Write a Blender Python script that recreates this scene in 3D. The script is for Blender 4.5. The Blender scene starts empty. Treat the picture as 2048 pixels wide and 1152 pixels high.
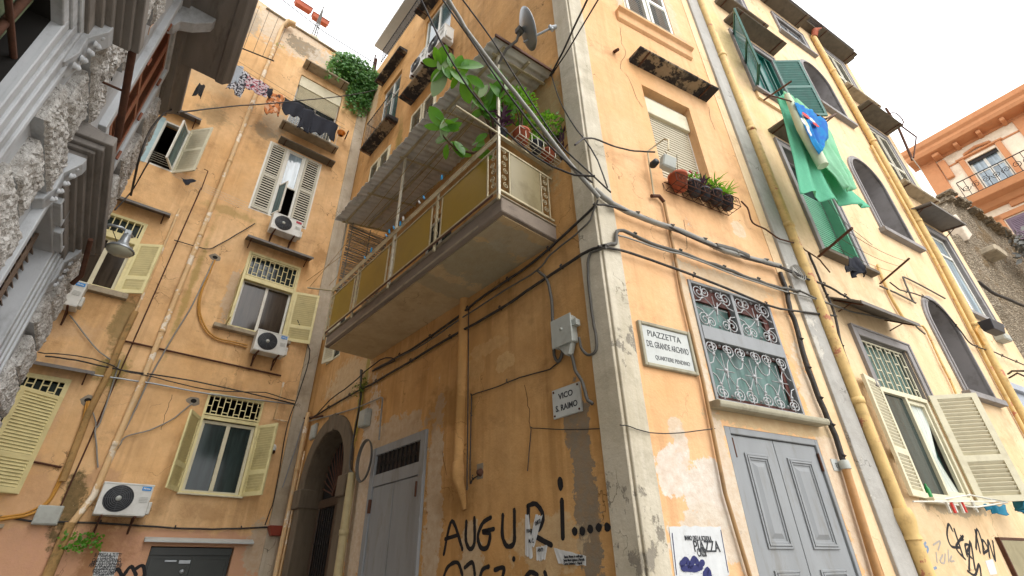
import bpy, math, random
from math import radians, sin, cos, pi, atan2, sqrt, hypot
from mathutils import Vector, Matrix, noise
from mathutils.geometry import tessellate_polygon
random.seed(7)
scene = bpy.context.scene
COL = scene.collection

# ---------------------------------------------------------------- camera, sky, sun, exposure
FPX, PITCH, ROLL = 971.0, radians(30.86), radians(1.17)
CAM = Vector((0, 0, 1.6))
_fw = Vector((0, cos(PITCH), sin(PITCH))); _rt = Vector((1, 0, 0)); _dn = _fw.cross(_rt)
_r = _rt*cos(ROLL)+_dn*sin(ROLL); _d = -_rt*sin(ROLL)+_dn*cos(ROLL)
camd = bpy.data.cameras.new('camera'); cam = bpy.data.objects.new('camera', camd); COL.objects.link(cam)
cam.matrix_world = Matrix(((_r.x, -_d.x, -_fw.x, 0), (_r.y, -_d.y, -_fw.y, 0), (_r.z, -_d.z, -_fw.z, 1.6), (0, 0, 0, 1)))
camd.sensor_width = 36; camd.lens = FPX/2048*36; camd.clip_start = .05; camd.clip_end = 2000
scene.camera = cam

SUN_EL, SUN_AZ = radians(48), radians(141)      # azimuth clockwise from +Y
world = bpy.data.worlds.new('World'); scene.world = world; world.use_nodes = True
nt = world.node_tree; nt.nodes.clear()
wo = nt.nodes.new('ShaderNodeOutputWorld'); bg = nt.nodes.new('ShaderNodeBackground')
sky = nt.nodes.new('ShaderNodeTexSky'); sky.sky_type = 'NISHITA'; sky.sun_disc = False
sky.sun_elevation = SUN_EL; sky.sun_rotation = SUN_AZ; sky.dust_density = 4; sky.air_density = 1.5
hs = nt.nodes.new('ShaderNodeHueSaturation'); hs.inputs['Saturation'].default_value = .12
mxw = nt.nodes.new('ShaderNodeMix'); mxw.data_type = 'RGBA'; mxw.inputs[0].default_value = .7
mxw.inputs[7].default_value = (8.6, 8.7, 8.9, 1)
nt.links.new(sky.outputs[0], hs.inputs['Color']); nt.links.new(hs.outputs[0], mxw.inputs[6])
nt.links.new(mxw.outputs[2], bg.inputs['Color']); bg.inputs['Strength'].default_value = .15
nt.links.new(bg.outputs[0], wo.inputs[0])
sl = bpy.data.lights.new('sun', 'SUN'); sun = bpy.data.objects.new('sun', sl); COL.objects.link(sun)
sl.energy = .9; sl.angle = radians(70); sl.color = (1, .96, .9)
sd = Vector((sin(SUN_AZ)*cos(SUN_EL), cos(SUN_AZ)*cos(SUN_EL), sin(SUN_EL)))
sun.rotation_euler = (-sd).to_track_quat('-Z', 'Y').to_euler()
vs = scene.view_settings
scene.display_settings.display_device = 'sRGB'
vs.view_transform = 'Standard'; vs.look = 'None'; vs.gamma = 1; vs.exposure = 1.12
scene.cycles.max_bounces = 6; scene.cycles.diffuse_bounces = 4

# ---------------------------------------------------------------- materials
def lin(h):
    h = h.lstrip('#'); c = [int(h[i:i+2], 16)/255 for i in (0, 2, 4)]
    return tuple(x/12.92 if x <= .04045 else ((x+.055)/1.055)**2.4 for x in c)+(1,)
def col(c): return lin(c) if isinstance(c, str) else (tuple(c)+(1,))[:4]

class NB:
    def __init__(s, name):
        s.m = bpy.data.materials.new(name); s.m.use_nodes = True; s.t = s.m.node_tree
        s.p = s.t.nodes['Principled BSDF']; s.tc = s.n('TexCoord')
    def n(s, k): return s.t.nodes.new('ShaderNode'+k)
    def set(s, sock, v):
        if isinstance(v, bpy.types.NodeSocket): s.t.links.new(v, sock)
        elif v is not None: sock.default_value = v
    def math(s, op, a, b=None, c=None, clamp=False):
        n = s.n('Math'); n.operation = op; n.use_clamp = clamp
        for i, v in enumerate((a, b, c)): s.set(n.inputs[i], v)
        return n.outputs[0]
    def mapv(s, scale=(1, 1, 1), loc=(0, 0, 0)):
        n = s.n('Mapping'); n.inputs['Scale'].default_value = scale; n.inputs['Location'].default_value = loc
        s.t.links.new(s.tc.outputs['Object'], n.inputs[0]); return n.outputs[0]
    def noise(s, scale, detail=4, rough=.55, vec=None, dist=0):
        n = s.n('TexNoise'); n.inputs['Scale'].default_value = scale; n.inputs['Detail'].default_value = detail
        n.inputs['Roughness'].default_value = rough; n.inputs['Distortion'].default_value = dist
        s.t.links.new(vec or s.tc.outputs['Object'], n.inputs['Vector']); return n.outputs['Fac']
    def rng(s, v, a, b, c=0., d=1.):
        n = s.n('MapRange'); n.clamp = True
        for i, x in enumerate((v, a, b, c, d)): s.set(n.inputs[i], x)
        return n.outputs[0]
    def mix(s, f, a, b, mode='MIX'):
        n = s.n('Mix'); n.data_type = 'RGBA'; n.blend_type = mode
        s.set(n.inputs[0], f); s.set(n.inputs[6], a); s.set(n.inputs[7], b); return n.outputs[2]
    def bump(s, h, st=.3, dist=.01):
        n = s.n('Bump'); n.inputs['Strength'].default_value = st; n.inputs['Distance'].default_value = dist
        s.t.links.new(h, n.inputs['Height']); s.t.links.new(n.outputs[0], s.p.inputs['Normal']); return n
    def xyz(s):
        n = s.n('SeparateXYZ'); s.t.links.new(s.tc.outputs['Object'], n.inputs[0]); return n.outputs

def stucco(name, base, light, dirt, blobs=(), peel=None, peelz=3.5, peelamt=.62, low=None, mottle=.5):
    b = NB(name); X = b.xyz(); base, light, dirt = col(base), col(light), col(dirt)
    n1 = b.noise(.45, 6, .6); c = b.mix(b.rng(n1, .38, .66), base, light)
    n2 = b.noise(2.2, 8, .65, b.mapv((1, 1, .8), (3, 1, 5)))
    c = b.mix(b.rng(n2, .35, .75, 0, mottle), c, dirt)
    st = b.noise(1.5, 7, .62, b.mapv((2.6, 2.6, .16), (1, 0, 0)))
    c = b.mix(b.rng(st, .52, .74, 0, .6), c, dirt)
    st2 = b.noise(2.1, 5, .6, b.mapv((3.5, 3.5, .22), (7, 0, 2)))
    c = b.mix(b.rng(st2, .56, .72, 0, .4), c, tuple(min(1, x*1.1) for x in light[:3])+(1,))
    sm = b.noise(1.1, 9, .7, b.mapv((1, 1, 1.3), (4, 4, 9))); c = b.mix(b.rng(sm, .55, .7, 0, .5), c, tuple(x*.62 for x in dirt[:3])+(1,))
    edge = b.noise(2.6, 9, .68); 
    fine = b.noise(9, 6, .7)
    if low:
        zc, cl = low
        zz = b.math('ADD', X[2], b.math('MULTIPLY', b.math('SUBTRACT', edge, .5), .7))
        c = b.mix(b.rng(zz, zc+.06, zc-.06, 0, .85), c, col(cl))
    h2 = None
    vn = b.n('VectorMath'); vn.operation = 'ADD'; dn = b.n('TexNoise'); dn.inputs['Scale'].default_value = 2.2; dn.inputs['Detail'].default_value = 5
    b.t.links.new(b.tc.outputs['Object'], dn.inputs['Vector']); b.t.links.new(b.tc.outputs['Object'], vn.inputs[0]); b.t.links.new(dn.outputs['Color'], vn.inputs[1])
    vo = b.n('TexVoronoi'); vo.feature = 'DISTANCE_TO_EDGE'; vo.inputs['Scale'].default_value = .55; b.t.links.new(vn.outputs[0], vo.inputs['Vector'])
    ck = b.math('MULTIPLY', b.rng(vo.outputs['Distance'], .0045, .0015), b.rng(b.noise(.8, 3, .5, b.mapv((1, 1, 1), (8, 1, 3))), .5, .56)); c = b.mix(b.math('MULTIPLY', ck, .75), c, tuple(x*.35 for x in dirt[:3])+(1,))
    if peel:
        zm = b.rng(X[2], peelz, peelz-2.2, 0, .1)
        pm = b.rng(b.math('ADD', b.noise(1.4, 10, .72, b.mapv((1, 1, .8), (9, 4, 2))), zm), peelamt, peelamt+.025)
        c = b.mix(pm, c, b.mix(fine, col(peel), tuple(x*.72 for x in col(peel)[:3])+(1,))); h2 = pm
    for (u, z, ru, rz, cc, stg, soft) in blobs:
        dx = b.math('DIVIDE', b.math('SUBTRACT', X[0], u), ru); dz = b.math('DIVIDE', b.math('SUBTRACT', X[2], z), rz)
        d = b.math('SQRT', b.math('ADD', b.math('MULTIPLY', dx, dx), b.math('MULTIPLY', dz, dz)))
        d = b.math('ADD', d, b.math('ADD', b.math('MULTIPLY', b.math('SUBTRACT', edge, .5), 2.2), b.math('MULTIPLY', b.math('SUBTRACT', fine, .5), 1.3)))
        c = b.mix(b.rng(d, 1.0, 1.0-soft, 0, stg), c, b.mix(fine, col(cc), tuple(x*.6 for x in col(cc)[:3])+(1,)))
    c = b.mix(b.rng(fine, .35, .7, 0, .35), c, tuple(x*.72 for x in base[:3])+(1,))
    if peel:
        chip = b.math('MULTIPLY', b.rng(b.noise(5.5, 8, .75, b.mapv((1, 1, .7), (2, 6, 1))), .655, .675), b.rng(X[2], peelz+1.5, peelz-1.5, .05, .9))
        c = b.mix(chip, c, tuple(min(1, x*1.12) for x in col(peel)[:3])+(1,))
    spk = b.rng(b.noise(26, 3, .6), .72, .76, 0, .55)
    c = b.mix(spk, c, dirt)
    b.set(b.p.inputs['Base Color'], c); b.p.inputs['Roughness'].default_value = .92
    b.p.inputs['Specular IOR Level'].default_value = .2
    h = b.math('ADD', b.math('MULTIPLY', b.noise(32, 5, .6), .35), b.math('MULTIPLY', b.noise(2.5, 5, .6), 1.6))
    if h2: h = b.math('SUBTRACT', h, b.math('MULTIPLY', h2, .35))
    b.bump(h, .75, .016)
    return b.m

def mat(name, c, rough=.6, metal=0, var=.25, vs=6, dirt=None, dirtamt=.35, dscale=3, bump=.15, bs=30, spec=.4, stretch=(1, 1, 1), two=None, thr=.44):
    b = NB(name); c0 = col(c); cl = tuple(x*(1-var) for x in c0[:3])+(1,)
    v = b.mapv(stretch)
    cc = b.mix(b.rng(b.noise(vs, 5, .6, v), .3, .72), c0, cl)
    if two: cc = b.mix(b.rng(b.noise(vs*.6, 6, .7, v), thr, thr+.03), cc, col(two))
    if dirt: cc = b.mix(b.rng(b.noise(dscale, 8, .7, v), .52, .72, 0, dirtamt), cc, col(dirt))
    b.set(b.p.inputs['Base Color'], cc); b.p.inputs['Roughness'].default_value = rough; b.p.inputs['Metallic'].default_value = metal
    b.p.inputs['Specular IOR Level'].default_value = spec
    if bump: b.bump(b.noise(bs, 4, .6), bump, .006)
    return b.m
M = {}
M['cream'] = stucco('cream_plaster', '#c3b9a3', '#cfc8b8', '#948a74', peel='#8b8478', peelz=5, peelamt=.665)
M['gray_strip'] = stucco('gray_painted_plaster', '#a5a39d', '#b5b2ac', '#8c8780', peel='#cdc8bd', peelz=9, peelamt=.68)
M['old_strip'] = stucco('streaked_pale_plaster', '#b9ab93', '#cdc4b4', '#776c5c')
M['shade_white'] = mat('weathered_shaded_white_metal', '#b9b4a2', .6, var=.15, dirt='#8d8672', dirtamt=.45)  # dirty white metal, greyed: shade between the slats mixed into the colour
M['gray_trim'] = mat('gray_painted_trim', '#8b8786', .8, var=.14, dirt='#5d564c', dirtamt=.5, vs=3)
M['dark_slab'] = mat('blackened_concrete', '#6b6255', .95, var=.3, dirt='#4b463e', dirtamt=.6, bump=.5)
M['peeled_slab'] = mat('peeling_black_bitumen', '#8f8069', .95, var=.3, vs=2.2, two='#2c2a2b', dirt='#a89c86', dirtamt=.4, dscale=5, bump=.5)
M['concrete'] = mat('weathered_concrete', '#a79a84', .95, var=.3, dirt='#5d5344', dirtamt=.6, bump=.5)
M['lead'] = mat('dull_sheet_metal', '#6f6a66', .6, .1, var=.25, dirt='#4a443e', dirtamt=.5)
M['stone'] = mat('smooth_gray_stone', '#bcbfc2', .85, var=.22, vs=2.5, dirt='#5f5a55', dirtamt=.65, dscale=2, bump=.35, bs=22, stretch=(1, 1, .5))
M['stone_dark'] = mat('sooty_gray_stone', '#8a847e', .85, var=.3, vs=2, dirt='#37322e', dirtamt=.6, bump=.3, stretch=(.4, 2, 1))
M['white'] = mat('white_lacquered_metal', '#d6d4ca', .45, var=.08, dirt='#a39a88', dirtamt=.3)
M['offwhite'] = mat('ivory_painted_wood', '#cfc8ad', .6, var=.12, dirt='#a4977a', dirtamt=.35)
M['yellow'] = mat('pale_yellow_paint', '#dcd09a', .5, var=.12, dirt='#988a55', dirtamt=.35)
M['green'] = mat('dark_green_paint', '#0b5c50', .5, var=.3, dirt='#0a4a44', dirtamt=.4)
M['green_slat'] = mat('green_plastic_slats', '#5d9a7c', .5, var=.2)
M['brown'] = mat('brown_painted_metal', '#8a5138', .5, var=.2, dirt='#63402f', dirtamt=.4)
M['door_gray'] = mat('gray_door_paint', '#8b8e90', .6, var=.16, dirt='#6d675c', dirtamt=.7, vs=2, dscale=3, stretch=(1.5, 1.5, .35), bump=.15)
M['door_dark'] = mat('near_black_paint', '#2f332f', .4, var=.25, dirt='#4c4c44', dirtamt=.3)
M['iron'] = mat('black_iron', '#2b2725', .6, .3, var=.3, dirt='#5b3a28', dirtamt=.4)
M['rust'] = mat('rusted_iron', '#5b3a2a', .85, .1, var=.4, vs=14, dirt='#3a2a22', dirtamt=.5, bump=.5)
M['silver'] = mat('galvanised_metal', '#9ba0a3', .4, .6, var=.15)
M['scroll'] = mat('grey_enamel_iron', '#a3a4a5', .45, .2, var=.12, dirt='#7b6a58', dirtamt=.4)
M['cable'] = mat('black_rubber', '#34302d', .7, var=.3, dirt='#6b6156', dirtamt=.6, dscale=8)
M['cable_gray'] = mat('gray_rubber', '#5d5a54', .7, var=.25, dirt='#4c453c', dirtamt=.6, dscale=7)
M['cable_light'] = mat('light_gray_conduit', '#8f8d86', .6, var=.2, dirt='#6b6156', dirtamt=.5, dscale=6)
M['hose'] = mat('amber_corrugated_hose', '#c08a35', .5, var=.25, vs=40, dirt='#7d5a25', dirtamt=.4)
M['pipe_ochre'] = mat('ochre_painted_pipe', '#d3b080', .6, var=.14, dirt='#b9a88c', dirtamt=.8, vs=4, dscale=3.5, two='#dfd2bd', thr=.56, bump=.4, bs=14)
M['pipe_yellow'] = mat('yellow_painted_pipe', '#d8b676', .65, var=.2, dirt='#8d6c45', dirtamt=.6, vs=6, dscale=7, two='#b06e52', thr=.6, bump=.4, bs=14)
M['pipe_moss'] = mat('mossy_old_pipe', '#a98654', .85, var=.3, dirt='#4f4a2a', dirtamt=.9, vs=3, dscale=4, bump=.5)
M['ac'] = mat('white_appliance_plastic', '#cfcfc9', .45, var=.07, dirt='#a39f92', dirtamt=.35)
M['ac_dark'] = mat('dark_grille_plastic', '#26282b', .5, var=.2)
M['blue'] = mat('blue_sticker', '#1c86d1', .5, var=.1)
M['red'] = mat('red_sticker', '#a8283c', .5, var=.1)
M['box'] = mat('gray_plastic_box', '#a8aba4', .55, var=.1, dirt='#7d7a6e', dirtamt=.45)
M['terracotta'] = mat('terracotta_clay', '#a4553a', .85, var=.25, dirt='#6b4030', dirtamt=.5)
M['blackpot'] = mat('black_pot_plastic', '#2c2f38', .5, var=.2)
M['soil'] = mat('potting_soil', '#3a2c22', 1, var=.3)
M['leaf'] = mat('glossy_green_leaf', '#4f8c24', .35, var=.35, vs=5, dirt='#7da23a', dirtamt=.5, dscale=2, bump=0, spec=.5)
M['leaf_pale'] = mat('pale_leaf_underside', '#93ab7c', .5, var=.2, bump=0)
M['leaf2'] = mat('small_green_leaf', '#4a8a22', .45, var=.45, vs=9, dirt='#a4bf55', dirtamt=.6, dscale=6, bump=0)
M['ivy'] = mat('ivy_leaf', '#5c8f4c', .5, var=.5, vs=4, dirt='#7a9a66', dirtamt=.6, dscale=5, bump=0)
M['purple'] = mat('purple_leaf', '#553349', .5, var=.35, vs=9, dirt='#7d5a85', dirtamt=.5, dscale=8, bump=0)
M['twig'] = mat('brown_twig', '#5d4a35', .9, var=.3)
M['amber'] = mat('amber_plastic_sheet', '#8f7512', .35, var=.18, vs=1.6, dirt='#6d560c', dirtamt=.6, dscale=1.2, bump=.1, bs=60)
M['amber_gray'] = mat('grimy_translucent_sheet', '#8e8260', .4, var=.25, vs=1.3, dirt='#5c4c22', dirtamt=.7, dscale=1.3, bump=.1, bs=60)
M['rail'] = mat('ivory_painted_iron', '#bdb191', .55, .1, var=.18, dirt='#7d5d40', dirtamt=.55, dscale=6)
M['rail_white'] = mat('white_painted_iron', '#cfc9b6', .5, .1, var=.12, dirt='#7d6a55', dirtamt=.5, dscale=6)
M['eternit'] = mat('gray_fibre_cement', '#dedbd4', .95, var=.2, vs=2, dirt='#6d665b', dirtamt=.6, dscale=3, bump=.3)
M['soffit'] = stucco('balcony_underside_plaster', '#bea57c', '#c6b08c', '#a08660', blobs=[(-1.9, 5.72, .55, 9, '#a9a288', .85, .1), (-1.15, 5.72, .25, 9, '#b3ab94', .75, .1), (-2.8, 5.72, .2, 9, '#a89f84', .6, .1)])
M['slabedge'] = mat('stained_slab_edge', '#8a7d70', .95, var=.25, vs=3, dirt='#574d48', dirtamt=.7, dscale=3, bump=.5, stretch=(.5, 1, 2))
M['bamboo'] = mat('gray_dry_cane', '#8a8a86', .9, var=.45, vs=20, dirt='#4d4538', dirtamt=.6, dscale=14)
M['marble'] = mat('gray_marble', '#b9bcb8', .5, var=.1, dirt='#8e8f88', dirtamt=.4, dscale=5)
M['marble_frame'] = mat('weathered_stone_frame', '#a39d88', .85, var=.2, dirt='#5d5340', dirtamt=.6)
M['ink'] = mat('faded_black_lettering', '#33363a', .7, var=.3)
M['spray'] = mat('black_spray_paint', '#17161a', .75, var=.3, vs=14, bump=0)
M['spray_blue'] = mat('faded_blue_spray', '#7f93ad', .8, var=.3, vs=14, bump=0)
M['spray_gray'] = mat('faint_gray_spray', '#a79f93', .85, var=.2, vs=10, bump=0)
M['paper'] = mat('weathered_white_paper', '#c9cbcb', .9, var=.12, dirt='#9e9b92', dirtamt=.5, dscale=9)
M['inkblue'] = mat('dark_blue_print', '#2b2f63', .8, var=.25, vs=20)
M['cement'] = mat('rough_cement_patch', '#8b8171', .95, var=.22, vs=3, dirt='#6a5f50', dirtamt=.6, bump=.6, stretch=(1, 1, .5))
M['plasterwhite'] = mat('bare_white_plaster', '#cbbfae', .95, var=.18, vs=4, dirt='#a08b70', dirtamt=.5, bump=.5)
M['portal'] = mat('weathered_portal_stone', '#6d604f', .95, var=.3, vs=2.5, dirt='#4a4034', dirtamt=.7, bump=.7, stretch=(2, 2, .4))
M['wood_dark'] = mat('dark_varnished_wood', '#4b3a2c', .5, var=.3, stretch=(3, 3, .3))
M['hole'] = mat('painted_dark_depth', '#1d1a17', .95, var=.3, bump=0)  # near-black colour paints in the unlit depth of rooms and openings
M['cloth_dark'] = mat('dark_navy_cotton', '#24262f', .95, var=.2, bump=.2)
M['cloth_black'] = mat('black_cotton', '#1c1d22', .95, var=.2)
M['cloth_gray'] = mat('pale_gray_cotton', '#9da3aa', .95, var=.2)
def pattern(name, a, c, sc, thr=.5, c3=None):
    b = NB(name); n = b.n('TexVoronoi'); n.inputs['Scale'].default_value = sc; b.t.links.new(b.tc.outputs['Object'], n.inputs['Vector'])
    f = b.rng(b.noise(sc*.8, 3, .5), thr-.02, thr+.02); x = b.mix(f, col(a), col(c))
    if c3: x = b.mix(b.rng(b.noise(sc*.55, 2, .5, b.mapv((1, 1, 1), (5, 2, 8))), .56, .58), x, col(c3))
    b.set(b.p.inputs['Base Color'], x); b.p.inputs['Roughness'].default_value = .95; return b.m
M['print_bw'] = pattern('black_white_print', '#26262e', '#b9b9be', 22)
M['print_red'] = pattern('red_white_print', '#b9a9ad', '#8e2434', 20, .55, '#2c2a35')
M['print_orange'] = pattern('orange_tortoise_print', '#b5703f', '#3c2a20', 12, .55, '#caa080')
M['orange_plastic'] = mat('orange_plastic', '#c9711c', .4, var=.1)
M['towel'] = mat('mint_green_cotton', '#6fc2a0', .95, var=.18, vs=60, dirt='#98d4b8', dirtamt=.7, dscale=45)
M['towel_pale'] = mat('pale_green_cotton', '#9fd6b4', .95, var=.22, vs=3, dirt='#52b878', dirtamt=.8, dscale=2)
M['towel_edge'] = mat('cream_cotton', '#c5cfb4', .95, var=.12)
M['towel_blue'] = pattern('blue_beach_print', '#1f86c4', '#2a6fc0', 6, .5, '#2b94d0')
M['print_badge_red'] = mat('red_print', '#cf4a45', .9, var=.1)
M['print_badge_white'] = mat('white_print', '#c9d0d8', .9, var=.1)
M['teal'] = mat('teal_tarpaulin', '#16708c', .8, var=.2)
M['peg'] = mat('blue_peg_plastic', '#1b8fc4', .4, var=.1)
M['peg_white'] = mat('white_peg_plastic', '#c8c8c0', .4, var=.1)
M['string'] = mat('ochre_string', '#a98d4e', .9, var=.2)
M['white_string'] = mat('white_string', '#c8c6c0', .9, var=.1)
M['ruin'] = None
M['orange_wall'] = stucco('pale_peach_stucco', '#ecdcc2', '#f0e4d0', '#dcc6a8')
M['orange_trim'] = mat('burnt_orange_trim', '#c98c60', .85, var=.15, vs=2, dirt='#a96038', dirtamt=.4)
M['lilac'] = mat('mauve_shutter_paint', '#7d6b78', .6, var=.1)
M['netting'] = mat('green_netting', '#6f7a5e', .9, var=.3)
M['curtain'] = mat('sheer_curtain', '#c9cfc6', .9, var=.12, vs=3, stretch=(6, 6, .5))
M['bounce_paving'] = mat('pale_bounce_paving', '#9a968e', .85, var=.3, vs=3)  # unseen ground, colour paled to bounce light up onto the undersides
M['moss'] = mat('moss', '#5c6a1e', .95, var=.4)
M['sky_reflect'] = None
def translucent(m, c, f=.35):
    t = m.node_tree; o = t.nodes['Material Output']; p = t.nodes['Principled BSDF']; a = t.nodes.new('ShaderNodeBsdfTranslucent'); a.inputs[0].default_value = col(c); x = t.nodes.new('ShaderNodeMixShader'); x.inputs[0].default_value = f
    t.links.new(p.outputs[0], x.inputs[1]); t.links.new(a.outputs[0], x.inputs[2]); t.links.new(x.outputs[0], o.inputs[0])
for k_, c_ in (('leaf', '#86c022'), ('leaf2', '#8ac032'), ('ivy', '#8ab85a'), ('towel', '#8fd8b4'), ('towel_pale', '#b8ecc8'), ('towel_blue', '#5ab8e8')): translucent(M[k_], c_)
def glass(name, tint, rough=.06, spec=.5, curtain=None):
    b = NB(name); c = b.mix(b.rng(b.noise(1.6, 4, .6, b.mapv((5, 5, .5))), .35, .65), col(tint), tuple(x*.4 for x in col(tint)[:3])+(1,))
    b.set(b.p.inputs['Base Color'], c); b.p.inputs['Roughness'].default_value = rough; b.p.inputs['Specular IOR Level'].default_value = spec
    return b.m
M['glass'] = glass('dark_window_glass', '#33403f', .1, .35)
M['glass_brown'] = glass('brownish_window_glass', '#453c33', .12, .35)
M['glass_blue'] = glass('bluish_window_glass', '#4f6668', .1, .5)
M['glass_teal'] = glass('frosted_teal_glass', '#5e8079', .35, .4)
M['glass_sky'] = glass('sky_lit_glass', '#9fb0ba', .08, .9)

# ---------------------------------------------------------------- mesh builder
class MB:
    def __init__(s): s.v = []; s.f = []; s.mi = []; s.cur = 0; s.X = None; s.smooth = set()
    def add(s, vs, fs, smooth=False):
        o = len(s.v)
        if s.X is not None: vs = [s.X @ Vector(p) for p in vs]
        s.v.extend(tuple(p) for p in vs)
        for f in fs:
            if smooth: s.smooth.add(len(s.f))
            s.f.append([i+o for i in f]); s.mi.append(s.cur)
    def box(s, x0, x1, y0, y1, z0, z1):
        s.add([(x0, y0, z0), (x1, y0, z0), (x1, y1, z0), (x0, y1, z0), (x0, y0, z1), (x1, y0, z1), (x1, y1, z1), (x0, y1, z1)],
              [(0, 3, 2, 1), (4, 5, 6, 7), (0, 1, 5, 4), (1, 2, 6, 5), (2, 3, 7, 6), (3, 0, 4, 7)])
        return s
    def prism(s, pts, y0, y1):      # pts in (x,z), counter-clockwise seen from the front (-y)
        n = len(pts); vs = [(x, y0, z) for x, z in pts]+[(x, y1, z) for x, z in pts]
        tris = tessellate_polygon([[Vector((x, z, 0)) for x, z in pts]])
        fs = []
        for t in tris:
            fs.append(tuple(t)); fs.append(tuple(i+n for i in reversed(t)))
        for i in range(n): j = (i+1) % n; fs.append((i, i+n, j+n, j))
        s.add(vs, fs); return s
    def extr(s, prof, x0, x1):      # profile in (y,z) swept along x
        n = len(prof); vs = [(x0, y, z) for y, z in prof]+[(x1, y, z) for y, z in prof]
        fs = [(i, (i+1) % n, (i+1) % n+n, i+n) for i in range(n)]+[tuple(range(n-1, -1, -1)), tuple(range(n, 2*n))]
        s.add(vs, fs); return s
    def tube(s, pts, r, k=6, cap=True):
        pts = [Vector(p) for p in pts]; n = len(pts)
        if n < 2: return s
        rs = r if isinstance(r, (list, tuple)) else [r]*n
        vs = []; T0 = (pts[1]-pts[0]).normalized()
        a = Vector((0, 0, 1)) if abs(T0.z) < .9 else Vector((1, 0, 0)); N = (a-T0*a.dot(T0)).normalized()
        for i, p in enumerate(pts):
            T = ((pts[min(i+1, n-1)]-pts[max(i-1, 0)])).normalized() if n > 1 else T0
            if T.length < .5: T = T0
            N = N-T*N.dot(T)
            N = N.normalized() if N.length > 1e-6 else T.orthogonal().normalized()
            B_ = T.cross(N)
            for j in range(k):
                t = 2*pi*j/k; vs.append(p+(N*cos(t)+B_*sin(t))*rs[i])
        fs = []
        for i in range(n-1):
            for j in range(k): fs.append((i*k+j, i*k+(j+1) % k, (i+1)*k+(j+1) % k, (i+1)*k+j))
        s.add(vs, fs, smooth=k > 4)
        if cap: s.add([vs[j] for j in range(k)]+[vs[(n-1)*k+j] for j in range(k)], [tuple(range(k-1, -1, -1)), tuple(range(k, 2*k))])
        return s
    def lathe(s, prof, cx=0, cy=0, k=20, axis='z', c=(0, 0, 0)):   # prof (r,h)
        vs = []
        for r, h in prof:
            for j in range(k):
                t = 2*pi*j/k
                if axis == 'z': vs.append((c[0]+r*cos(t), c[1]+r*sin(t), c[2]+h))
                else: vs.append((c[0]+r*cos(t), c[1]-h, c[2]+r*sin(t)))
        n = len(prof)
        fs = [(i*k+j, i*k+(j+1) % k, (i+1)*k+(j+1) % k, (i+1)*k+j) for i in range(n-1) for j in range(k)]
        s.add(vs, fs, smooth=True); return s
    def quad(s, a, b, c, d): s.add([a, b, c, d], [(0, 1, 2, 3)]); return s
    def mesh(s, name, mats):
        m = bpy.data.meshes.new(name); m.from_pydata([tuple(v) for v in s.v], [], s.f)
        for x in mats: m.materials.append(x)
        if len(mats) > 1: m.polygons.foreach_set('material_index', s.mi)
        if s.smooth: m.polygons.foreach_set('use_smooth', [i in s.smooth for i in range(len(s.f))])
        m.update(); return m

WM = {}     # world matrix of every object made, by name
def _link(o, parent, mw):
    COL.objects.link(o)
    if parent is not None:
        o.parent = parent; o.matrix_basis = WM[parent.name].inverted() @ mw
    else: o.matrix_basis = mw
    WM[o.name] = mw; return o
def tag(o, label=None, cat=None, group=None, kind=None):
    if label: o['label'] = label
    if cat: o['category'] = cat
    if group: o['group'] = group
    if kind: o['kind'] = kind
    return o
def put(name, mb, mats, frame, parent=None, origin=None, bevel=0, **k):
    """frame: 4x4 of the coordinates mb is in; top-level meshes get their origin at their base."""
    mats = mats if isinstance(mats, (list, tuple)) else [mats]
    mats = [M[x] if isinstance(x, str) else x for x in mats]
    if parent is None and origin is None and mb.v:
        xs = [v[0] for v in mb.v]; ys = [v[1] for v in mb.v]; zs = [v[2] for v in mb.v]
        origin = ((min(xs)+max(xs))/2, (min(ys)+max(ys))/2, min(zs))
    if origin:
        ox, oy, oz = origin; mb.v = [(v[0]-ox, v[1]-oy, v[2]-oz) for v in mb.v]
        frame = frame @ Matrix.Translation(origin)
    o = bpy.data.objects.new(name, mb.mesh(name, mats)); _link(o, parent, frame)
    if bevel:
        md = o.modifiers.new('Bevel', 'BEVEL'); md.width = bevel; md.segments = 1; md.limit_method = 'ANGLE'
    return tag(o, **k)
def thing(name, frame, at=(0, 0, 0), parent=None, **k):
    o = bpy.data.objects.new(name, None); o.empty_display_size = .2
    _link(o, parent, frame @ Matrix.Translation(at)); return tag(o, **k)
def text(name, s, size, frame, at, matn, parent, align='CENTER', sx=1, ext=.0012, rot=0, bold=0, **k):
    c = bpy.data.curves.new(name, 'FONT'); c.body = s; c.size = size; c.extrude = ext; c.align_x = align; c.align_y = 'CENTER'
    c.resolution_u = 3; c.offset = bold; c.materials.append(M[matn]); o = bpy.data.objects.new(name, c)
    mw = frame @ Matrix.Translation(at) @ Matrix.Rotation(-rot, 4, 'Y') @ Matrix.Rotation(pi/2, 4, 'X') @ Matrix.Diagonal((sx, 1, 1, 1))
    COL.objects.link(o); bpy.context.view_layer.update()
    me = bpy.data.meshes.new_from_object(o.evaluated_get(bpy.context.evaluated_depsgraph_get())); bpy.data.objects.remove(o)
    o = bpy.data.objects.new(name, me); _link(o, parent, mw); return tag(o, **k)

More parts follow.
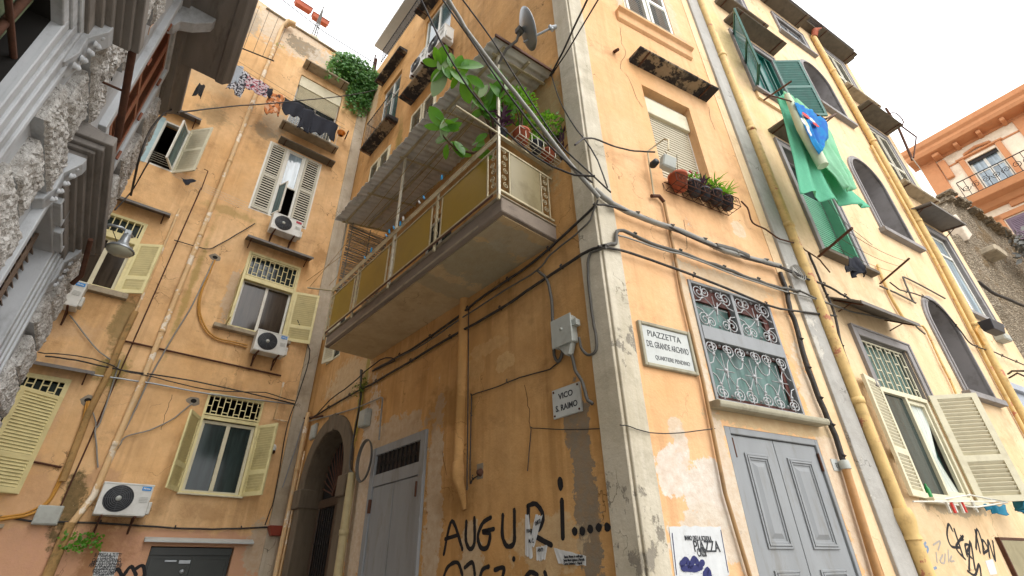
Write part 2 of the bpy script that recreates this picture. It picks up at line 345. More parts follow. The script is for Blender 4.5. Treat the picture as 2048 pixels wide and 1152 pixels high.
# ---------------------------------------------------------------- walls
class Wall:
    """a facade frame: x to the right along the wall, y into it, z up; 'out' is distance in front of it"""
    def __init__(s, o, az):
        a = radians(az); s.u = Vector((sin(a), cos(a), 0)); s.n = Vector((cos(a), -sin(a), 0)); s.o = Vector((o[0], o[1], 0))
        s.M = Matrix(((s.u.x, -s.n.x, 0, s.o.x), (s.u.y, -s.n.y, 0, s.o.y), (0, 0, 1, 0), (0, 0, 0, 1))); s.holes = []
    def q(s, x, y, out=0.):
        """photo pixel -> local point on the plane 'out' metres in front of the wall"""
        d = _r*((x-1024)/FPX)+_d*((y-576)/FPX)+_fw
        t = ((s.o-CAM).dot(s.n)+out)/d.dot(s.n); p = CAM+d*t
        return Vector(((p-s.o).dot(s.u), -out, p.z))
    def qs(s, pts, out=0.): return [s.q(p[0], p[1], p[2] if len(p) > 2 else out) for p in pts]
    def w(s, p): return s.M @ Vector(p)
def ray_dir(x, y): return _r*((x-1024)/FPX)+_d*((y-576)/FPX)+_fw
_t = ray_dir(1230, 700); _t = Vector((_t.x, _t.y)).normalized()*5.2
C0 = Vector((_t.x, _t.y, 0))
F = Wall(C0, 62.0); V = Wall(C0, 138.3)
J0 = C0-V.u*9.76
A = Wall(J0, 49.5); G = Wall(C0+F.u*3.95, 60.0)
B = Wall(Vector((-cos(radians(-38.75)), sin(radians(-38.75)), 0))*1.4, -38.75)
R = Wall(G.o-G.n*1.0, 60.0)
H = Wall(Vector((cos(radians(-34.25)), sin(radians(34.25)), 0))*33, 145.75)

def arch_pts(u0, u1, z0, zs, k=14, rise=None):
    """opening outline, spring height zs, semicircular (or 'rise') top"""
    r = (u1-u0)/2; h = rise or r; c = (u0+u1)/2
    return [(u0, z0), (u1, z0)]+[(c+r*cos(pi*i/k), zs+h*sin(pi*i/k)) for i in range(k+1)]
def wall_mesh(w, outline, holes, depth=6., reveal=.28, room=1.2, rm=0):
    mb = MB(); loops = [outline]+[h['pts'] for h in holes]
    allp = [p for l in loops for p in l]
    tris = tessellate_polygon([[Vector((x, z, 0)) for x, z in l] for l in loops])
    fs = []
    for t in tris:
        a, b_, c = (allp[i] for i in t)
        ar = (b_[0]-a[0])*(c[1]-a[1])-(b_[1]-a[1])*(c[0]-a[0])
        fs.append(tuple(t) if ar > 0 else tuple(reversed(t)))
    mb.add([(x, 0, z) for x, z in allp], fs)
    n = len(outline)
    for i in range(n):
        a, b_ = outline[i], outline[(i+1) % n]
        mb.quad((a[0], 0, a[1]), (a[0], depth, a[1]), (b_[0], depth, b_[1]), (b_[0], 0, b_[1]))
    for h in holes:
        P = h['pts']; n = len(P); rv = h.get('reveal', reveal)
        for i in range(n):
            a, b_ = P[i], P[(i+1) % n]
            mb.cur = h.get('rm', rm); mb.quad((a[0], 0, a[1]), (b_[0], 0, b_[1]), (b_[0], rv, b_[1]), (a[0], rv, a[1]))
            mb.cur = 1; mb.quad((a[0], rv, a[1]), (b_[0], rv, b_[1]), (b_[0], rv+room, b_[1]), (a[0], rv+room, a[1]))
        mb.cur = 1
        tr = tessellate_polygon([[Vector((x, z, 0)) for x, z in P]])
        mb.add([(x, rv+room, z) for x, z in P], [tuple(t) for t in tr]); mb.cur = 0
    return mb
def rect(u0, u1, z0, z1): return [(u0, z0), (u1, z0), (u1, z1), (u0, z1)]
def moved(mb, mx):
    mb.v = [tuple(mx @ Vector(v)) for v in mb.v]; return mb

# ---------------------------------------------------------------- window kit (all in wall coordinates)
def leaf_mb(w, h, mid=.32, th=.035, stile=.06, pitch=.056, cov=.42, closed=True):
    m = MB(); m.box(0, stile, -th, 0, 0, h); m.box(w-stile, w, -th, 0, 0, h)
    m.box(stile, w-stile, -th, 0, 0, .09); m.box(stile, w-stile, -th, 0, h-.07, h)
    spans = [(.09, h-.07)]
    if mid: zm = h*mid; m.box(stile, w-stile, -th, 0, zm-.05, zm+.05); spans = [(.09, zm-.05), (zm+.05, h-.07)]
    for a, b_ in spans:
        n = max(1, int((b_-a)/pitch)); p = (b_-a)/n
        for i in range(n):
            z = a+p*(i+.5); 
            m.add([(stile, -th+.004, z-p*cov), (w-stile, -th+.004, z-p*cov), (w-stile, -.006, z+p*cov), (stile, -.006, z+p*cov),
                   (stile, -th+.004, z-p*cov+.009), (w-stile, -th+.004, z-p*cov+.009), (w-stile, -.006, z+p*cov+.009), (stile, -.006, z+p*cov+.009)],
                  [(0, 3, 2, 1), (4, 5, 6, 7), (0, 1, 5, 4), (1, 2, 6, 5), (2, 3, 7, 6), (3, 0, 4, 7)])
    return m
def add_leaf(parent, w, side, u, z0, z1, width, ang, matn, mid=.32, out=.0, label=None, tilt=0, name='shutter', **kw):
    """side L/R = hinge side; ang 0 = shut, 180 = folded flat on the wall"""
    m = leaf_mb(width, z1-z0, mid, **kw); a = radians(ang)
    if side == 'L': X = Matrix.Translation((u, -out, z0)) @ Matrix.Rotation(-a, 4, 'Z')
    else: X = Matrix.Translation((u, -out, z0)) @ Matrix.Rotation(a, 4, 'Z') @ Matrix.Diagonal((-1, 1, 1, 1))
    if side == 'R': m.f = [list(reversed(f)) for f in m.f]
    moved(m, X)
    return put(name, m, matn, w.M, parent, label=label)
def frame_mb(u0, u1, z0, z1, y0, y1, t=.06, mull=(), trans=()):
    m = MB(); m.box(u0, u0+t, y0, y1, z0, z1); m.box(u1-t, u1, y0, y1, z0, z1)
    m.box(u0+t, u1-t, y0, y1, z0, z0+t); m.box(u0+t, u1-t, y0, y1, z1-t, z1)
    for x in mull: m.box(x-t*.6, x+t*.6, y0-.006, y1, z0+t, z1-t)
    for z in trans: m.box(u0+t, u1-t, y0-.003, y1+.003, z-t*.5, z+t*.5)
    return m
def panes(parent, w, rects, y, matn):
    for a in rects:
        m = MB(); m.box(a[0], a[1], y, y+.008, a[2], a[3]); put('pane', m, matn, w.M, parent)
def sill(parent, w, u0, u1, z, proj=.12, h=.07, matn='gray_trim', name='sill', label=None, y1=.1):
    m = MB(); m.box(u0, u1, -proj, y1, z-h, z); return put(name, m, matn, w.M, parent, bevel=.006, label=label)
def canopy(parent, w, u0, u1, z, proj=.5, drop=.12, th=.03, matn='lead', name='awning', brackets=True, label=None, ztop=None):
    m = MB(); m.extr([(0, z), (-proj, z-drop), (-proj, z-drop+th), (0, z+th)], u0, u1)
    m.extr([(-proj-.012, z-drop-.03), (-proj-.012, z-drop+th+.004), (-proj-.001, z-drop+th+.004), (-proj-.001, z-drop-.03)], u0-.003, u1+.003)
    o = put(name, m, [matn], w.M, parent, label=label)
    if brackets:
        for u in (u0+.12, u1-.12):
            b_ = MB(); b_.tube([(u, -.01, z-.02), (u, -proj+.03, z-drop-.012)], .014, 4); b_.tube([(u, -.01, z-.25), (u, -proj*.6, z-drop*.6-.02)], .012, 4)
            b_.v = [tuple(v) for v in b_.v]; put('bracket', b_, 'rust', w.M, parent)
    return o
def old_slab(parent, w, u0, u1, z, proj=.45, th=.09, matn='peeled_slab', name='awning', label=None, rust=(.1, .9)):
    m = MB(); m.extr([(0.02, z), (-proj, z+.015), (-proj-.02, z+th*.5), (-proj, z+th), (0.02, z+th+.05)], u0, u1)
    o = put(name, m, matn, w.M, parent, bevel=.008, label=label)
    b_ = MB()
    for f_ in rust: u = u0+(u1-u0)*f_; b_.box(u-.012, u+.012, -proj-.03, 0.0, z-.016, z+.004)
    put('bracket', b_, 'rust', w.M, parent)
    return o
def grille_mb(u0, u1, z0, z1, y, cols=9, r=.009, stag=3, k=4):
    m = MB(); p = (u1-u0)/cols
    m.box(u0, u1, y-.01, y+.01, z0, z0+.03); m.box(u0, u1, y-.01, y+.01, z1-.03, z1)
    m.box(u0, u0+.03, y-.01, y+.01, z0+.03, z1-.03); m.box(u1-.03, u1, y-.01, y+.01, z0+.03, z1-.03)
    for i in range(1, cols): m.box(u0+p*i-r, u0+p*i+r, y-r, y+r, z0+.03, z1-.03)
    h = z1-z0
    for i in range(cols):
        for j in range(stag):
            z = z0+h*((j+(.35 if i % 2 else .8))/stag)
            if z < z1-.05: m.box(u0+p*i+r, u0+p*(i+1)-r, y-r*.9, y+r*.9, z-r, z+r)
    return m
def hole(w, pts, **k): d = dict(pts=pts); d.update(k); w.holes.append(d)
def gl_window(bld, w, u0, u1, z0, z1, fm='white', y=.16, t=.06, gm='glass', mull=True, trans=None, label=None, name='window', drop_panes=()):
    """glazed window frame mesh (the part) with its panes as sub-parts"""
    mu = [(u0+u1)/2] if mull is True else (mull or []); tr = trans or []
    wnd = put(name, frame_mb(u0+.005, u1-.005, z0+.005, z1-.005, y, y+.07, t, mu, tr), fm, w.M, bld, label=label, bevel=.004)
    us = [u0]+list(mu)+[u1]; zs = [z0]+list(tr)+[z1]
    rr = [(us[i]+t*.6, us[i+1]-t*.6, zs[j]+t*.5, zs[j+1]-t*.5) for i in range(len(us)-1) for j in range(len(zs)-1)]
    panes(wnd, w, [r_ for i, r_ in enumerate(rr) if i not in drop_panes], y+.03, gm)
    return wnd
def scroll_pts(cx, cz, r, turns, a0, sgn=1, y=0, k=10):
    n = int(turns*k); return [(cx+r*(1-.86*i/n)*cos(a0+sgn*2*pi*turns*i/n), y, cz+r*(1-.86*i/n)*sin(a0+sgn*2*pi*turns*i/n)) for i in range(n+1)]
def sagged(a, b, sag, n=10):
    a, b = Vector(a), Vector(b); return [a.lerp(b, i/n)-Vector((0, 0, sag*4*(i/n)*(1-i/n))) for i in range(n+1)]
def wob(pts, amp=.008, sub=3):
    """a slightly irregular cable through the given points"""
    P = [Vector(p) for p in pts]; out = []
    for i in range(len(P)-1):
        for j in range(sub):
            p = P[i].lerp(P[i+1], j/sub); t = j/sub
            if 0 < i and i+2 < len(P):
                a, b_, c, d = P[i-1], P[i], P[i+1], P[i+2]
                p = .5*((2*b_)+(c-a)*t+(2*a-5*b_+4*c-d)*t*t+(3*b_-a-3*c+d)*t**3)
            out.append(p+Vector((random.uniform(-amp, amp), random.uniform(-amp*.3, amp*.3), random.uniform(-amp, amp))))
    return out+[P[-1]]
# ================================================================ THE REAR OCHRE BUILDING (A)
bA = thing('ochre_apartment_building', A.M, label='ochre apartment building closing the alley at the rear, laundry and ivy at its top', cat='building')
# openings
A1 = (-2.5, -1.0, 14.4, 16.95); A2 = (-2.75, -1.12, 10.75, 13.45); A3 = (-2.38, -.98, 7.12, 9.42); A4 = (-2.3, -1.08, 3.25, 5.42)
A5 = (-5.28, -4.68, 10.93, 12.5); A6 = (-5.7, -4.66, 7.25, 9.2); A7 = (-5.75, -4.72, 3.05, 5.2); A8 = (-2.46, -.95, 0, 2.27)
for a in (A1, A2, A3, A4, A5, A6, A7, A8): hole(A, rect(*a), reveal=.25)
M['stucco_a'] = stucco('ochre_stucco_rear', '#dfb27c', '#e7c396', '#a27c52', peel='#cdb493', peelz=2.9, peelamt=.68, low=(2.55, '#c2937a'), blobs=[
    (-3.3, 18.6, 1.6, 1.1, '#dccfbb', .85, .25), (-2.6, 18.3, .7, .42, '#8e8676', .95, .06), (-4.6, 18.0, .5, .9, '#b7ab98', .9, .2), (-1.7, 18.2, .9, .6, '#ddd2c2', .7, .3),
    (-4.35, 13.4, .5, .5, '#8d7f60', .6, .5), (-4.75, 14.6, .8, .5, '#d8b98f', .7, .4), (-2.75, 14.2, .5, .6, '#c6b79d', .8, .3), (-3.0, 13.7, .35, .3, '#8d836f', .7, .3),
    (-3.1, 10.4, .8, .18, '#a39456', .5, .5), (-3.38, 7.9, .1, 2.2, '#97893f', .6, .6), (-4.35, 6.6, .22, .8, '#7b6f45', .75, .4), (-4.15, 5.5, .3, .45, '#7f7a34', .75, .5),
    (-3.95, 2.95, .2, .7, '#4f4a2e', .9, .3), (-2.45, 8.0, .2, .75, '#cdb69c', .9, .08), (-4.9, 4.5, .28, 1.5, '#cba88b', .5, .5), (-4.55, 2.9, .4, .9, '#c99f80', .5, .5),
    (-.45, 2.3, .3, .6, '#cdbba2', .85, .1), (-3.3, 1.9, .25, 1.3, '#8d6038', .6, .5), (-5.3, 6.2, .7, .3, '#dcb994', .5, .4), (-3.6, 3.45, .3, .25, '#d5ab83', .8, .2), (-.55, 10.0, .3, .35, '#a57c4c', .6, .4), (-1.6, 6.5, .55, .45, '#a07a4c', .45, .6), (-1.7, 2.9, .7, .28, '#a0764a', .45, .6), (-5.1, 6.75, .5, .35, '#a58050', .4, .6), (-1.75, 10.3, .7, .3, '#a78050', .4, .6), (-3.15, 2.3, .5, .5, '#9a6a4a', .5, .5)])
put('wall', wall_mesh(A, [(-14, 0), (0, 0), (0, 19.0), (-1.3, 18.95), (-3.0, 19.1), (-4.5, 19.35), (-14, 19.6)], A.holes), ['stucco_a', 'hole'], A.M, bA)
m = MB(); m.extr([(-.07, 0), (-.07, .07), (.35, .07), (.35, 0)], -4.2, 0)
m.v = [(x, y, z+18.95+(.055*max(0, -x-1.3))) for x, y, z in m.v]; put('parapet', m, 'concrete', A.M, bA, bevel=.01)
m = MB(); m.box(-.36, -.02, -.05, .02, 0, 18.3); put('corner_strip', m, 'old_strip', A.M, bA)
# --- top window with half lowered roller blind
w = gl_window(bA, A, *A1, fm='white', y=.16, gm='glass', label='top white window with half lowered roller blind')
m = MB(); m.box(A1[0]+.02, A1[1]-.02, .03, .12, 16.45, 16.93); put('blind_box', m, 'offwhite', A.M, w)
m = MB()
for i in range(26): z = 15.75+i*.028; m.extr([(.07, z), (.06, z+.013), (.07, z+.026), (.08, z+.013)], A1[0]+.05, A1[1]-.05)
put('roller_blind', m, 'offwhite', A.M, w)
old_slab(bA, A, -2.55, -.98, 17.3, .38, .08, 'concrete')
o = old_slab(bA, A, -2.65, -.82, 14.12, .32, .12, 'concrete', name='balcony', rust=(.05, .95))
m = MB()
for i in range(19): x = -2.5+i*.087; m.tube([(x, -.28, 14.2), (x, -.28, 15.15)], .008, 4)
for z in (14.27, 15.15): m.tube([(-2.52, -.28, z), (-.9, -.28, z)], .013, 5)
for x in (-2.52, -.9): m.tube([(x, -.28, 15.15), (x, 0, 15.15)], .012, 5); m.tube([(x, -.28, 14.27), (x, 0, 14.27)], .012, 5)
put('railing', m, 'rail_white', A.M, o)
# --- second window, white louvred shutters
u0, u1, z0, z1 = A2; c1, c2 = -2.2, -1.66
w = put('window', frame_mb(u0, u1, z0, z1, .0, .08, .05, (c1, c2)), 'white', A.M, bA, label='large white window with louvred shutters either side of a half open sash')
for a, b_ in ((u0+.05, c1-.035), (c2+.035, u1-.05)):
    m = leaf_mb(b_-a, z1-z0-.1, .5, pitch=.085, cov=.3); moved(m, Matrix.Translation((a, .0, z0+.05))); put('shutter', m, 'shade_white', A.M, w)
m = frame_mb(c1+.03, c2-.03, z0+1.25, z1-.05, .03, .07, .045); put('sash', m, 'white', A.M, w); panes(w, A, [(c1+.08, c2-.08, z0+1.3, z1-.1)], .05, 'glass_sky')
m = frame_mb(0, .42, 0, 1.15, -.02, .02, .045); moved(m, Matrix.Translation((c1+.04, .06, z0+.06)) @ Matrix.Rotation(radians(-68), 4, 'Z')); put('sash', m, 'white', A.M, w, label='white sash standing open')
m = MB(); m.box(.04, .38, -.004, .004, .04, 1.1); moved(m, Matrix.Translation((c1+.04, .06, z0+.06)) @ Matrix.Rotation(radians(-68), 4, 'Z')); put('pane', m, 'glass_blue', A.M, w)
old_slab(bA, A, -2.55, -.8, 13.5, .3, .07, 'dark_slab')
# --- third window: grille, casements, one open shutter
w = gl_window(bA, A, u0 := A3[0]+.06, A3[1]-.06, A3[2]+.02, 8.6, fm='white', y=.12, gm='glass_brown', label='white casements under a yellow grille, one shutter open')
m = frame_mb(A3[0], A3[1], A3[2], A3[3], -.012, .1, .07); m.box(A3[0]+.07, A3[1]-.07, -.01, .1, 8.55, 8.68); put('frame', m, 'yellow', A.M, w, bevel=.004)
put('grille', grille_mb(A3[0]+.08, A3[1]-.08, 8.69, 9.33, .0, 10, .008, 2), 'yellow', A.M, w)
m = MB(); m.box(A3[0]+.08, A3[1]-.08, .12, .13, 8.69, 9.33); put('pane', m, 'glass', A.M, w)
add_leaf(w, A, 'R', A3[1], 7.12, 8.62, .64, 163, 'yellow', .3, out=.02)
add_leaf(w, A, 'L', A3[0], 7.12, 8.62, .6, 93, 'yellow', .3, out=.02)
sill(w, A, A3[0]-.28, A3[1]+.15, A3[2]-.02, .16, .1, 'concrete')
canopy(bA, A, -2.58, -.82, 9.72, .42, .12, .03, 'lead')
# --- fourth window
w = gl_window(bA, A, A4[0]+.04, A4[1]-.04, A4[2]+.02, 4.83, fm='offwhite', y=.07, t=.07, gm='glass', label='low window with blueish curtain, both yellow shutters open')
m = frame_mb(A4[0], A4[1], A4[2], A4[3], -.01, .06, .05); m.box(A4[0]+.05, A4[1]-.05, -.005, .06, 4.84, 4.92); put('frame', m, 'yellow', A.M, w)
put('grille', grille_mb(A4[0]+.02, A4[1]-.0, 4.93, 5.44, -.02, 10, .009, 2), 'yellow', A.M, w)
add_leaf(w, A, 'L', A4[0], 3.27, 4.85, .6, 118, 'yellow', .32, out=.02)
add_leaf(w, A, 'R', A4[1], 3.27, 4.85, .6, 118, 'yellow', .32, out=.02)
sill(w, A, A4[0]-.02, A4[1]+.03, A4[2]+.01, .1, .03, 'offwhite')
# --- fifth window (upper left), open casement and shutter
w = put('window', frame_mb(A5[0], A5[1], A5[2], A5[3], .0, .12, .05), 'white', A.M, bA, label='white window standing open, with a strip of pale blue plaster beside it')
add_leaf(w, A, 'R', A5[1], A5[2]-.02, A5[3]+.04, .66, 132, 'offwhite', .5, out=.0, pitch=.08, cov=.4)
m = frame_mb(0, .5, 0, 1.4, -.02, .02, .05); moved(m, Matrix.Translation((A5[1]-.02, .02, A5[2]+.06)) @ Matrix.Rotation(radians(-112), 4, 'Z')); put('sash', m, 'white', A.M, w)
m = MB(); m.box(.05, .45, -.004, .004, .05, 1.35); moved(m, Matrix.Translation((A5[1]-.02, .02, A5[2]+.06)) @ Matrix.Rotation(radians(-112), 4, 'Z')); put('pane', m, 'glass_blue', A.M, w)
m = MB(); m.box(A5[0]-.12, A5[0]-.0, -.015, .01, A5[2]-.02, A5[3]+.05); put('reveal_strip', m, mat('pale_blue_plaster', '#a9c3c8', .9), A.M, w)
m = MB()
for i in range(5): m.tube([(A5[0]+.03, -.03, A5[2]+.12+i*.07), (A5[1]-.02, -.03, A5[2]+.12+i*.07)], .006, 4)
put('rail', m, 'rail_white', A.M, w)
canopy(bA, A, -5.5, -4.55, 12.85, .3, .08, .03, 'lead')
# --- sixth window
w = gl_window(bA, A, A6[0]+.06, A6[1]-.06, A6[2]+.02, 8.6, fm='offwhite', y=.1, t=.07, gm='glass_brown', label='yellow framed window reflecting a balcony, right shutter open')
m = frame_mb(A6[0], A6[1], A6[2], A6[3], -.012, .1, .07); m.box(A6[0]+.07, A6[1]-.07, -.01, .1, 8.56, 8.74); put('frame', m, 'yellow', A.M, w, bevel=.004)
m = MB()
for i in range(7): m.box(A6[0]+.14+i*.13, A6[0]+.16+i*.13, .0, .02, 8.74, 9.14)
put('grille', m, 'yellow', A.M, w); m = MB(); m.box(A6[0]+.08, A6[1]-.08, .09, .1, 8.75, 9.13); put('pane', m, 'glass', A.M, w)
add_leaf(w, A, 'R', A6[1], 7.27, 8.62, .52, 148, 'yellow', .3, out=.02)
sill(w, A, A6[0]-.2, A6[1]+.22, A6[2], .14, .13, 'concrete')
canopy(bA, A, -5.9, -4.32, 9.58, .34, .12, .03, 'lead')
# --- seventh window, mostly behind the palazzo
w = put('window', frame_mb(A7[0], A7[1], A7[2], A7[3], -.01, .1, .07), 'yellow', A.M, bA, label='yellow grille window beside the palazzo, wide shutter open')
put('grille', grille_mb(A7[0]+.05, A7[1]-.05, 4.72, 5.14, -.02, 8, .01, 2), 'yellow', A.M, w)
m = MB(); m.box(A7[0]+.06, A7[1]-.06, .1, .11, 3.1, 5.1); put('pane', m, 'glass', A.M, w)
add_leaf(w, A, 'R', A7[1]-.02, 3.05, 4.82, .75, 35, 'yellow', .34, out=.02, stile=.08)
canopy(bA, A, -6.2, -4.42, 5.38, .3, .06, .03, 'lead')
m = MB(); m.box(-6.0, -4.72, -.06, .0, 2.5, 2.56); put('ledge', m, 'concrete', A.M, bA)
# --- shop doors and ledge
m = MB(); m.box(A8[0]+.02, A8[1]-.02, .1, .13, 0, 2.25); m.box(A8[0]+.02, A8[1]-.02, .06, .1, 2.12, 2.25)
w = put('shop_door', m, 'door_dark', A.M, bA)
for a, b_ in ((A8[0]+.06, -1.72), (-1.68, A8[1]-.06)):
    m = frame_mb(a, b_, .1, 2.08, .07, .1, .03); m.box(a+.03, b_-.03, .085, .1, .13, 2.05); put('leaf', m, 'door_dark', A.M, w)
m = MB(); m.box(-2.15, -1.95, .05, .068, 2.0, 2.03); m.box(-1.9, -1.7, .06, .068, 1.97, 2.03); put('handle', m, 'silver', A.M, w)
m = MB(); m.lathe([(.0, .03), (.035, .03), (.045, 0)], c=(-1.8, .07, 1.83), axis='y', k=12); put('lock', m, 'silver', A.M, w)
m = MB(); m.extr([(0, 2.36), (-.16, 2.33), (-.16, 2.37), (0, 2.43)], -2.62, -.62); put('ledge', m, 'marble', A.M, bA, bevel=.004, label='pale marble ledge over the dark shop door')
# --- pipes
def pipe(parent, w, pts, r, matn, name='downpipe', out=.08, collars=True, label=None, k=10, every=2.2):
    P = [Vector(p) for p in pts]; m = MB(); m.tube(P, r, k)
    if collars:
        for i in range(len(P)-1):
            L = (P[i+1]-P[i]).length; n = int(L/every); 
            for j in range(n):
                c = P[i].lerp(P[i+1], (j+.6)/n); d = (P[i+1]-P[i]).normalized()
                m.tube([c-d*.05, c-d*.045, c+d*.045, c+d*.05], [r, r*1.16, r*1.16, r], k)
    return put(name, m, matn, w.M, parent, label=label)
pipe(bA, A, [(-3.52, -.12, 18.75), (-3.55, -.08, 18.4), (-3.56, -.08, 11), (-3.6, -.08, 5.5), (-3.66, -.08, 3.1), (-3.82, -.09, 2.6)], .06, 'pipe_ochre')
m = MB(); m.tube([(-3.5, -.1, 18.65), (-3.42, -.22, 18.85), (-3.2, -.26, 18.85)], [.08, .13, .13], 10); put('gutter_elbow', m, 'pipe_ochre', A.M, bA)
pipe(bA, A, [(-4.2, -.05, 9.9), (-4.2, -.05, 6.3)], .03, 'pipe_ochre')
pipe(bA, A, [(-4.2, -.08, 6.9), (-4.22, -.09, 6.2), (-4.21, -.08, 5.4), (-4.25, -.08, 4.6), (-4.2, -.08, 3.3)], .06, 'pipe_moss', label='mossy old pipe')
pipe(bA, A, [(-3.84, -.09, 2.62), (-3.9, -.09, 0)], .085, 'pipe_moss', label='broad rusty foot of the downpipe')
pipe(bA, A, [(-3.95, -.02, 10.8), (-4.03, -.02, 5.8), (-4.08, -.02, 2.7)], .014, 'rust', collars=False)
pipe(bA, A, [(-4.16, -.04, 6.2), (-.85, -.04, 6.16)], .022, 'rust', collars=False, name='gas_pipe')
pipe(bA, A, [(-.75, -.05, 6.0), (-.78, -.05, 5.05), (-.45, -.05, 5.05)], .025, 'pipe_ochre', collars=False, name='gas_pipe')
m = MB(); m.tube([(-4.85, -.03, 3.62), (-4.3, -.03, 3.55)], .02, 5); put('iron_bar', m, 'rust', A.M, bA)
# flat roof edge furniture: white terrace wall behind
m = MB(); m.box(-9, -2.6, 1.5, 1.7, 18.8, 20.6); put('terrace_wall', m, mat('white_terrace_paint', '#d9d7d2', .9, var=.05), A.M, bA)
for x in (-2.42,): 
    m = MB(); m.box(x-.17, x+.17, .5, .9, 18.9, 20.0); put('chimney', m, 'plasterwhite', A.M, bA, bevel=.02)

# ---------------------------------------------------------------- air conditioners
def ac_unit(w, u, z, wd, ht, label, logo='blue', dp=.3, out=.12, brand='Midea'):
    t = thing('air_conditioner', w.M, (u, -out, z), label=label, cat='air conditioner', group='air conditioner outdoor units'); X = w.M @ Matrix.Translation((u, -out, z))
    m = MB(); m.box(0, wd, -dp, 0, 0, ht); m.box(-.008, wd+.008, -dp-.008, .008, ht-.03, ht+.004); m.box(.004, wd-.004, -dp-.004, .004, -.015, 0)
    put('casing', m, 'ac', X, t, bevel=.012)
    r = ht*.42; cx = wd*.37; cz = ht*.5
    m = MB(); m.lathe([(0, .006), (r, .006), (r*1.03, 0)], c=(cx, -dp-.002, cz), axis='y', k=28); put('fan', m, 'ac_dark', X, t)
    m = MB()
    for i in range(7):
        rr = r*(.2+.8*i/6); m.tube([(cx+rr*cos(a*pi/12), -dp-.018, cz+rr*sin(a*pi/12)) for a in range(25)], .0045, 4, False)
    for a in range(8): m.tube([(cx+r*.1*cos(a*pi/4), -dp-.016, cz+r*.1*sin(a*pi/4)), (cx+r*cos(a*pi/4), -dp-.014, cz+r*sin(a*pi/4))], .003, 4, False)
    put('fan_grille', m, mat('gray_grille_wire', '#5a5d61', .5) if 'gw' not in M else M['gw'], X, t)
    m = MB(); m.lathe([(0, .026), (r*.2, .024), (r*.2, .01)], c=(cx, -dp-.002, cz), axis='y', k=16); put('fan_hub', m, 'box', X, t)
    m = MB(); m.box(wd*.77, wd*.96, -dp-.012, -dp-.006, ht*.8, ht*.93); lb = put('logo_plate', m, logo, X, t)
    if brand: text('lettering', brand, ht*.085, X, (wd*.865, -dp-.0135, ht*.865), 'white', lb, bold=.001)
    m = MB()
    for i in range(4): m.box(wd*.78, wd*.95, -dp-.012, -dp-.007, ht*(.42+i*.05), ht*(.425+i*.05)+.002)
    put('vent_lines', m, 'box', X, t)
    m = MB(); m.box(wd, wd+.06, -dp*.9, -dp*.25, .03, ht*.45); put('valve_cover', m, 'ac', X, t, bevel=.01)
    m = MB()
    for x in (wd*.15, wd*.8): m.box(x, x+.035, -dp-.03, out, -.05, -.017); m.box(x, x+.035, out-.03, out, -.3, -.05); m.tube([(x+.017, -dp*.8, -.04), (x+.017, out-.02, -.27)], .012, 4)
    put('bracket', m, 'rust', X, t)
    return t
M['gw'] = mat('gray_grille_wire', '#5a5d61', .5)
ac_unit(A, -2.13, 10.12, .8, .54, 'air conditioner hung under the white louvred window, red badge on its corner', 'red', brand=None)
ac_unit(A, -1.72, 6.55, .74, .54, 'air conditioner hung below the sill of the yellow grille window with one open shutter', 'blue')
ac_unit(A, -3.58, 2.76, .8, .55, 'lowest air conditioner, beside the downpipe left of the low window', 'blue')
ac_unit(A, -5.92, 6.56, .78, .56, 'air conditioner seen edge on beside the palazzo, under the window with one open yellow shutter', 'blue', dp=.32)
# ================================================================ THE CORNER BUILDING: alley side (V), piazza side (F, G)
bC = thing('corner_apartment_building', Matrix.Translation(C0), label='tall ochre corner building with a covered balcony over the alley', cat='building')
# ---------------- alley side openings
VA = arch_pts(-8.85, -6.85, 0, 3.45, 16, 1.05)
hole(V, VA, reveal=.55, rm=2)
VD = (-5.6, -3.88, 0, 3.66); hole(V, rect(*VD), reveal=.22)
VW1 = (-8.45, -7.15, 14.0, 16.7); VW2 = (-8.4, -7.1, 10.6, 13.0); VW3 = (-5.95, -4.6, 10.6, 13.15); VW4 = (-5.75, -4.2, 14.7, 17.6)
for a in (VW1, VW2, VW3, VW4): hole(V, rect(*a), reveal=.2)
hole(V, rect(-9.12, -8.25, 6.45, 7.9), reveal=.1)
hole(V, rect(-4.6, -3.5, 6.0, 8.3), reveal=.2)
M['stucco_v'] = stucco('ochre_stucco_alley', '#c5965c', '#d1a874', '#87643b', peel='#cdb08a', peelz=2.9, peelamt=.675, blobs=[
    (-6.0, 3.0, .42, 2.1, '#cfc0ac', .9, .07), (-3.55, 2.6, .22, 1.6, '#cdbca4', .9, .08), (-4.9, 3.85, 1.15, .32, '#c9b59a', .9, .07),
    (-.62, 2.2, .17, 1.25, '#8b8171', .95, .05), (-.6, 1.0, .2, 1.2, '#8b8171', .95, .05), (-.75, 3.15, .12, .3, '#8b8171', .9, .06),
    (-2.3, 4.62, .5, .12, '#dfb680', .7, .1), (-1.9, 4.25, .22, .14, '#e0bb86', .75, .1), (-2.6, 4.4, .22, .2, '#d9b07a', .6, .12),
    (-.75, 8.1, .42, 1.4, '#bcae85', .8, .3), (-7.4, 5.6, 1.3, .6, '#d7c2a0', .7, .3), (-6.6, 4.7, .14, .8, '#7d8420', .8, .3), (-6.5, 5.6, .1, .6, '#8a8a30', .7, .4),
    (-2.6, 1.75, .25, .5, '#d3bfa0', .85, .08), (-3.3, 3.9, 1.0, .4, '#8f6a38', .5, .4), (-3.0, 2.55, .6, .3, '#8f6a38', .4, .5),
    (-6.6, 12.7, .22, 1.0, '#7f7a3a', .7, .4), (-9.3, 16.5, .4, 2.2, '#d9c7aa', .7, .4), (-1.3, 1.9, .6, .3, '#d6bd95', .7, .12), (-9.1, 2.2, .3, 2, '#a08a6a', .6, .3)])
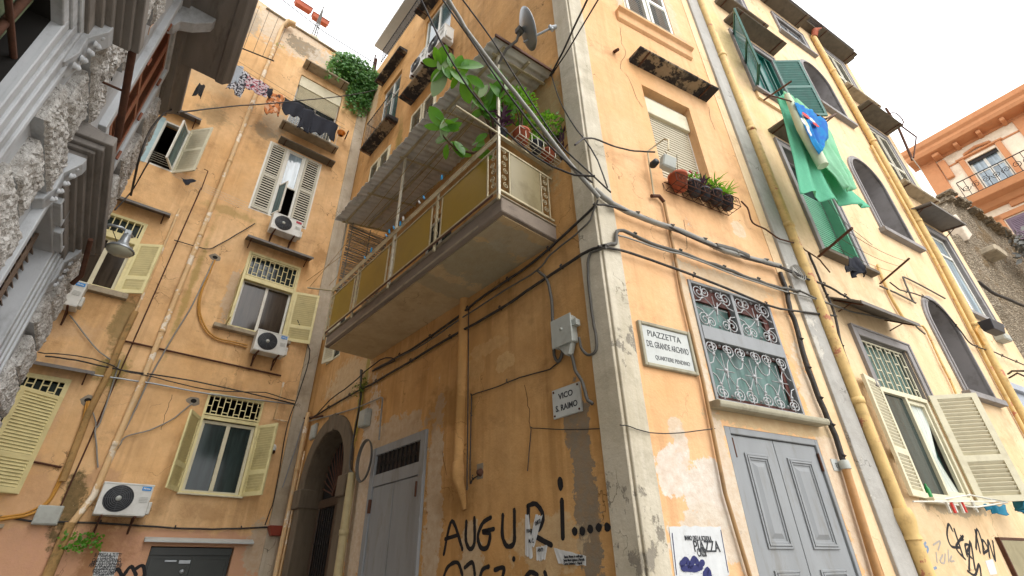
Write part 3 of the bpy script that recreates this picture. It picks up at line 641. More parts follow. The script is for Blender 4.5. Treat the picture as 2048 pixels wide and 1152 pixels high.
put('wall', wall_mesh(V, [(-9.76, 0), (0, 0), (0, 22), (-5.6, 22), (-5.6, 19.3), (-9.76, 19.3)], V.holes), ['stucco_v', 'hole', 'portal'], V.M, bC, label='ochre wall on the alley side')
# gray doors
m = MB(); x0, x1, _, zt = VD
m.box(x0-.04, x0+.1, -.05, .08, 0, zt+.04); m.box(x1-.1, x1+.05, -.05, .08, 0, zt+.04); m.box(x0+.1, x1-.1, -.04, .08, 3.02, 3.22); m.box(x0+.1, x1-.1, -.045, .08, zt-.1, zt+.04)
w = put('double_door', m, 'door_gray', V.M, bC, bevel=.006, label='flat gray metal double door with pierced vent')
for a, b_ in ((x0+.11, -4.76), (-4.74, x1-.11)):
    m = MB(); m.box(a, b_, -.025, .0, .03, 3.01)
    m.box(a+.12, b_-.12, -.04, -.026, .5, 1.62); put('leaf', m, 'door_gray', V.M, w, bevel=.006)
m = MB(); m.box(x0+.1, x1-.1, .0, .02, 3.22, zt-.1)
for i in range(11):
    x = x0+.2+i*.145; m.tube(scroll_pts(x, 3.39, .06, 1.4, i, 1 if i % 2 else -1, -.02, 7), .008, 4); m.box(x+.066, x+.08, -.03, .0, 3.22, zt-.1)
put('vent_grille', m, 'iron', V.M, w)
m = MB()
for z in (2.6, 1.0): m.box(x0+.07, x0+.11, -.07, -.02, z, z+.22); m.box(x1-.12, x1-.09, -.07, -.02, z+.1, z+.32)
put('hinge', m, 'rust', V.M, w)
# arched stone portal
m = MB(); inner = VA; c = (VA[0][0]+VA[1][0])/2
def ring(u0, u1, zs, rise, th, z0=0, k=18):
    r = (u1-u0)/2; cc = (u0+u1)/2; P = [(u1+th, z0)]+[(cc+(r+th)*cos(pi*i/k), zs+(rise+th)*sin(pi*i/k)) for i in range(k+1)]+[(u0-th, z0)]
    Q = [(u0, z0)]+[(cc-r*cos(pi*i/k), zs+rise*sin(pi*i/k)) for i in range(k+1)]+[(u1, z0)]
    return P+Q
m.prism(list(reversed(ring(-8.85, -6.85, 3.45, 1.05, .33)))[::-1], -.07, .02)
por = put('portal', m, 'portal', V.M, bC, bevel=.02, label='weathered dark stone arch')
for a, b_ in ((-9.22, -8.82), (-6.88, -6.5)): m = MB(); m.box(a, b_, -.13, .4, 3.0, 3.4); put('impost', m, 'portal', V.M, por, bevel=.02)
m = MB(); m.prism([(-7.98, 4.46), (-7.7, 4.46), (-7.66, 4.86), (-8.02, 4.86)], -.085, .02); put('keystone', m, 'portal', V.M, por, bevel=.015)
m = MB(); m.box(-8.85, -6.85, .33, .4, 3.0, 3.18); m.box(-8.85, -8.7, .33, .4, 0, 3.0); m.box(-7.0, -6.85, .33, .4, 0, 3.0); m.box(-7.9, -7.78, .33, .4, 0, 3.0)
gd = put('gate', m, 'wood_dark', V.M, bC, bevel=.01, label='dark wooden gate with turned iron bars')
m = MB()
for i in range(15):
    x = -8.64+i*.116
    if abs(x+7.84) < .09: continue
    m.tube([(x, .32, .3), (x, .32, 2.98)], .014, 5)
    for z in (1.1, 1.7, 2.3, 2.75): m.tube([(x, .32, z-.04), (x, .32, z), (x, .32, z+.04)], [.014, .028, .014], 5)
put('bar', m, 'iron', V.M, gd, kind=None)
m = MB(); cc = -7.835
for i in range(19):
    a = pi*(i+.5)/19; m.tube([(cc+.25*cos(a), .34, 3.2+.25*sin(a)), (cc+.94*cos(a), .34, 3.35+1.0*sin(a))], .016, 4)
m.tube([(cc+.25*cos(pi*i/12), .33, 3.2+.25*sin(pi*i/12)) for i in range(13)], .03, 5)
m.tube([(cc+.12*cos(pi*i/8), .33, 3.2+.12*sin(pi*i/8)) for i in range(9)], .02, 5)
put('fanlight', m, 'rust', V.M, gd)
m = MB(); m.prism(arch_pts(-8.84, -6.86, 3.1, 3.45, 16, 1.04), .42, .45); m.box(-8.7, -7.0, .4, .42, 0, 3.0); put('backing', m, 'hole', V.M, gd)
# upper alley windows
w = gl_window(bC, V, *VW1, fm='white', y=.08, gm='glass_blue', trans=[15.9], label='white french window with small iron balcony')
o = old_slab(bC, V, -8.7, -6.85, 13.72, .36, .13, 'peeled_slab', name='balcony', rust=(.06, .94))
m = MB()
for i in range(16): x = -8.6+i*.11; m.tube([(x, -.32, 13.86), (x, -.32, 14.95)], .009, 4)
for i in range(3): m.tube([(-8.6, -.08-.08*i, 13.86), (-8.6, -.08-.08*i, 14.95)], .009, 4); m.tube([(-6.95, -.08-.08*i, 13.86), (-6.95, -.08-.08*i, 14.95)], .009, 4)
m.tube([(-8.6, 0, 14.95), (-8.6, -.32, 14.95), (-6.95, -.32, 14.95), (-6.95, 0, 14.95)], .016, 5); m.tube([(-8.6, 0, 13.95), (-8.6, -.32, 13.95), (-6.95, -.32, 13.95), (-6.95, 0, 13.95)], .012, 5)
put('railing', m, 'iron', V.M, o)
old_slab(bC, V, -8.75, -6.95, 17.35, .3, .12, 'peeled_slab')
for a in (VW2, VW3):
    w = put('window', frame_mb(*a, 0, .08, .05, ((a[0]+a[1])/2,)), 'offwhite', V.M, bC, label='ivory louvred shutters closed')
    for s_ in (0, 1):
        ww = (a[1]-a[0])/2-.09; m = leaf_mb(ww, a[3]-a[2]-.1, .4, pitch=.08, cov=.3); moved(m, Matrix.Translation((a[0]+.05+s_*(ww+.08), .0, a[2]+.05))); put('shutter', m, 'offwhite', V.M, w)
old_slab(bC, V, -6.1, -4.25, 13.75, .4, .12, 'peeled_slab')
w = gl_window(bC, V, *VW4, fm='white', y=.06, gm='glass_blue', label='white window behind the air conditioners')
old_slab(bC, V, -5.95, -3.9, 18.0, .4, .12, 'peeled_slab')
w = put('window', frame_mb(-9.1, -8.27, 6.47, 7.88, .0, .08, .05), 'offwhite', V.M, bC, label='little window under the balcony corner')
add_leaf(w, V, 'L', -8.62, 6.45, 7.8, .45, 165, 'offwhite', None, out=.02)
m = MB(); m.box(-9.08, -8.3, .05, .06, 6.5, 7.84); put('pane', m, 'glass', V.M, w)
w = gl_window(bC, V, -4.6, -3.5, 6.0, 8.3, fm='white', y=.08, gm='glass', label='balcony door behind the amber panels')
# terrace railing and eave at the top of the alley side
m = MB()
for i in range(34): x = -9.3+i*.11; m.tube([(x, -.03, 19.3), (x, -.03, 20.25)], .012, 4)
m.tube([(-9.35, -.03, 20.25), (-5.6, -.03, 20.25)], .02, 5); m.tube([(-9.35, -.03, 19.4), (-5.6, -.03, 19.4)], .015, 5)
put('terrace_railing', m, 'iron', V.M, bC)
m = MB(); m.box(-9.7, -5.5, -.3, 3, 20.7, 20.85); m.box(-9.7, -5.5, 1.9, 2.0, 19.3, 20.7)
put('roof_slab', m, mat('pale_gray_soffit', '#b9bab8', .9, var=.1), V.M, bC)
# downpipes on the alley side
pipe(bC, V, [(-2.93, -.02, 5.72), (-2.92, -.02, 3.0)], .085, 'stucco_v', k=14, collars=False, label='ochre painted pipe let into the wall')
m = MB(); m.tube([(-2.92, -.03, 3.02), (-2.9, -.04, 2.95), (-2.88, -.05, 2.8), (-2.8, -.03, 2.6), (-2.76, -.01, 2.4)], [.09, .1, .09, .06, .03], 12); put('pipe_shoe', m, 'stucco_v', V.M, bC)
pipe(bC, V, [(-9.38, -.1, 5.25), (-9.4, -.1, 3), (-9.46, -.1, 0)], .055, 'pipe_ochre')
pipe(bC, V, [(-9.25, -.06, 4.3), (-9.32, -.06, 0)], .02, 'pipe_ochre', collars=False, name='gas_pipe')
pipe(bC, V, [(-6.24, -.12, 3.36), (-6.22, -.12, 0)], .075, mat('beige_plastic_pipe', '#ab9c74', .6, var=.12, dirt='#7d6f50', dirtamt=.5) , every=1.5)
pipe(bC, V, [V.q(645, 832, .06), V.q(598, 838, .06), V.q(575, 860, .1)], .025, 'rust', collars=False, name='gas_pipe')

# ---------------- piazza side, near part (F)
FW1 = (1.55, 2.95, 11.72, 14.4); FW2 = (1.48, 2.66, 7.05, 9.35); FW3 = (1.45, 3.12, 3.38, 5.12); FD = (1.48, 3.22, 0, 3.1)
for a in (FW1, FW2): hole(F, rect(*a), reveal=.28)
hole(F, rect(*FW3), reveal=.16); hole(F, rect(*FD), reveal=.16)
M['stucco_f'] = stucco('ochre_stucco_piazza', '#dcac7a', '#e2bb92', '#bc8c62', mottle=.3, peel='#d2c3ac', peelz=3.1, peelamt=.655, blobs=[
    (1.0, 2.35, .42, .38, '#e2dbd0', .95, .06), (.55, 2.5, .25, .26, '#e4ddd2', .9, .06), (.95, 1.95, .55, .28, '#ddd4c4', .9, .08), (.75, 2.75, .1, .25, '#e2dbd0', .8, .1), (.7, 3.0, .12, .14, '#dacdb8', .8, .1),
    (2.3, 5.3, 1.1, .17, '#cfbfa4', .8, .12), (3.36, 4.6, .2, .9, '#d9bd98', .75, .2), (3.42, 2.6, .24, 1.9, '#dccdb6', .85, .08), (1.36, 4.3, .09, 1.1, '#d6c6ac', .9, .06), (1.38, 1.8, .12, 1.9, '#dbcdb8', .9, .06),
    (2.4, 3.25, 1.2, .16, '#c9b48e', .85, .1), (3.0, 12.9, .25, .9, '#dccab0', .7, .3), (1.4, 13, .14, 1.3, '#d3c9ba', .8, .1), (3.0, 6.5, .16, .16, '#e3d3b8', .8, .12), (3.1, 5.4, .5, .3, '#d9b88e', .5, .3)])
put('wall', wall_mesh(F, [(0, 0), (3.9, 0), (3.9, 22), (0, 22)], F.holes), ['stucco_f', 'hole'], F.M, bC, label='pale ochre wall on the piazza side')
m = MB(); m.prism([(0, 0), (.285, 0), (.31, 22), (0, 22)], -.04, .01); m2 = MB()
put('corner_pilaster', m, 'cream', F.M, bC, bevel=.008, label='cream corner band facing the piazza')
m = MB(); m.prism([(-.3, 0), (.004, 0), (.004, 22), (-.36, 22)], -.045, .01); put('corner_pilaster', m, 'cream', V.M, bC, bevel=.008, label='cream corner band facing the alley')
m = MB(); m.prism([(3.6, 0), (3.98, 0), (4.02, 6.5), (4.34, 22), (3.9, 22), (3.88, 6.5)][:0] or [(3.9, 0), (4.3, 0), (4.3, 22), (3.9, 22)], -.05, 4)
put('wall_strip', m, 'gray_strip', F.M, bC, bevel=.008, label='gray painted vertical strip')
# top window and sill
w = put('window', frame_mb(*FW1, .02, .1, .06, ((FW1[0]+FW1[1])/2,)), 'white', F.M, bC, label='white louvred window over a deep ochre sill')
for s_ in (0, 1):
    ww = (FW1[1]-FW1[0])/2-.1; m = leaf_mb(ww, 2.56, .42, pitch=.08, cov=.3); moved(m, Matrix.Translation((FW1[0]+.06+s_*(ww+.08), .02, FW1[2]+.06))); put('shutter', m, 'white', F.M, w)
m = MB(); m.extr([(0, 11.2), (-.06, 11.24), (-.08, 11.42), (-.16, 11.46), (-.16, 11.52), (0, 11.53)], 1.22, 3.25); put('ledge', m, 'stucco_f', F.M, bC, bevel=.008)
m = MB(); m.box(1.48, 3.12, -.12, .1, 11.53, 11.66); put('sill', m, 'concrete', F.M, w, bevel=.01)
old_slab(bC, F, 1.3, 3.3, 9.88, .32, .08, 'peeled_slab', rust=(.1, .88))
# blind window
w = put('window', frame_mb(*FW2, .17, .24, .03), 'white', F.M, bC, label='window shut by an ivory roller blind')
m = MB(); m.box(FW2[0]+.01, FW2[1]-.01, .1, .2, 8.78, 9.2); put('blind_box', m, 'offwhite', F.M, w, bevel=.01)
m = MB()
for i in range(27): z = 7.07+i*.064; m.extr([(.2, z), (.17, z+.014), (.17, z+.05), (.2, z+.058)], FW2[0]+.02, FW2[1]-.02)
put('roller_blind', m, mat('beige_blind_slats', '#b8af98', .6, var=.1), F.M, w)
# grille window
u0, u1, z0, z1 = FW3
m = frame_mb(u0, u1, z0, z1, -.02, .06, .045, (), ()); m.box((u0+u1)/2-.03, (u0+u1)/2+.03, -.025, .06, 4.3, z1-.045); m.box(u0+.045, u1-.045, -.03, .06, 4.22, 4.42)
w = put('window', m, 'door_gray', F.M, bC, bevel=.004, label='gray framed window with wrought iron scrolls')
def scrollwork(cx, cz, W_, H_, y=-.005, r=.009):
    m = MB(); sx, sz = W_/2, H_/2
    for k in range(8):
        a = pi*k/4+pi/8*0; m.tube([(cx, y, cz), (cx+sx*.62*cos(a), y, cz+sz*.62*sin(a))], r*.8, 4)
    for sg in (-1, 1):
        for sv in (-1, 1):
            q = min(sx, sz)*.34
            a0 = atan2(-sv, -sg)
            m.tube(scroll_pts(cx+sg*(sx-q*1.05), cz+sv*(sz-q*1.0), q, 1.7, a0, sg*sv, y, 11), r, 5)
            m.tube(scroll_pts(cx+sg*q*1.25, cz+sv*(sz-q*.8), q*.72, 1.5, atan2(-sv, sg), -sg*sv, y, 10), r, 5)
            m.tube([(cx+sg*(sx-.01), y, cz+sv*sz*.15), (cx+sg*(sx*.72), y, cz+sv*sz*.22), (cx+sg*sx*.5, y, cz+sv*sz*.5), (cx+sg*sx*.52, y, cz+sv*(sz-.01))], r, 5)
            for px_, pz_ in ((sx*.55, sz*.5), (0, sz*.86)):
                m.lathe([(0, .022), (.02, .014), (.024, 0)], c=(cx+sg*px_, y, cz+sv*pz_), axis='y', k=6)
    m.lathe([(0, .03), (.028, .018), (.03, 0)], c=(cx, y, cz), axis='y', k=8)
    m.tube([(cx, y-.012, cz-.1), (cx+.1*0+.05, y-.012, cz+.1)], .011, 5)
    return m
mid = (u0+u1)/2
for a, b_ in ((u0+.045, mid-.03), (mid+.03, u1-.045)): put('scroll_grille', scrollwork((a+b_)/2, (4.42+z1-.045)/2, b_-a, z1-.045-4.42), 'scroll', F.M, w)
m = MB(); n3 = 3; W3 = (u1-u0-.09)/n3
for i in range(n3):
    q = scrollwork(u0+.045+W3*(i+.5), (z0+.05+4.22)/2, W3, 4.22-z0-.05); m.v_off = 0; m.add(q.v, q.f, True)
put('scroll_grille', m, 'scroll', F.M, w)
panes(w, F, [(u0+.05, u1-.05, z0+.05, 4.22)], .08, 'glass_teal'); panes(w, F, [(u0+.05, u1-.05, 4.42, z1-.05)], .09, 'glass_teal')
m = frame_mb(u0+.06, u1-.06, z0+.04, 4.24, .05, .078, .07); m.box(u0+.06, u1-.06, .05, .088, 4.85, z1-.04); m.box(u0+.05, u0+.12, .05, .085, 4.4, z1); m.box(u1-.17, u1-.06, .05, .085, 4.4, z1); m.box(mid-.05, mid+.05, .06, .086, 4.42, z1-.04)
put('inner_frame', m, mat('dark_red_wood', '#5a2c22', .6, var=.3), F.M, w)
m = MB(); m.extr([(.1, 3.29), (-.15, 3.27), (-.17, 3.3), (-.17, 3.34), (-.14, 3.36), (.1, 3.375)], 1.32, 3.36); put('sill', m, 'marble_frame', F.M, w, bevel=.006)
# panelled door
x0, x1, _, zt = FD; mid = 2.34
m = MB(); m.box(x0, x0+.1, .0, .1, 0, zt); m.box(x1-.06, x1, .0, .1, 0, zt); m.box(x0+.1, x1-.06, .0, .1, zt-.08, zt)
w = put('double_door', m, 'door_gray', F.M, bC, bevel=.006, label='gray double door with raised panels')
for a, b_ in ((x0+.105, mid-.006), (mid+.006, x1-.065)):
    m = MB(); m.box(a, b_, .03, .08, .02, zt-.09)
    for pz0, pz1 in ((1.82, 2.82), (.5, 1.62), (.1, .4)):
        pa, pb = a+.17, b_-.16
        for dd, yy in ((0, .012), (.028, .004), (.052, .018)):
            for bx in ((pa+dd, pa+dd+.024, pz0+dd, pz1-dd), (pb-dd-.024, pb-dd, pz0+dd, pz1-dd), (pa+dd+.024, pb-dd-.024, pz0+dd, pz0+dd+.024), (pa+dd+.024, pb-dd-.024, pz1-dd-.024, pz1-dd)):
                m.box(bx[0], bx[1], yy, .031, bx[2], bx[3])
        ia, ib, ic, id_ = pa+.1, pb-.1, pz0+.1, pz1-.1; e = .05
        m.add([(ia, .03, ic), (ib, .03, ic), (ib, .03, id_), (ia, .03, id_), (ia+e, .008, ic+e), (ib-e, .008, ic+e), (ib-e, .008, id_-e), (ia+e, .008, id_-e)],
              [(4, 5, 6, 7), (0, 1, 5, 4), (1, 2, 6, 5), (2, 3, 7, 6), (3, 0, 4, 7)])
    put('leaf', m, 'door_gray', F.M, w, bevel=.003)
m = MB()
for x, z in ((x0+.105, 2.75), (x1-.065, 2.7), (x0+.105, .8), (x1-.065, .8)): m.tube([(x, .01, z), (x, .01, z+.22)], .016, 8)
put('hinge', m, 'rust', F.M, w)
# pipes on the piazza side
pipe(bC, F, [F.q(1328, 404, .05), F.q(1347, 497, .05), F.q(1363, 584, .05), F.q(1407, 767, .05), F.q(1450, 985, .05), F.q(1500, 1152, .05), (1.4, -.05, 0)], .022, mat('tan_painted_gas_pipe', '#a8855a', .7, var=.3, dirt='#4d4038', dirtamt=.6), collars=False, name='gas_pipe')
pipe(bC, F, [F.q(1328, 404, .05), F.q(1318, 392, .06), F.q(1303, 392, .06)], .028, 'rust', collars=False, name='pipe_elbow')
# ---------------- piazza side, yellow part (G)
def gz(u0, u1, z0, z1): return (u0, u1, z0, z1)
GW1 = (1.62, 3.0, 15.6, 17.6); GW2 = (1.66, 3.2, 11.65, 13.95); GW3 = (1.62, 3.0, 6.85, 9.75); GW4 = (1.52, 3.08, 2.5, 5.1)
GA1 = arch_pts(5.2, 6.55, 13.25, 14.9, 14, .72); GA2 = arch_pts(5.0, 6.45, 8.62, 10.5, 14, .75); GA3 = arch_pts(5.0, 6.2, 4.6, 6.1, 14, .72)
GT = (5.1, 6.5, 16.75, 17.7); GR1 = (7.75, 9.1, 15.7, 17.95); GR2 = (7.8, 9.15, 11.4, 13.9); GR3 = (7.55, 9.15, 7.1, 9.75)
for a in (GW1, GW2, GW3, GW4, GT, GR1, GR2, GR3): hole(G, rect(*a), reveal=.3)
for a in (GA1, GA2, GA3): hole(G, a, reveal=.5)
M['stucco_g'] = stucco('yellow_stucco_piazza', '#dabb92', '#e1caa8', '#b8986e', mottle=.3, peel='#b5aa96', peelz=3.0, peelamt=.69, blobs=[
    (1.1, 13.3, .5, 1.6, '#dcc98a', .6, .5), (1.3, 10.6, .4, 1.2, '#d8c78a', .5, .5), (2.4, 2.42, 1.0, .14, '#b0a28a', .9, .1), (1.0, 1.7, .4, .5, '#d2ba8c', .5, .3), (.2, 3.0, .25, 2.0, '#cdaa74', .5, .4)])
put('wall', wall_mesh(G, [(-.3, 0), (9.92, 0), (9.92, 18.7), (-.3, 18.7)], G.holes, rm=2), ['stucco_g', 'hole', 'gray_trim'], G.M, bC, label='pale yellow wall at the right')
m = MB(); m.box(-.3, 10.1, -.25, 3, 18.7, 18.82); put('roof_edge', m, 'dark_slab', G.M, bC, bevel=.01)
m = MB()
for i in range(90): x = 3.6+i*.07; m.tube([(x, -.42, 18.83), (x, .4, 18.98)], .03, 5)
put('corrugated_sheet', m, 'lead', G.M, bC)
def surround(w, u0, u1, z0, z1, t=.14, proj=.04, inset=.06, arch=None):
    m = MB()
    if arch:
        for d, pr in ((0, proj), (.1, proj+.025)):
            zs, rise = arch
            P = ring(u0-d*.0, u1, zs, rise, t-d*.45 if d == 0 else .05, z0); m.prism(P, -pr, .01)
    else:
        for a in ((u0-t, u0, z0, z1+t), (u1, u1+t, z0, z1+t), (u0, u1, z1, z1+t)): m.box(a[0], a[1], -proj, .02, a[2], a[3])
        for a in ((u0-t-.035, u0-t+.02, z0, z1+t), (u1+t-.02, u1+t+.035, z0, z1+t), (u0-t-.035, u1+t+.035, z1+t, z1+t+.035)): m.box(a[0], a[1], -proj-.02, .02, a[2], a[3])
    return m
for k, a in enumerate((GW1, GW2, GW3, GW4, GT, GR1, GR2, GR3)):
    if k == 3: a = (a[0]-.02, a[1]+.02, a[2]+1.65, a[3])
    put('surround', surround(G, *a), 'gray_trim', G.M, bC, bevel=.006)
for a, (u0, u1, z0, zs, rise) in ((GA1, (5.2, 6.55, 13.25, 14.9, .72)), (GA2, (5.0, 6.45, 8.62, 10.5, .75)), (GA3, (5.0, 6.2, 4.6, 6.1, .72))):
    s_ = put('surround', surround(G, u0, u1, z0, 0, .13, .04, arch=(zs, rise)), 'gray_trim', G.M, bC, bevel=.006, label='gray arched surround')
    m = MB(); m.prism([(x+(.006 if x < (u0+u1)/2 else -.006), z) for x, z in arch_pts(u0, u1, z0+.005, zs, 14, rise-.006)], .44, .48); put('niche', m, mat('slate_gray_plaster', '#8d8886', .9, var=.2) if 'niche' not in M else M['niche'], G.M, s_)
    sill(s_, G, u0-.22, u1+.22, z0, .14, .12, 'gray_trim')
# col 1
w = gl_window(bC, G, *GW1, fm='white', y=.1, gm='glass_sky', label='topmost white window'); old_slab(bC, G, 1.38, 3.3, 15.25, .3, .1, 'dark_slab', name='ledge')
m = leaf_mb(.6, 1.9, .45); moved(m, Matrix.Translation((1.68, .06, 15.65))); put('shutter', m, 'offwhite', G.M, w)
w = put('window', frame_mb(*GW2, .02, .12, .06), 'green', G.M, bC, label='green shuttered window with laundry below')
panes(w, G, [(GW2[0]+.07, GW2[1]-.07, GW2[2]+.07, GW2[3]-.07)], .1, mat('green_glazing', '#0c5f56', .3, var=.4)); 
m = MB(); m.box(2.4, 2.46, .03, .08, 11.7, 13.9); m.box(1.8, 1.84, .03, .08, 11.7, 13.9); m.box(2.9, 2.94, .03, .08, 11.7, 13.9); put('mullion', m, 'green', G.M, w)
add_leaf(w, G, 'L', GW2[0], GW2[2], GW2[3], .78, 140, 'green', .46, out=.03, th=.045, pitch=.09)
add_leaf(w, G, 'R', GW2[1], GW2[2], GW2[3], .78, 150, 'green', .5, out=.03, th=.045, pitch=.1)
sill(w, G, 1.45, 3.4, GW2[2]-.02, .14, .08); m = MB(); m.box(1.5, 3.35, -.06, .02, 11.3, 11.54); put('ledge', m, 'stucco_g', G.M, bC)
old_slab(bC, G, 1.45, 3.55, 14.42, .42, .06, 'dark_slab')
w = put('window', frame_mb(*GW3, .2, .26, .05), 'gray_trim', G.M, bC, label='tall window with green roller blind')
m = MB()
for i in range(30): z = 6.88+i*.065; m.extr([(.25, z), (.215, z+.012), (.215, z+.048), (.25, z+.056)], GW3[0]+.05, GW3[1]-.05)
put('roller_blind', m, 'green_slat', G.M, w); panes(w, G, [(GW3[0]+.05, GW3[1]-.05, 8.8, 9.7)], .24, 'glass')
m = MB(); m.box(GW3[1]-.055, GW3[1]-.004, .0, .2, 6.86, 9.74); m.box(GW3[0]+.004, GW3[0]+.05, .02, .2, 6.86, 9.74); put('guide', m, 'green_slat', G.M, w)
sill(w, G, 1.4, 3.2, GW3[2]-.01, .16, .08, 'dark_slab')
old_slab(bC, G, 1.38, 2.6, 10.1, .42, .04, 'dark_slab')
# big window with ivory shutters, grille over it
u0, u1, z0, z1 = GW4
m = frame_mb(u0, u1, z0, 4.18, .0, .12, .07); m.box(2.28, 2.34, .0, .1, z0+.07, 4.11)
w = put('window', m, 'offwhite', G.M, bC, bevel=.004, label='low window with wide ivory shutters and sheer curtain')
put('grille', grille_mb(u0+.02, u1-.02, 4.2, 5.08, .06, 10, .009, 2), 'offwhite', G.M, w); m = MB(); m.box(u0+.02, u1-.02, .14, .15, 4.2, 5.08); put('pane', m, 'glass_teal', G.M, w)
m = frame_mb(2.36, 3.0, z0+.08, 4.1, .04, .09, .06); put('sash', m, 'offwhite', G.M, w)
m = MB(); NC = 22
for i in range(NC+1):
    for j in range(11):
        t = j/10; ztop, zb = 4.05, z0+.1; pin = 1-.62*max(0, 1-abs(t-.62)/.4); x = 2.42+(.52*(i/NC))*pin+.24*(1-pin)*1.6*0+.1*(1-pin)
        m.v.append((x, .1+.018*sin(i*1.9), ztop+(zb-ztop)*t))
m.f = [[i*11+j, (i+1)*11+j, (i+1)*11+j+1, i*11+j+1] for i in range(NC) for j in range(10)]; m.mi = [0]*len(m.f); m.smooth = set(range(len(m.f)))
put('curtain', m, 'curtain', G.M, w)
m = MB(); m.box(u0+.07, 3.0, .16, .17, z0+.05, 4.12); put('pane', m, 'glass_teal', G.M, w)
m = MB(); m.box(u0+.07, 2.28, .05, .06, z0+.07, 4.1); put('pane', m, 'glass', G.M, w)
add_leaf(w, G, 'L', u0, z0-.02, 4.25, .66, 171, 'offwhite', .36, out=.03, stile=.09, pitch=.055, th=.045)
add_leaf(w, G, 'R', u1, z0-.0, 4.24, .74, 140, 'offwhite', .38, out=.05, stile=.1, pitch=.06, th=.045)
sill(w, G, u0-.1, u1+.1, z0-.01, .14, .07, 'offwhite')
canopy(bC, G, 1.05, 2.95, 5.72, .44, .3, .03, 'lead')
# col 2 top window, col 3 windows
w = gl_window(bC, G, *GT, fm='gray_trim', y=.04, gm='glass_sky', label='small wide window under the eave'); sill(w, G, 4.85, 6.8, 16.74, .12, .1, 'gray_trim')
for k, a in enumerate((GR1, GR2)):
    w = put('window', frame_mb(*a, .0, .07, .05, ((a[0]+a[1])/2,)), 'white', G.M, bC, label='white framed gray shutters below the eave' if k == 0 else 'white framed gray shutters, second from the eave')
    for s_ in (0, 1):
        ww = (a[1]-a[0])/2-.08; m = leaf_mb(ww, a[3]-a[2]-.1, .38, pitch=.08, cov=.3); moved(m, Matrix.Translation((a[0]+.05+s_*(ww+.06), .01, a[2]+.05))); put('shutter', m, 'shade_white', G.M, w)
        m = MB(); m.box(a[0]+.1+s_*(ww+.06), a[0]+s_*(ww+.06)+ww, .045, .05, a[2]+.2, a[3]-.2)
    old_slab(bC, G, a[0]-.3, a[1]+.35, a[2]-.3, .3, .12, 'concrete', name='ledge')
    sill(w, G, a[0]-.2, a[1]+.2, a[2]-.01, .1, .06)
old_slab(bC, G, 7.5, 9.6, 14.35, .5, .05, 'dark_slab'); old_slab(bC, G, 7.5, 9.7, 18.35, .45, .06, 'dark_slab'); old_slab(bC, G, 4.6, 6.7, 18.3, .45, .06, 'dark_slab'); old_slab(bC, G, 2.9, 4.5, 18.3, .45, .06, 'dark_slab')
w = gl_window(bC, G, *GR3, fm='white', y=.05, t=.08, gm='glass_sky', trans=[9.1], label='tall white french window at the right edge'); canopy(bC, G, 7.35, 9.4, 10.15, .55, .1, .04, 'lead')
sill(w, G, 7.35, 9.4, 7.08, .12, .1)
# gray strip pipes
pipe(bC, G, [(.42, -.1, 18.6), (.42, -.1, 6), (.44, -.1, 2.25)], .085, 'pipe_yellow', k=14, every=2.3, label='fat yellow downpipe beside the gray strip')
m = MB(); m.tube([(.44, -.1, 2.3), (.44, -.1, 2.22), (.44, -.1, 2.14), (.45, -.1, 2.0), (.45, -.1, 1.93)], [.11, .13, .13, .1, .12], 14); m.tube([(.45, -.1, 1.93), (.47, -.1, 0)], .1, 14); put('pipe_socket', m, 'pipe_yellow', G.M, bC)
pipe(bC, G, [(7.42, -.1, 18.3), (7.44, -.1, 11.5), (7.42, -.1, 8.6), (7.1, -.1, 5.2), (6.95, -.1, 0)], .085, 'pipe_yellow', k=12, every=2.4, label='yellow downpipe near the right end')
m = MB(); m.tube([(7.42, -.12, 18.2), (7.5, -.2, 18.5), (7.8, -.3, 18.55)], [.1, .13, .15], 10); put('gutter_elbow', m, 'terracotta', G.M, bC)
pipe(bC, G, [(7.22, -.06, 12.6), (7.2, -.06, 8.6), (6.86, -.06, 5.2), (6.7, -.06, 0)], .04, 'pipe_yellow', collars=False)
pipe(bC, F, [F.q(1690, 932, .08), F.q(1757, 1152, .08), (3.86, -.08, 0)], .05, mat('tan_pipe', '#b88a58', .6, var=.15, dirt='#8d6a48', dirtamt=.5), collars=False)
m = MB(); a = F.q(1690, 932, .08); m.tube([a+Vector((0, 0, .07)), a+Vector((0, 0, .06)), a-Vector((0, 0, .04))], [.05, .065, .065], 10); put('pipe_cap', m, 'box', F.M, bC)
# painted ground floor shop front far right
m = MB(); m.prism([(7.35, 0), (9.9, 0), (9.9, 5.0), (7.35, 5.0)], -.05, .01); m.box(7.25, 9.9, -.14, .01, 5.0, 5.16); m.box(8.0, 9.2, -.065, -.05, 0, 3.9)
put('shop_surround', m, mat('blue_gray_paint', '#a3a9b2', .8, var=.12, dirt='#7a7d80', dirtamt=.4), G.M, bC, bevel=.01)

ac_unit(V, -5.55, 14.1, .82, .56, 'air conditioner with bare underside, the left one of the two high over the alley', 'box', brand=None)
ac_unit(V, -4.62, 13.95, .86, .62, 'air conditioner high over the alley, the right and larger one of the two', 'box', brand=None)
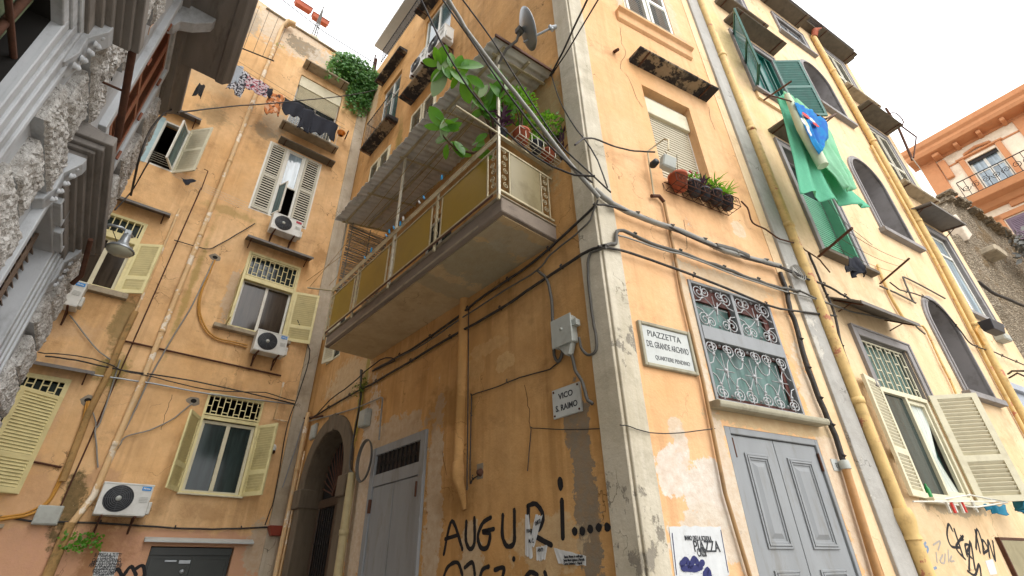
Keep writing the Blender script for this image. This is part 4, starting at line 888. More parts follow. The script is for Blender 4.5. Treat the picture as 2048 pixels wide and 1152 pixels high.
# ---------------------------------------------------------------- covered balcony on the alley side
BU0, BU1, BO, BZ = -6.4, -.74, 1.03, 5.72
m = MB(); m.box(BU0, BU1, -BO, .02, BZ+.02, 5.98); bal = put('balcony', m, 'slabedge', V.M, bC, bevel=.012, label='long balcony with amber panels under a corrugated roof')
m = MB(); m.box(BU0+.06, BU1-.06, -BO+.07, .0, BZ, BZ+.019); put('underside', m, 'soffit', V.M, bal)
m = MB(); m.box(BU0-.02, BU1+.02, -BO-.035, .0, 5.981, 6.0); m.box(BU0+.02, BU1-.5, -BO-.012, -BO-.001, 5.75, 5.79); put('slab_edge', m, 'concrete', V.M, bal, bevel=.006)
yo = -1.08; zl, zu, zt = 6.08, 6.9, 7.1
m = MB()
m.box(BU0, BU1, yo-.015, yo+.015, zl-.02, zl+.015); m.box(BU0, BU1, yo-.015, yo+.015, zu-.015, zu+.015)
m.box(BU0, BU1, yo-.03, yo+.03, zt, zt+.035); m.box(BU0, BU1, yo-.028, yo-.02, zt-.09, zt)
m.box(BU1-.015, BU1+.015, yo, -.02, zl-.02, zl+.015); m.box(BU1-.015, BU1+.015, yo, -.02, zu-.015, zu+.015); m.box(BU1-.03, BU1+.03, yo, -.02, zt, zt+.035)
m.box(BU0-.015, BU0+.015, yo, -.02, zl-.02, zl+.015); m.box(BU0-.03, BU0+.03, yo, -.02, zt, zt+.035)
for u in (BU0, -5.12, -3.72, -2.28, BU1): m.box(u-.018, u+.018, yo-.02, yo+.016, 5.9, zt)
put('railing', m, 'rail', V.M, bal, bevel=.003)
m = MB(); m.box(BU0+.05, BU1-.1, yo-.022, yo-.016, zl-.075, zl-.03); put('rusty_rail', m, 'rust', V.M, bal)
strips = [(-6.4, -6.25), (-5.26, -5.0), (-3.88, -3.6), (-2.44, -2.14), (-.98, -.74)]
for i in range(4):
    a, b_ = strips[i][1]+.02, strips[i+1][0]-.02; m = MB(); m.box(a, b_, yo-.004, yo+.002, zl+.02, zu-.02); put('panel', m, 'amber', V.M, bal)
m = MB(); m.box(BU1-.003, BU1+.003, -.86, -.28, zl+.02, zu-.02); put('panel', m, 'amber_gray', V.M, bal, label='grimy translucent end panel')
for a, b_ in strips:
    m = MB()
    for x in (a, b_): m.box(x-.009, x+.009, yo-.01, yo+.01, zl, zu)
    for k in range(3):
        zc = zl+.14+k*.26; r = (b_-a)*.24; cx = (a+b_)/2
        m.tube(scroll_pts(cx+r*.35, zc, r, 1.6, pi*.5, 1, yo, 10), .0065, 4); m.tube(scroll_pts(cx-r*.35, zc+.13, r, 1.6, -pi*.5, 1, yo, 10), .0065, 4)
        m.tube([(cx+r*.3, yo, zc+r), (cx-r*.3, yo, zc+.13-r)], .006, 4)
    put('scrollwork', m, 'rail', V.M, bal)
def yz(pts, u): return [(u, p[0], p[2]) for p in pts]
for ya, yb in ((-1.06, -.88), (-.26, -.1)):
    m = MB()
    for y in (ya, yb): m.box(BU1-.009, BU1+.009, y-.009, y+.009, zl, zu)
    for k in range(3):
        zc = zl+.14+k*.26; r = .05; cy = (ya+yb)/2
        m.tube(yz(scroll_pts(cy+.02, zc, r, 1.6, pi*.5, 1, 0, 10), BU1), .0065, 4); m.tube(yz(scroll_pts(cy-.02, zc+.13, r, 1.6, -pi*.5, 1, 0, 10), BU1), .0065, 4)
    put('scrollwork', m, 'rail', V.M, bal)
for u, z1 in ((BU1, 9.12), (-3.7, 9.05), (BU0-.02, 9.05)): m = MB(); m.box(u-.02, u+.02, yo-.02, yo+.02, 5.98, z1); put('post', m, 'rail_white', V.M, bal)

# corrugated roof
m = MB(); RU0, RU1 = -6.5, -.5; N = 150; y0, y1 = -1.34, 0.
def rz(y): return 9.3+(y/1.34)*.3
for side, dz in ((0, 0), (1, .012)):
    for i in range(N+1):
        x = RU0+(RU1-RU0)*i/N; w_ = .022*sin(2*pi*(x)/.15)
        for y in (y0+.012*sin(x*9)+.01*sin(x*31), -.7, y1): m.v.append((x, y, rz(y)+w_+dz))
n3 = 3*(N+1)
for i in range(N):
    for j in range(2):
        a = i*3+j; m.f.append([a, a+3, a+4, a+1]); m.f.append([n3+a, n3+a+1, n3+a+4, n3+a+3])
    m.f.append([i*3, n3+i*3, n3+i*3+3, i*3+3])
m.mi = [0]*len(m.f); m.smooth = set(range(len(m.f)))
put('corrugated_roof', m, 'eternit', V.M, bal)
m = MB()
for y in (-1.1, -.55): m.box(RU0+.05, RU1-.05, y-.02, y+.02, rz(y)-.075, rz(y)-.035)
for u in (BU1, -2.2, -3.7, -5.1, BU0): m.extr([(0, 9.2), (-1.2, rz(-1.2)-.1), (-1.2, rz(-1.2)-.07), (0, 9.24)], u-.018, u+.018)
put('roof_frame', m, 'rail', V.M, bal)
m = MB(); m.box(RU1-.01, RU1+.02, -1.34, .0, 9.0, 9.06); m.v = [(x, y, z+.3*(y+1.34)/1.34-.03) for x, y, z in m.v]; put('roof_angle', m, 'rust', V.M, bal)
m = MB()     # cane blind at the far end
for i in range(62):
    z = 6.95+i*.033; m.tube([(BU0+.03+random.uniform(-.012, .012), -1.02, z+random.uniform(-.012, .012)), (BU0+.03+random.uniform(-.01, .01), -.5, z+random.uniform(-.01, .01)), (BU0+.03, -.03, z+random.uniform(-.012, .012))], random.uniform(.007, .013), 5)
for y in (-.95, -.5, -.1): m.box(BU0+.045, BU0+.06, y-.01, y+.01, 6.9, 9.0)
put('cane_blind', m, 'bamboo', V.M, bal)
m = MB()     # flower basket rail at the piazza end
for z in (7.12, 7.3): m.tube([(BU1, -.86, z), (BU1+.22, -.86, z), (BU1+.22, .0, z), (BU1, .0, z)], .008, 4)
for i in range(8): y = -.86+i*.123; m.tube([(BU1, y, 7.12), (BU1+.22, y, 7.12), (BU1+.22, y, 7.3)], .006, 4)
for i in range(3): m.tube([(BU1+.05+i*.06, -.86, 7.12), (BU1+.05+i*.06, 0, 7.12)], .005, 4)
put('flower_basket', m, 'rail_white', V.M, bal)
m = MB(); m.tube([(BU1, yo, 7.15), tuple(V.q(912, 212, 1.7))], .018, 5); put('drying_arm', m, 'rail', V.M, bal); m = MB(); m.tube([(BU0, yo, 7.08), (BU0-.35, yo-.45, 7.15)], .018, 5); put('drying_arm', m, 'rail', V.M, bal)
# drying lines and pegs
lines = MB(); a0 = [(BU0-.3, yo-.42, 7.16), (BU0-.05, yo-.1, 7.2), (BU0-.35, yo-.5, 7.3)]; a1 = [tuple(V.q(912, 214, 1.65)), tuple(V.q(945, 245, 1.35)), tuple(V.q(985, 280, 1.2))]
for p0, p1 in zip(a0, a1): lines.tube(sagged(p0, p1, .05, 8), .005, 4, False)
lines.tube(sagged((-6.3, -.9, 8.6), (-.9, -.9, 8.7), .1, 8), .005, 4, False)
put('clothesline', lines, 'string', V.M, label='ochre drying lines strung along the covered balcony', cat='clothesline')
for k, (x, y, mt) in enumerate([(800, 447, 'peg'), (787, 455, 'peg'), (778, 463, 'peg'), (772, 471, 'peg'), (847, 395, 'peg'), (729, 515, 'peg'), (742, 500, 'peg'), (883, 355, 'peg'), (838, 404, 'peg_white'), (806, 437, 'peg_white')]):
    c = V.q(x, y, 1.15); m = MB(); a = random.uniform(-.6, .6); dx, dz = sin(a)*.05, cos(a)*.05
    m.tube([c+Vector((-dx, 0, -dz)), c+Vector((dx, .0, dz))], .012, 4); m.tube([c+Vector((-dx+.02, .01, -dz)), c+Vector((dx, .01, dz))], .01, 4)
    put('clothes_peg', m, mt, V.M, label=('blue clothes peg clipped to the balcony drying line' if mt == 'peg' else 'white clothes peg clipped to the balcony drying line'), cat='clothes peg', group='clothes pegs on the balcony line'+('' if mt == 'peg' else ', white ones'))

# ================================================================ PALAZZO ON THE LEFT (B)
bB = thing('stone_palazzo', B.M, label='gray stone palazzo with rough quoins looming over the left edge', cat='building')
BN = (2.75, 3.95, 2.6, 5.45); BM = (6.2, 7.35, 2.3, 5.15); BS = (6.5, 7.65, 6.68, 9.15); BT = (2.75, 3.95, 7.0, 9.2)
for a in (BN, BM): hole(B, rect(*a), reveal=(.05 if a is BN else .35))
for a in (BS, BT): hole(B, rect(*a), reveal=.08)
put('wall', wall_mesh(B, [(-12, 0), (9.15, 0), (9.15, 21), (-12, 21)], B.holes), ['stone', 'hole'], B.M, bB)
def band(z0, z1, p, x0=-12, x1=9.15): return (x0, x1, z0, z1, p)
def surr(u0, u1, z0, z1, parent, widths=((.0, .1, .03), (.1, .2, .05), (.2, .3, .07), (.3, .36, .09)), bottom=True):
    m = MB()
    for a, b_, p in widths:
        m.box(u0-b_, u0-a, -p, .01, z0-(b_ if bottom else 0), z1+b_); m.box(u1+a, u1+b_, -p, .01, z0-(b_ if bottom else 0), z1+b_)
        m.box(u0-a, u1+a, -p, .01, z1+a, z1+b_)
        if bottom: m.box(u0-a, u1+a, -p, .01, z0-b_, z0-a)
    return put('surround', m, 'stone', B.M, parent, bevel=.008)
for k, a in enumerate((BN, BM, BS, BT)):
    s_ = surr(*a, bB, bottom=k > 1, widths=((.0, .1, .03), (.1, .2, .05), (.2, .3, .07), (.3, .36, .09)) if k < 2 else ((.0, .1, .04), (.1, .22, .08)))
# louvres of the middle lower window (horizontal iron slats) and netting of the near one
m = MB()
for i in range(24): z = BM[2]+.1+i*.118; m.extr([(.24, z), (.12, z-.07), (.12, z-.05), (.24, z+.02)], BM[0]+.03, BM[1]-.03)
for x in (BM[0]+.38, BM[0]+.76): m.box(x-.02, x+.02, .09, .12, BM[2], BM[3])
put('louvres', m, mat('rusty_brown_louvre', '#7a6656', .6, var=.3, dirt='#c0a38a', dirtamt=.4), B.M, bB, label='rusty horizontal louvres under the hood')
m = MB(); m.box(BN[0]+.01, BN[1]-.16, .13, .14, BN[2]+.05, BN[3]-.05); put('netting', m, 'netting', B.M, bB)
m = MB()
for i in range(4): z = 3.3+i*.55; m.tube([(BN[0], .08, z), (BN[1], .08, z)], .022, 6)
for x in (3.0, 3.62): m.tube([(x, .1, 2.6), (x, .1, 5.45)], .028, 6)
put('railing', m, 'rust', B.M, bB)
# brown shutters
w = put('window', frame_mb(*BS, -.04, .05, .06, ((BS[0]+BS[1])/2,)), 'brown', B.M, bB, label='brown louvred shutters shut on the upper floor')
for s_ in (0, 1):
    ww = (BS[1]-BS[0])/2-.07; m = leaf_mb(ww, BS[3]-BS[2]-.1, .46, pitch=.05); moved(m, Matrix.Translation((BS[0]+.05+s_*(ww+.04), -.01, BS[2]+.05))); put('shutter', m, 'brown', B.M, w)
m = MB(); m.box(BT[0], BT[1], .02, .05, BT[2], BT[3]); put('window', m, 'brown', B.M, bB)
m = MB()
for x in (BS[0]-.02, BS[1]+.02):
    for z in (7.05, 7.9, 8.75): m = MB(); m.tube([(x, -.07, z), (x, -.07, z+.16)], .02, 6); put('hinge', m, 'brown', B.M, w)
# window hoods on consoles
def hood(u0, u1, z, label, con=True):
    m = MB()
    for o_, e_, za_, zb_ in ((.1, .26, -.26, -.12), (.15, .21, -.12, -.06), (.2, .16, -.06, .02), (.25, .1, .02, .06), (.31, .05, .06, .13), (.37, .0, .13, .26)):
        m.box(u0+e_, u1-e_, -o_, .01, z+za_, z+zb_)
    m.extr([(.01, z+.26), (-.34, z+.26), (.01, z+.36)], u0+.03, u1-.03)
    h = put('hood', m, 'stone_dark', B.M, bB, bevel=.008, label=label)
    if con:
        for u in (u0+.14, u1-.36):
            m = MB(); m.extr([(0, z-.7), (-.08, z-.66), (-.12, z-.5), (-.11, z-.3), (-.2, z-.12), (-.21, z-.04), (0, z-.04)], u, u+.2)
            for k in range(9): zz = z-.6+k*.055; m.lathe([(0, .03), (.028, .015), (.034, 0)], c=(u+.1+.035*(k % 2*2-1), -.12-.005*k, zz), axis='y', k=7)
            put('console', m, 'stone', B.M, h, bevel=.006)
    return h
hood(5.5, 8.05, 5.52, 'dark stone window hood on carved consoles'); hood(2.1, 4.55, 5.98, 'near stone window hood at the top left')
m = MB()
for a, b_ in ((6.2, 6.7), (6.86, 7.35)): m.add(frame_mb(a, b_, 5.18, 5.46, -.1, 0, .05).v, frame_mb(a, b_, 5.18, 5.46, -.1, 0, .05).f)
put('frieze', m, 'stone', B.M, bB, bevel=.006)
# rough quoins: every block its own displaced mesh
b = NB('rough_rusticated_stone'); X_ = b.noise(7, 10, .75); c_ = b.mix(b.rng(X_, .35, .62), col('#979189'), col('#dad8d4')); c_ = b.mix(b.rng(b.noise(34, 4, .7), .56, .66, 0, .8), c_, col('#4a443c'))
b.set(b.p.inputs['Base Color'], c_); b.p.inputs['Roughness'].default_value = .95
b.bump(b.math('ADD', b.noise(38, 6, .7), b.math('MULTIPLY', b.noise(12, 5, .7), 1.5)), .9, .03); M['rough'] = b.m
def quoin(u0, u1, z0, z1, d=.17, seed=0, parent=None):
    m = MB(); nx, nz = max(6, int((u1-u0)/.028)), max(6, int((z1-z0)/.028)); sv = Vector((seed*3.1, seed*1.7, 0))
    for i in range(nx+1):
        for j in range(nz+1):
            fx, fz = i/nx, j/nz; e = min(fx*(u1-u0), (1-fx)*(u1-u0), fz*(z1-z0), (1-fz)*(z1-z0))
            rd = 1-max(0, 1-e/.05)**2*.3; p = Vector((u0+(u1-u0)*fx, 0, z0+(z1-z0)*fz))
            h = noise.fractal(p*4.5+sv, .8, 2.1, 4); h2 = abs(noise.noise(p*13+sv)); h3 = abs(noise.noise(p*27+sv))
            y = -(d*rd+(.018*h-.03*h2-.03*h3-.014*abs(noise.noise(p*60+sv)))*min(1, .35+e/.06)) 
            ex = .01*noise.noise(p*9+sv)
            m.v.append((p.x+(ex if 0 < i < nx else ex*.7), y, p.z+(ex if 0 < j < nz else ex*.7)))
    w_ = nz+1
    for i in range(nx):
        for j in range(nz): m.f.append([i*w_+j, (i+1)*w_+j, (i+1)*w_+j+1, i*w_+j+1]); m.mi.append(0)
    bord = [(i, 0) for i in range(nx)]+[(nx, j) for j in range(nz)]+[(i, nz) for i in range(nx, 0, -1)]+[(0, j) for j in range(nz, 0, -1)]
    o = len(m.v)
    for i, j in bord: v = m.v[i*w_+j]; m.v.append((v[0], .0, v[2]))
    n = len(bord)
    for k in range(n):
        i, j = bord[k]; i2, j2 = bord[(k+1) % n]; m.f.append([i*w_+j, o+k, o+(k+1) % n, i2*w_+j2]); m.mi.append(1 if (bord[k][1] == 0 and bord[(k+1) % n][1] == 0) else 0)
    return put('quoin_block', m, ['rough', 'stone'], B.M, parent)
pitch = .468; zb = 1.16
k = 0
for i in range(0, 17):
    z0 = zb+i*pitch+.012; z1 = zb+(i+1)*pitch-.03; longb = (i % 2 == 0)
    a = (4.5, 5.62) if longb else (4.74, 5.38)
    quoin(a[0], a[1], z0, z1, .13 if longb else .12, i, bB)
    a = (7.95, 9.1) if not longb else (8.3, 9.12)
    quoin(a[0], a[1], z0, z1, .13, i+40, bB)
# horizontal joints between blocks drawn as thin near-black strips
m = MB()
for i in range(18):
    z = zb+i*pitch; m.box(4.4, 4.5, -.006, .002, z-.012, z+.012); m.box(5.62, 5.8, -.006, .002, z-.012, z+.012); m.box(7.72, 7.95, -.006, .002, z-.012, z+.012)
put('joint_lines', m, 'hole', B.M, bB)
# string course cornice and the balcony slab far up
m = MB(); m.extr([(0, 9.42), (-.16, 9.46), (-.16, 9.54), (-.25, 9.6), (-.33, 9.62), (-.33, 9.78), (0, 9.84)], -12, 9.15)
put('cornice', m, 'stone_dark', B.M, bB, bevel=.01)
m = MB(); m.extr([(0, 9.56), (-.74, 9.56), (-.74, 9.52), (-.86, 9.52), (-.92, 9.6), (-.97, 9.64), (-.97, 9.8), (0, 9.86)], 2.0, 7.78)
bs = put('balcony', m, 'stone_dark', B.M, bB, bevel=.012, label='dark stone balcony slab seen from below')
for u in (3.0, 6.5):
    m = MB(); m.extr([(0, 8.9), (-.1, 8.95), (-.14, 9.1), (-.3, 9.2), (-.5, 9.42), (-.52, 9.555), (0, 9.555)], u, u+.2)
    put('console', m, 'stone', B.M, bs, bevel=.008)
# iron pipe along the hoods
m = MB(); m.tube([(4.62, -.3, 6.2), (5.75, -.33, 5.93)], .035, 8); m.tube([(4.62, -.3, 6.2), (4.3, -.1, 6.3)], .03, 8); m.tube([(5.1, -.3, 6.08), (5.1, 0, 6.08)], .014, 5)
put('iron_pipe', m, 'rust', B.M, bB, label='short dark iron pipe between the window hoods')
m = MB(); m.tube([(7.3, -.3, 5.45), (7.9, -.3, 5.2), (8.0, -.24, 5.1)], .03, 8); put('iron_pipe', m, 'rust', B.M, bB, label='dark iron pipe beyond the hood')
m = MB(); 
for a, b_ in (((5.75, 5.5), (5.9, 5.05)), ((5.8, 4.6), (6.0, 2.6))): pass
m.tube(wob([B.q(262, 0, .06), B.q(262, 40, .08), B.q(240, 85, .07), B.q(232, 110, .02)], .003), .006, 4); m.tube(wob([B.q(318, 5, .1), B.q(312, 40, .1), B.q(300, 55, .1), B.q(296, 70, .1)], .002), .006, 4)
put('dangling_cable', m, mat('pale_pink_wire', '#c9a790', .6, var=.1), B.M, label='thin pale wires dangling across the rough stone below the balcony slab', cat='cable')

# ================================================================ RUBBLE WALL AND PEACH BUILDING AT THE FAR RIGHT
b = NB('rubble_masonry'); n = b.n('TexVoronoi'); n.feature = 'F1'; n.inputs['Scale'].default_value = 6.5; n.inputs['Randomness'].default_value = 1
mp = b.mapv((1, 1, 2.4)); wv = b.n('VectorMath'); wv.operation = 'ADD'; nn = b.n('TexNoise'); nn.inputs['Scale'].default_value = 2.5; b.t.links.new(mp, nn.inputs['Vector']); b.t.links.new(mp, wv.inputs[0]); b.t.links.new(nn.outputs['Color'], wv.inputs[1]); b.t.links.new(wv.outputs[0], n.inputs['Vector'])
c_ = b.mix(b.rng(b.noise(1.3, 8, .7), .35, .7), col('#a3927a'), col('#cdbfa8')); c_ = b.mix(b.rng(n.outputs['Distance'], .28, .5, 0, .75), c_, col('#5d4f3b')); c_ = b.mix(b.rng(b.noise(5, 8, .75), .55, .72, 0, .6), c_, col('#cfc4ae')); c_ = b.mix(b.rng(b.noise(.6, 4, .6), .55, .62, 0, .6), c_, col('#7d6238'))
b.set(b.p.inputs['Base Color'], c_); b.p.inputs['Roughness'].default_value = .95; b.bump(b.math('SUBTRACT', b.noise(9, 8, .7), n.outputs['Distance']), 1, .12); M['ruin'] = b.m
m = MB(); NX, NZ = 60, 46
def rtop(u): return 15.9+.25*noise.noise(Vector((u*1.3, 0, 0)))+.12*noise.noise(Vector((u*5, 3, 0)))-max(0, 17.4-u)*(1.9)*(1 if u < 17.4 else 0)-.06*(u-17)
for i in range(NX+1):
    u = 13.2+(25.5-13.2)*i/NX; zt_ = max(rtop(u), 9.5) if u < 16 else rtop(u)
    for j in range(NZ+1):
        z = zt_*j/NZ; p = Vector((u, 0, z)); m.v.append((u, -.1*noise.fractal(p*1.3, .9, 2, 5)-.05*noise.noise(p*6), z))
for i in range(NX):
    for j in range(NZ): a = i*(NZ+1)+j; m.f.append([a, a+NZ+1, a+NZ+2, a+1])
o_ = len(m.v)
for i in range(NX+1): v = m.v[i*(NZ+1)+NZ]; m.v.append((v[0], 1.2, v[2]-.1))
for i in range(NX): m.f.append([i*(NZ+1)+NZ, (i+1)*(NZ+1)+NZ, o_+i+1, o_+i])
m.mi = [0]*len(m.f)
rt = put('rubble_wall', m, 'ruin', R.M, origin=(19, 0, 0), label='tall ruined rubble wall with dry weeds, between the yellow and the peach buildings', cat='ruined wall')
rp = MB(); rp.prism([(15.9, 12.7), (16.7, 13.2), (16.2, 14.1), (15.9, 13.9)], -.2, .2); put('buttress', rp, 'plasterwhite', R.M, rt, bevel=.03)
rp = MB(); rp.prism([(17.2, 12.5), (18.2, 12.4), (18.5, 12.75), (17.9, 12.85), (17.3, 12.8)], -.5, .1); put('broken_ledge', rp, 'concrete', R.M, rt, bevel=.05)
for i in range(34):
    u_ = 17.2+i*.24; zz_ = rtop(u_)-.12; rp = MB(); k_ = 7; rr_ = random.uniform(.12, .24)
    rp.prism([(u_+rr_*cos(2*pi*j/k_)*random.uniform(.8, 1.3), zz_+rr_*.6*sin(2*pi*j/k_)*random.uniform(.7, 1.2)) for j in range(k_)], -.28+random.uniform(-.1, .1), .3); put('loose_stone', rp, 'ruin', R.M, rt, bevel=.04)
bH = thing('peach_palazzo', H.M, (0, 0, 0), label='peach and orange palazzo with heavy cornice at the far right', cat='building')
HX = H.M; s_ = 1.0
pts = {k: H.q(*v) for k, v in dict(corL=(1817, 322), cor=(2048, 195), wTL=(1935, 325), wTR=(1990, 292), wBL=(1975, 395), slL=(1948, 412), sl=(2048, 360), w2=(2010, 440), w2r=(2048, 420)).items()}
HU0 = pts['corL'].x; ZC = pts['corL'].z
wu0, wu1, wz1 = pts['wTL'].x, pts['wTR'].x, (pts['wTL'].z+pts['wTR'].z)/2; bz = pts['slL'].z; bu0 = pts['slL'].x
hh = MB(); HW1 = (wu0, wu1, bz+.15, wz1); HW2 = (pts['w2'].x, pts['w2'].x+1.7, bz-5.2, pts['w2'].z)
for a in (HW1, HW2): hole(H, rect(*a), reveal=.3)
put('wall', wall_mesh(H, [(HU0+.3, 0), (14, 0), (14, ZC-.3), (HU0+.3, ZC-.3)], H.holes, depth=8), ['orange_wall', 'hole'], H.M, bH)
m = MB(); z = ZC
m.extr([(0, z-1.0), (-.1, z-1.0), (-.1, z-.85), (-.9, z-.8), (-1.0, z-.6), (-1.0, z-.45), (-1.15, z-.3), (-1.2, z), (0, z+.1)], HU0, 14)
put('cornice', m, 'orange_trim', H.M, bH, bevel=.02)
m = MB()
for i in range(12):
    x = HU0+1.1+i*1.05; wd = .34 if i % 4 == 0 else .2
    m.box(x, x+wd, -.7, -.0, z-1.05, z-.83)
    if i % 4 == 0: m.box(x, x+wd, -.22, 0, z-2.5, z-1.2)
put('bracket', m, 'orange_trim', H.M, bH, bevel=.03)
m = MB()
m.box(HU0+.3, HU0+1.05, -.1, .01, 0, z-1.0); m.box(wu0-.3, wu0-.05, -.12, .01, bz, wz1+.2); m.box(wu1+.05, wu1+.3, -.12, .01, bz, wz1+.2); m.box(wu0-.4, wu1+.4, -.16, .01, wz1+.21, wz1+.32); m.box(wu1+1.1, wu1+2.0, -.1, .01, 0, z-1.0); m.box(HU0+1.05, wu1+1.1, -.06, .01, z-1.75, z-1.65)
m.box(HW2[0]-.5, HW2[0]-.05, -.12, .01, HW2[2], HW2[3]+.3); m.box(HW2[0]-.5, HW2[1]+.5, -.12, .01, HW2[3]+.05, HW2[3]+.35); m.box(HW2[0]+.5, HW2[0]+1.2, -.14, .01, HW2[3]+.5, HW2[3]+1.1)
put('trim', m, 'orange_trim', H.M, bH, bevel=.02)
m = MB()
for i in range(26):
    t = i/25; m.lathe([(0, .12), (.07, .08), (.09, 0)], c=((wu0+wu1)/2+(t-.5)*1.1, -.1, wz1+.42+.12*(1-abs(2*t-1))), axis='y', k=7)
put('garland', m, 'orange_trim', H.M, bH)
w = gl_window(bH, H, *HW1, fm='white', y=.2, t=.1, gm='glass_sky', trans=[(HW1[2]+HW1[3])/2+.4], label='white window behind the iron balcony')
m = MB(); m.box(HW1[0], HW1[1], .1, .14, HW1[3]-.22, HW1[3]); put('blind_box', m, 'iron', H.M, w)
w = put('window', frame_mb(*HW2, .0, .12, .12, ((HW2[0]+HW2[1])/2,)), 'lilac', H.M, bH, label='mauve shuttered window')
for s2 in (0, 1):
    ww = (HW2[1]-HW2[0])/2-.14; m = leaf_mb(ww, HW2[3]-HW2[2]-.2, None, pitch=.09); moved(m, Matrix.Translation((HW2[0]+.1+s2*(ww+.08), .0, HW2[2]+.1))); put('shutter', m, 'lilac', H.M, w)
m = MB(); m.extr([(0, bz-.7), (-.3, bz-.65), (-.5, bz-.4), (-1.1, bz-.35), (-1.2, bz-.1), (-1.25, bz), (0, bz+.02)], bu0-.1, 14); bb = put('balcony', m, 'orange_trim', H.M, bH, bevel=.02)
m = MB()
for zz in (bz+.06, bz+1.1): m.tube([(bu0, -.02, zz), (bu0, -1.15, zz), (13, -1.15, zz)], .03, 5)
for i in range(40): x = bu0+i*.3; m.tube([(x, -1.15, bz+.06), (x, -1.15, bz+1.1)], .015, 4)
for i in range(30): x = bu0+.25+i*.42; m.tube(scroll_pts(x, bz+.55, .2, 1.6, i, 1 if i % 2 else -1, -1.15, 8), .018, 4)
put('railing', m, 'iron', H.M, bb)
m = MB(); m.lathe([(0, .0), (.42, .0), (.45, -.1), (.42, -.2), (0, -.2)], c=(wu1+.2, -.95, bz+.6), axis='y', k=20)
# ================================================================ LOOSE THINGS
gnd = MB(); gnd.quad((-120, -120, 0), (120, -120, 0), (120, 120, 0), (-120, 120, 0))
put('ground', gnd, 'bounce_paving', Matrix(), origin=(0, 0, 0), kind='structure')

# ---------------- signs
def sign_frame(w, tl, br, out): pass
t = thing('street_sign', F.M, (.8, -.0, 3.66), label='marble street sign PIAZZETTA DEL GRANDE ARCHIVIO in a stone frame, left of the scrolled window', cat='street sign'); X = F.M @ Matrix.Translation((.8, 0, 3.66))
m = frame_mb(-.42, .42, 0, .58, -.05, .01, .045); put('frame', m, 'marble_frame', X, t, bevel=.008)
m = MB(); m.box(-.37, .37, -.03, .0, .05, .53); sl_ = put('plate', m, 'marble', X, t)
text('lettering', 'PIAZZETTA', .115, X, (-.03, -.0315, .43), 'ink', sl_, sx=.92); text('lettering', 'DEL GRANDE ARCHIVIO', .115, X, (0, -.0315, .29), 'ink', sl_, sx=.53); text('lettering', 'QUARTIERE PENDINO', .075, X, (.04, -.0315, .13), 'ink', sl_, sx=.74)
t = thing('street_sign', V.M, (-.77, -.0, 3.22), label='small white marble street sign VICO S. RAIMO on the alley wall', cat='street sign'); X = V.M @ Matrix.Translation((-.77, 0, 3.22))
m = MB(); m.box(-.225, .225, -.03, .0, 0, .35); sl_ = put('plate', m, 'marble', X, t, bevel=.004)
text('lettering', 'VICO', .098, X, (0, -.0315, .245), 'ink', sl_, bold=.0022); text('lettering', 'S. RAIMO', .098, X, (.0, -.0315, .105), 'ink', sl_, sx=.88, bold=.0022)
m = MB()
for x in (-.195, .195):
    for z in (.03, .32): m.lathe([(0, .01), (.012, .008), (.014, 0)], c=(x, -.03, z), axis='y', k=8)
put('bolt', m, 'rust', X, sl_)
t = thing('number_tile', V.M, (-6.55, -.0, 2.35), label='little dark blue house number tile beside the arch', cat='number tile'); X = V.M @ Matrix.Translation((-6.55, 0, 2.35)); m = MB(); m.box(-.06, .06, -.012, 0, 0, .14); p_ = put('plate', m, 'inkblue', X, t); text('lettering', '3', .1, X, (0, -.0135, .07), 'white', p_)
t = thing('number_tile', F.M, (3.43, -.0, 2.72), label='square stone number tile right of the gray door', cat='number tile'); X = F.M @ Matrix.Translation((3.43, 0, 2.72)); m = MB(); m.box(-.07, .07, -.012, 0, 0, .15); p_ = put('plate', m, 'marble', X, t, bevel=.004); text('lettering', '3', .09, X, (.01, -.0135, .075), 'ink', p_, rot=pi)

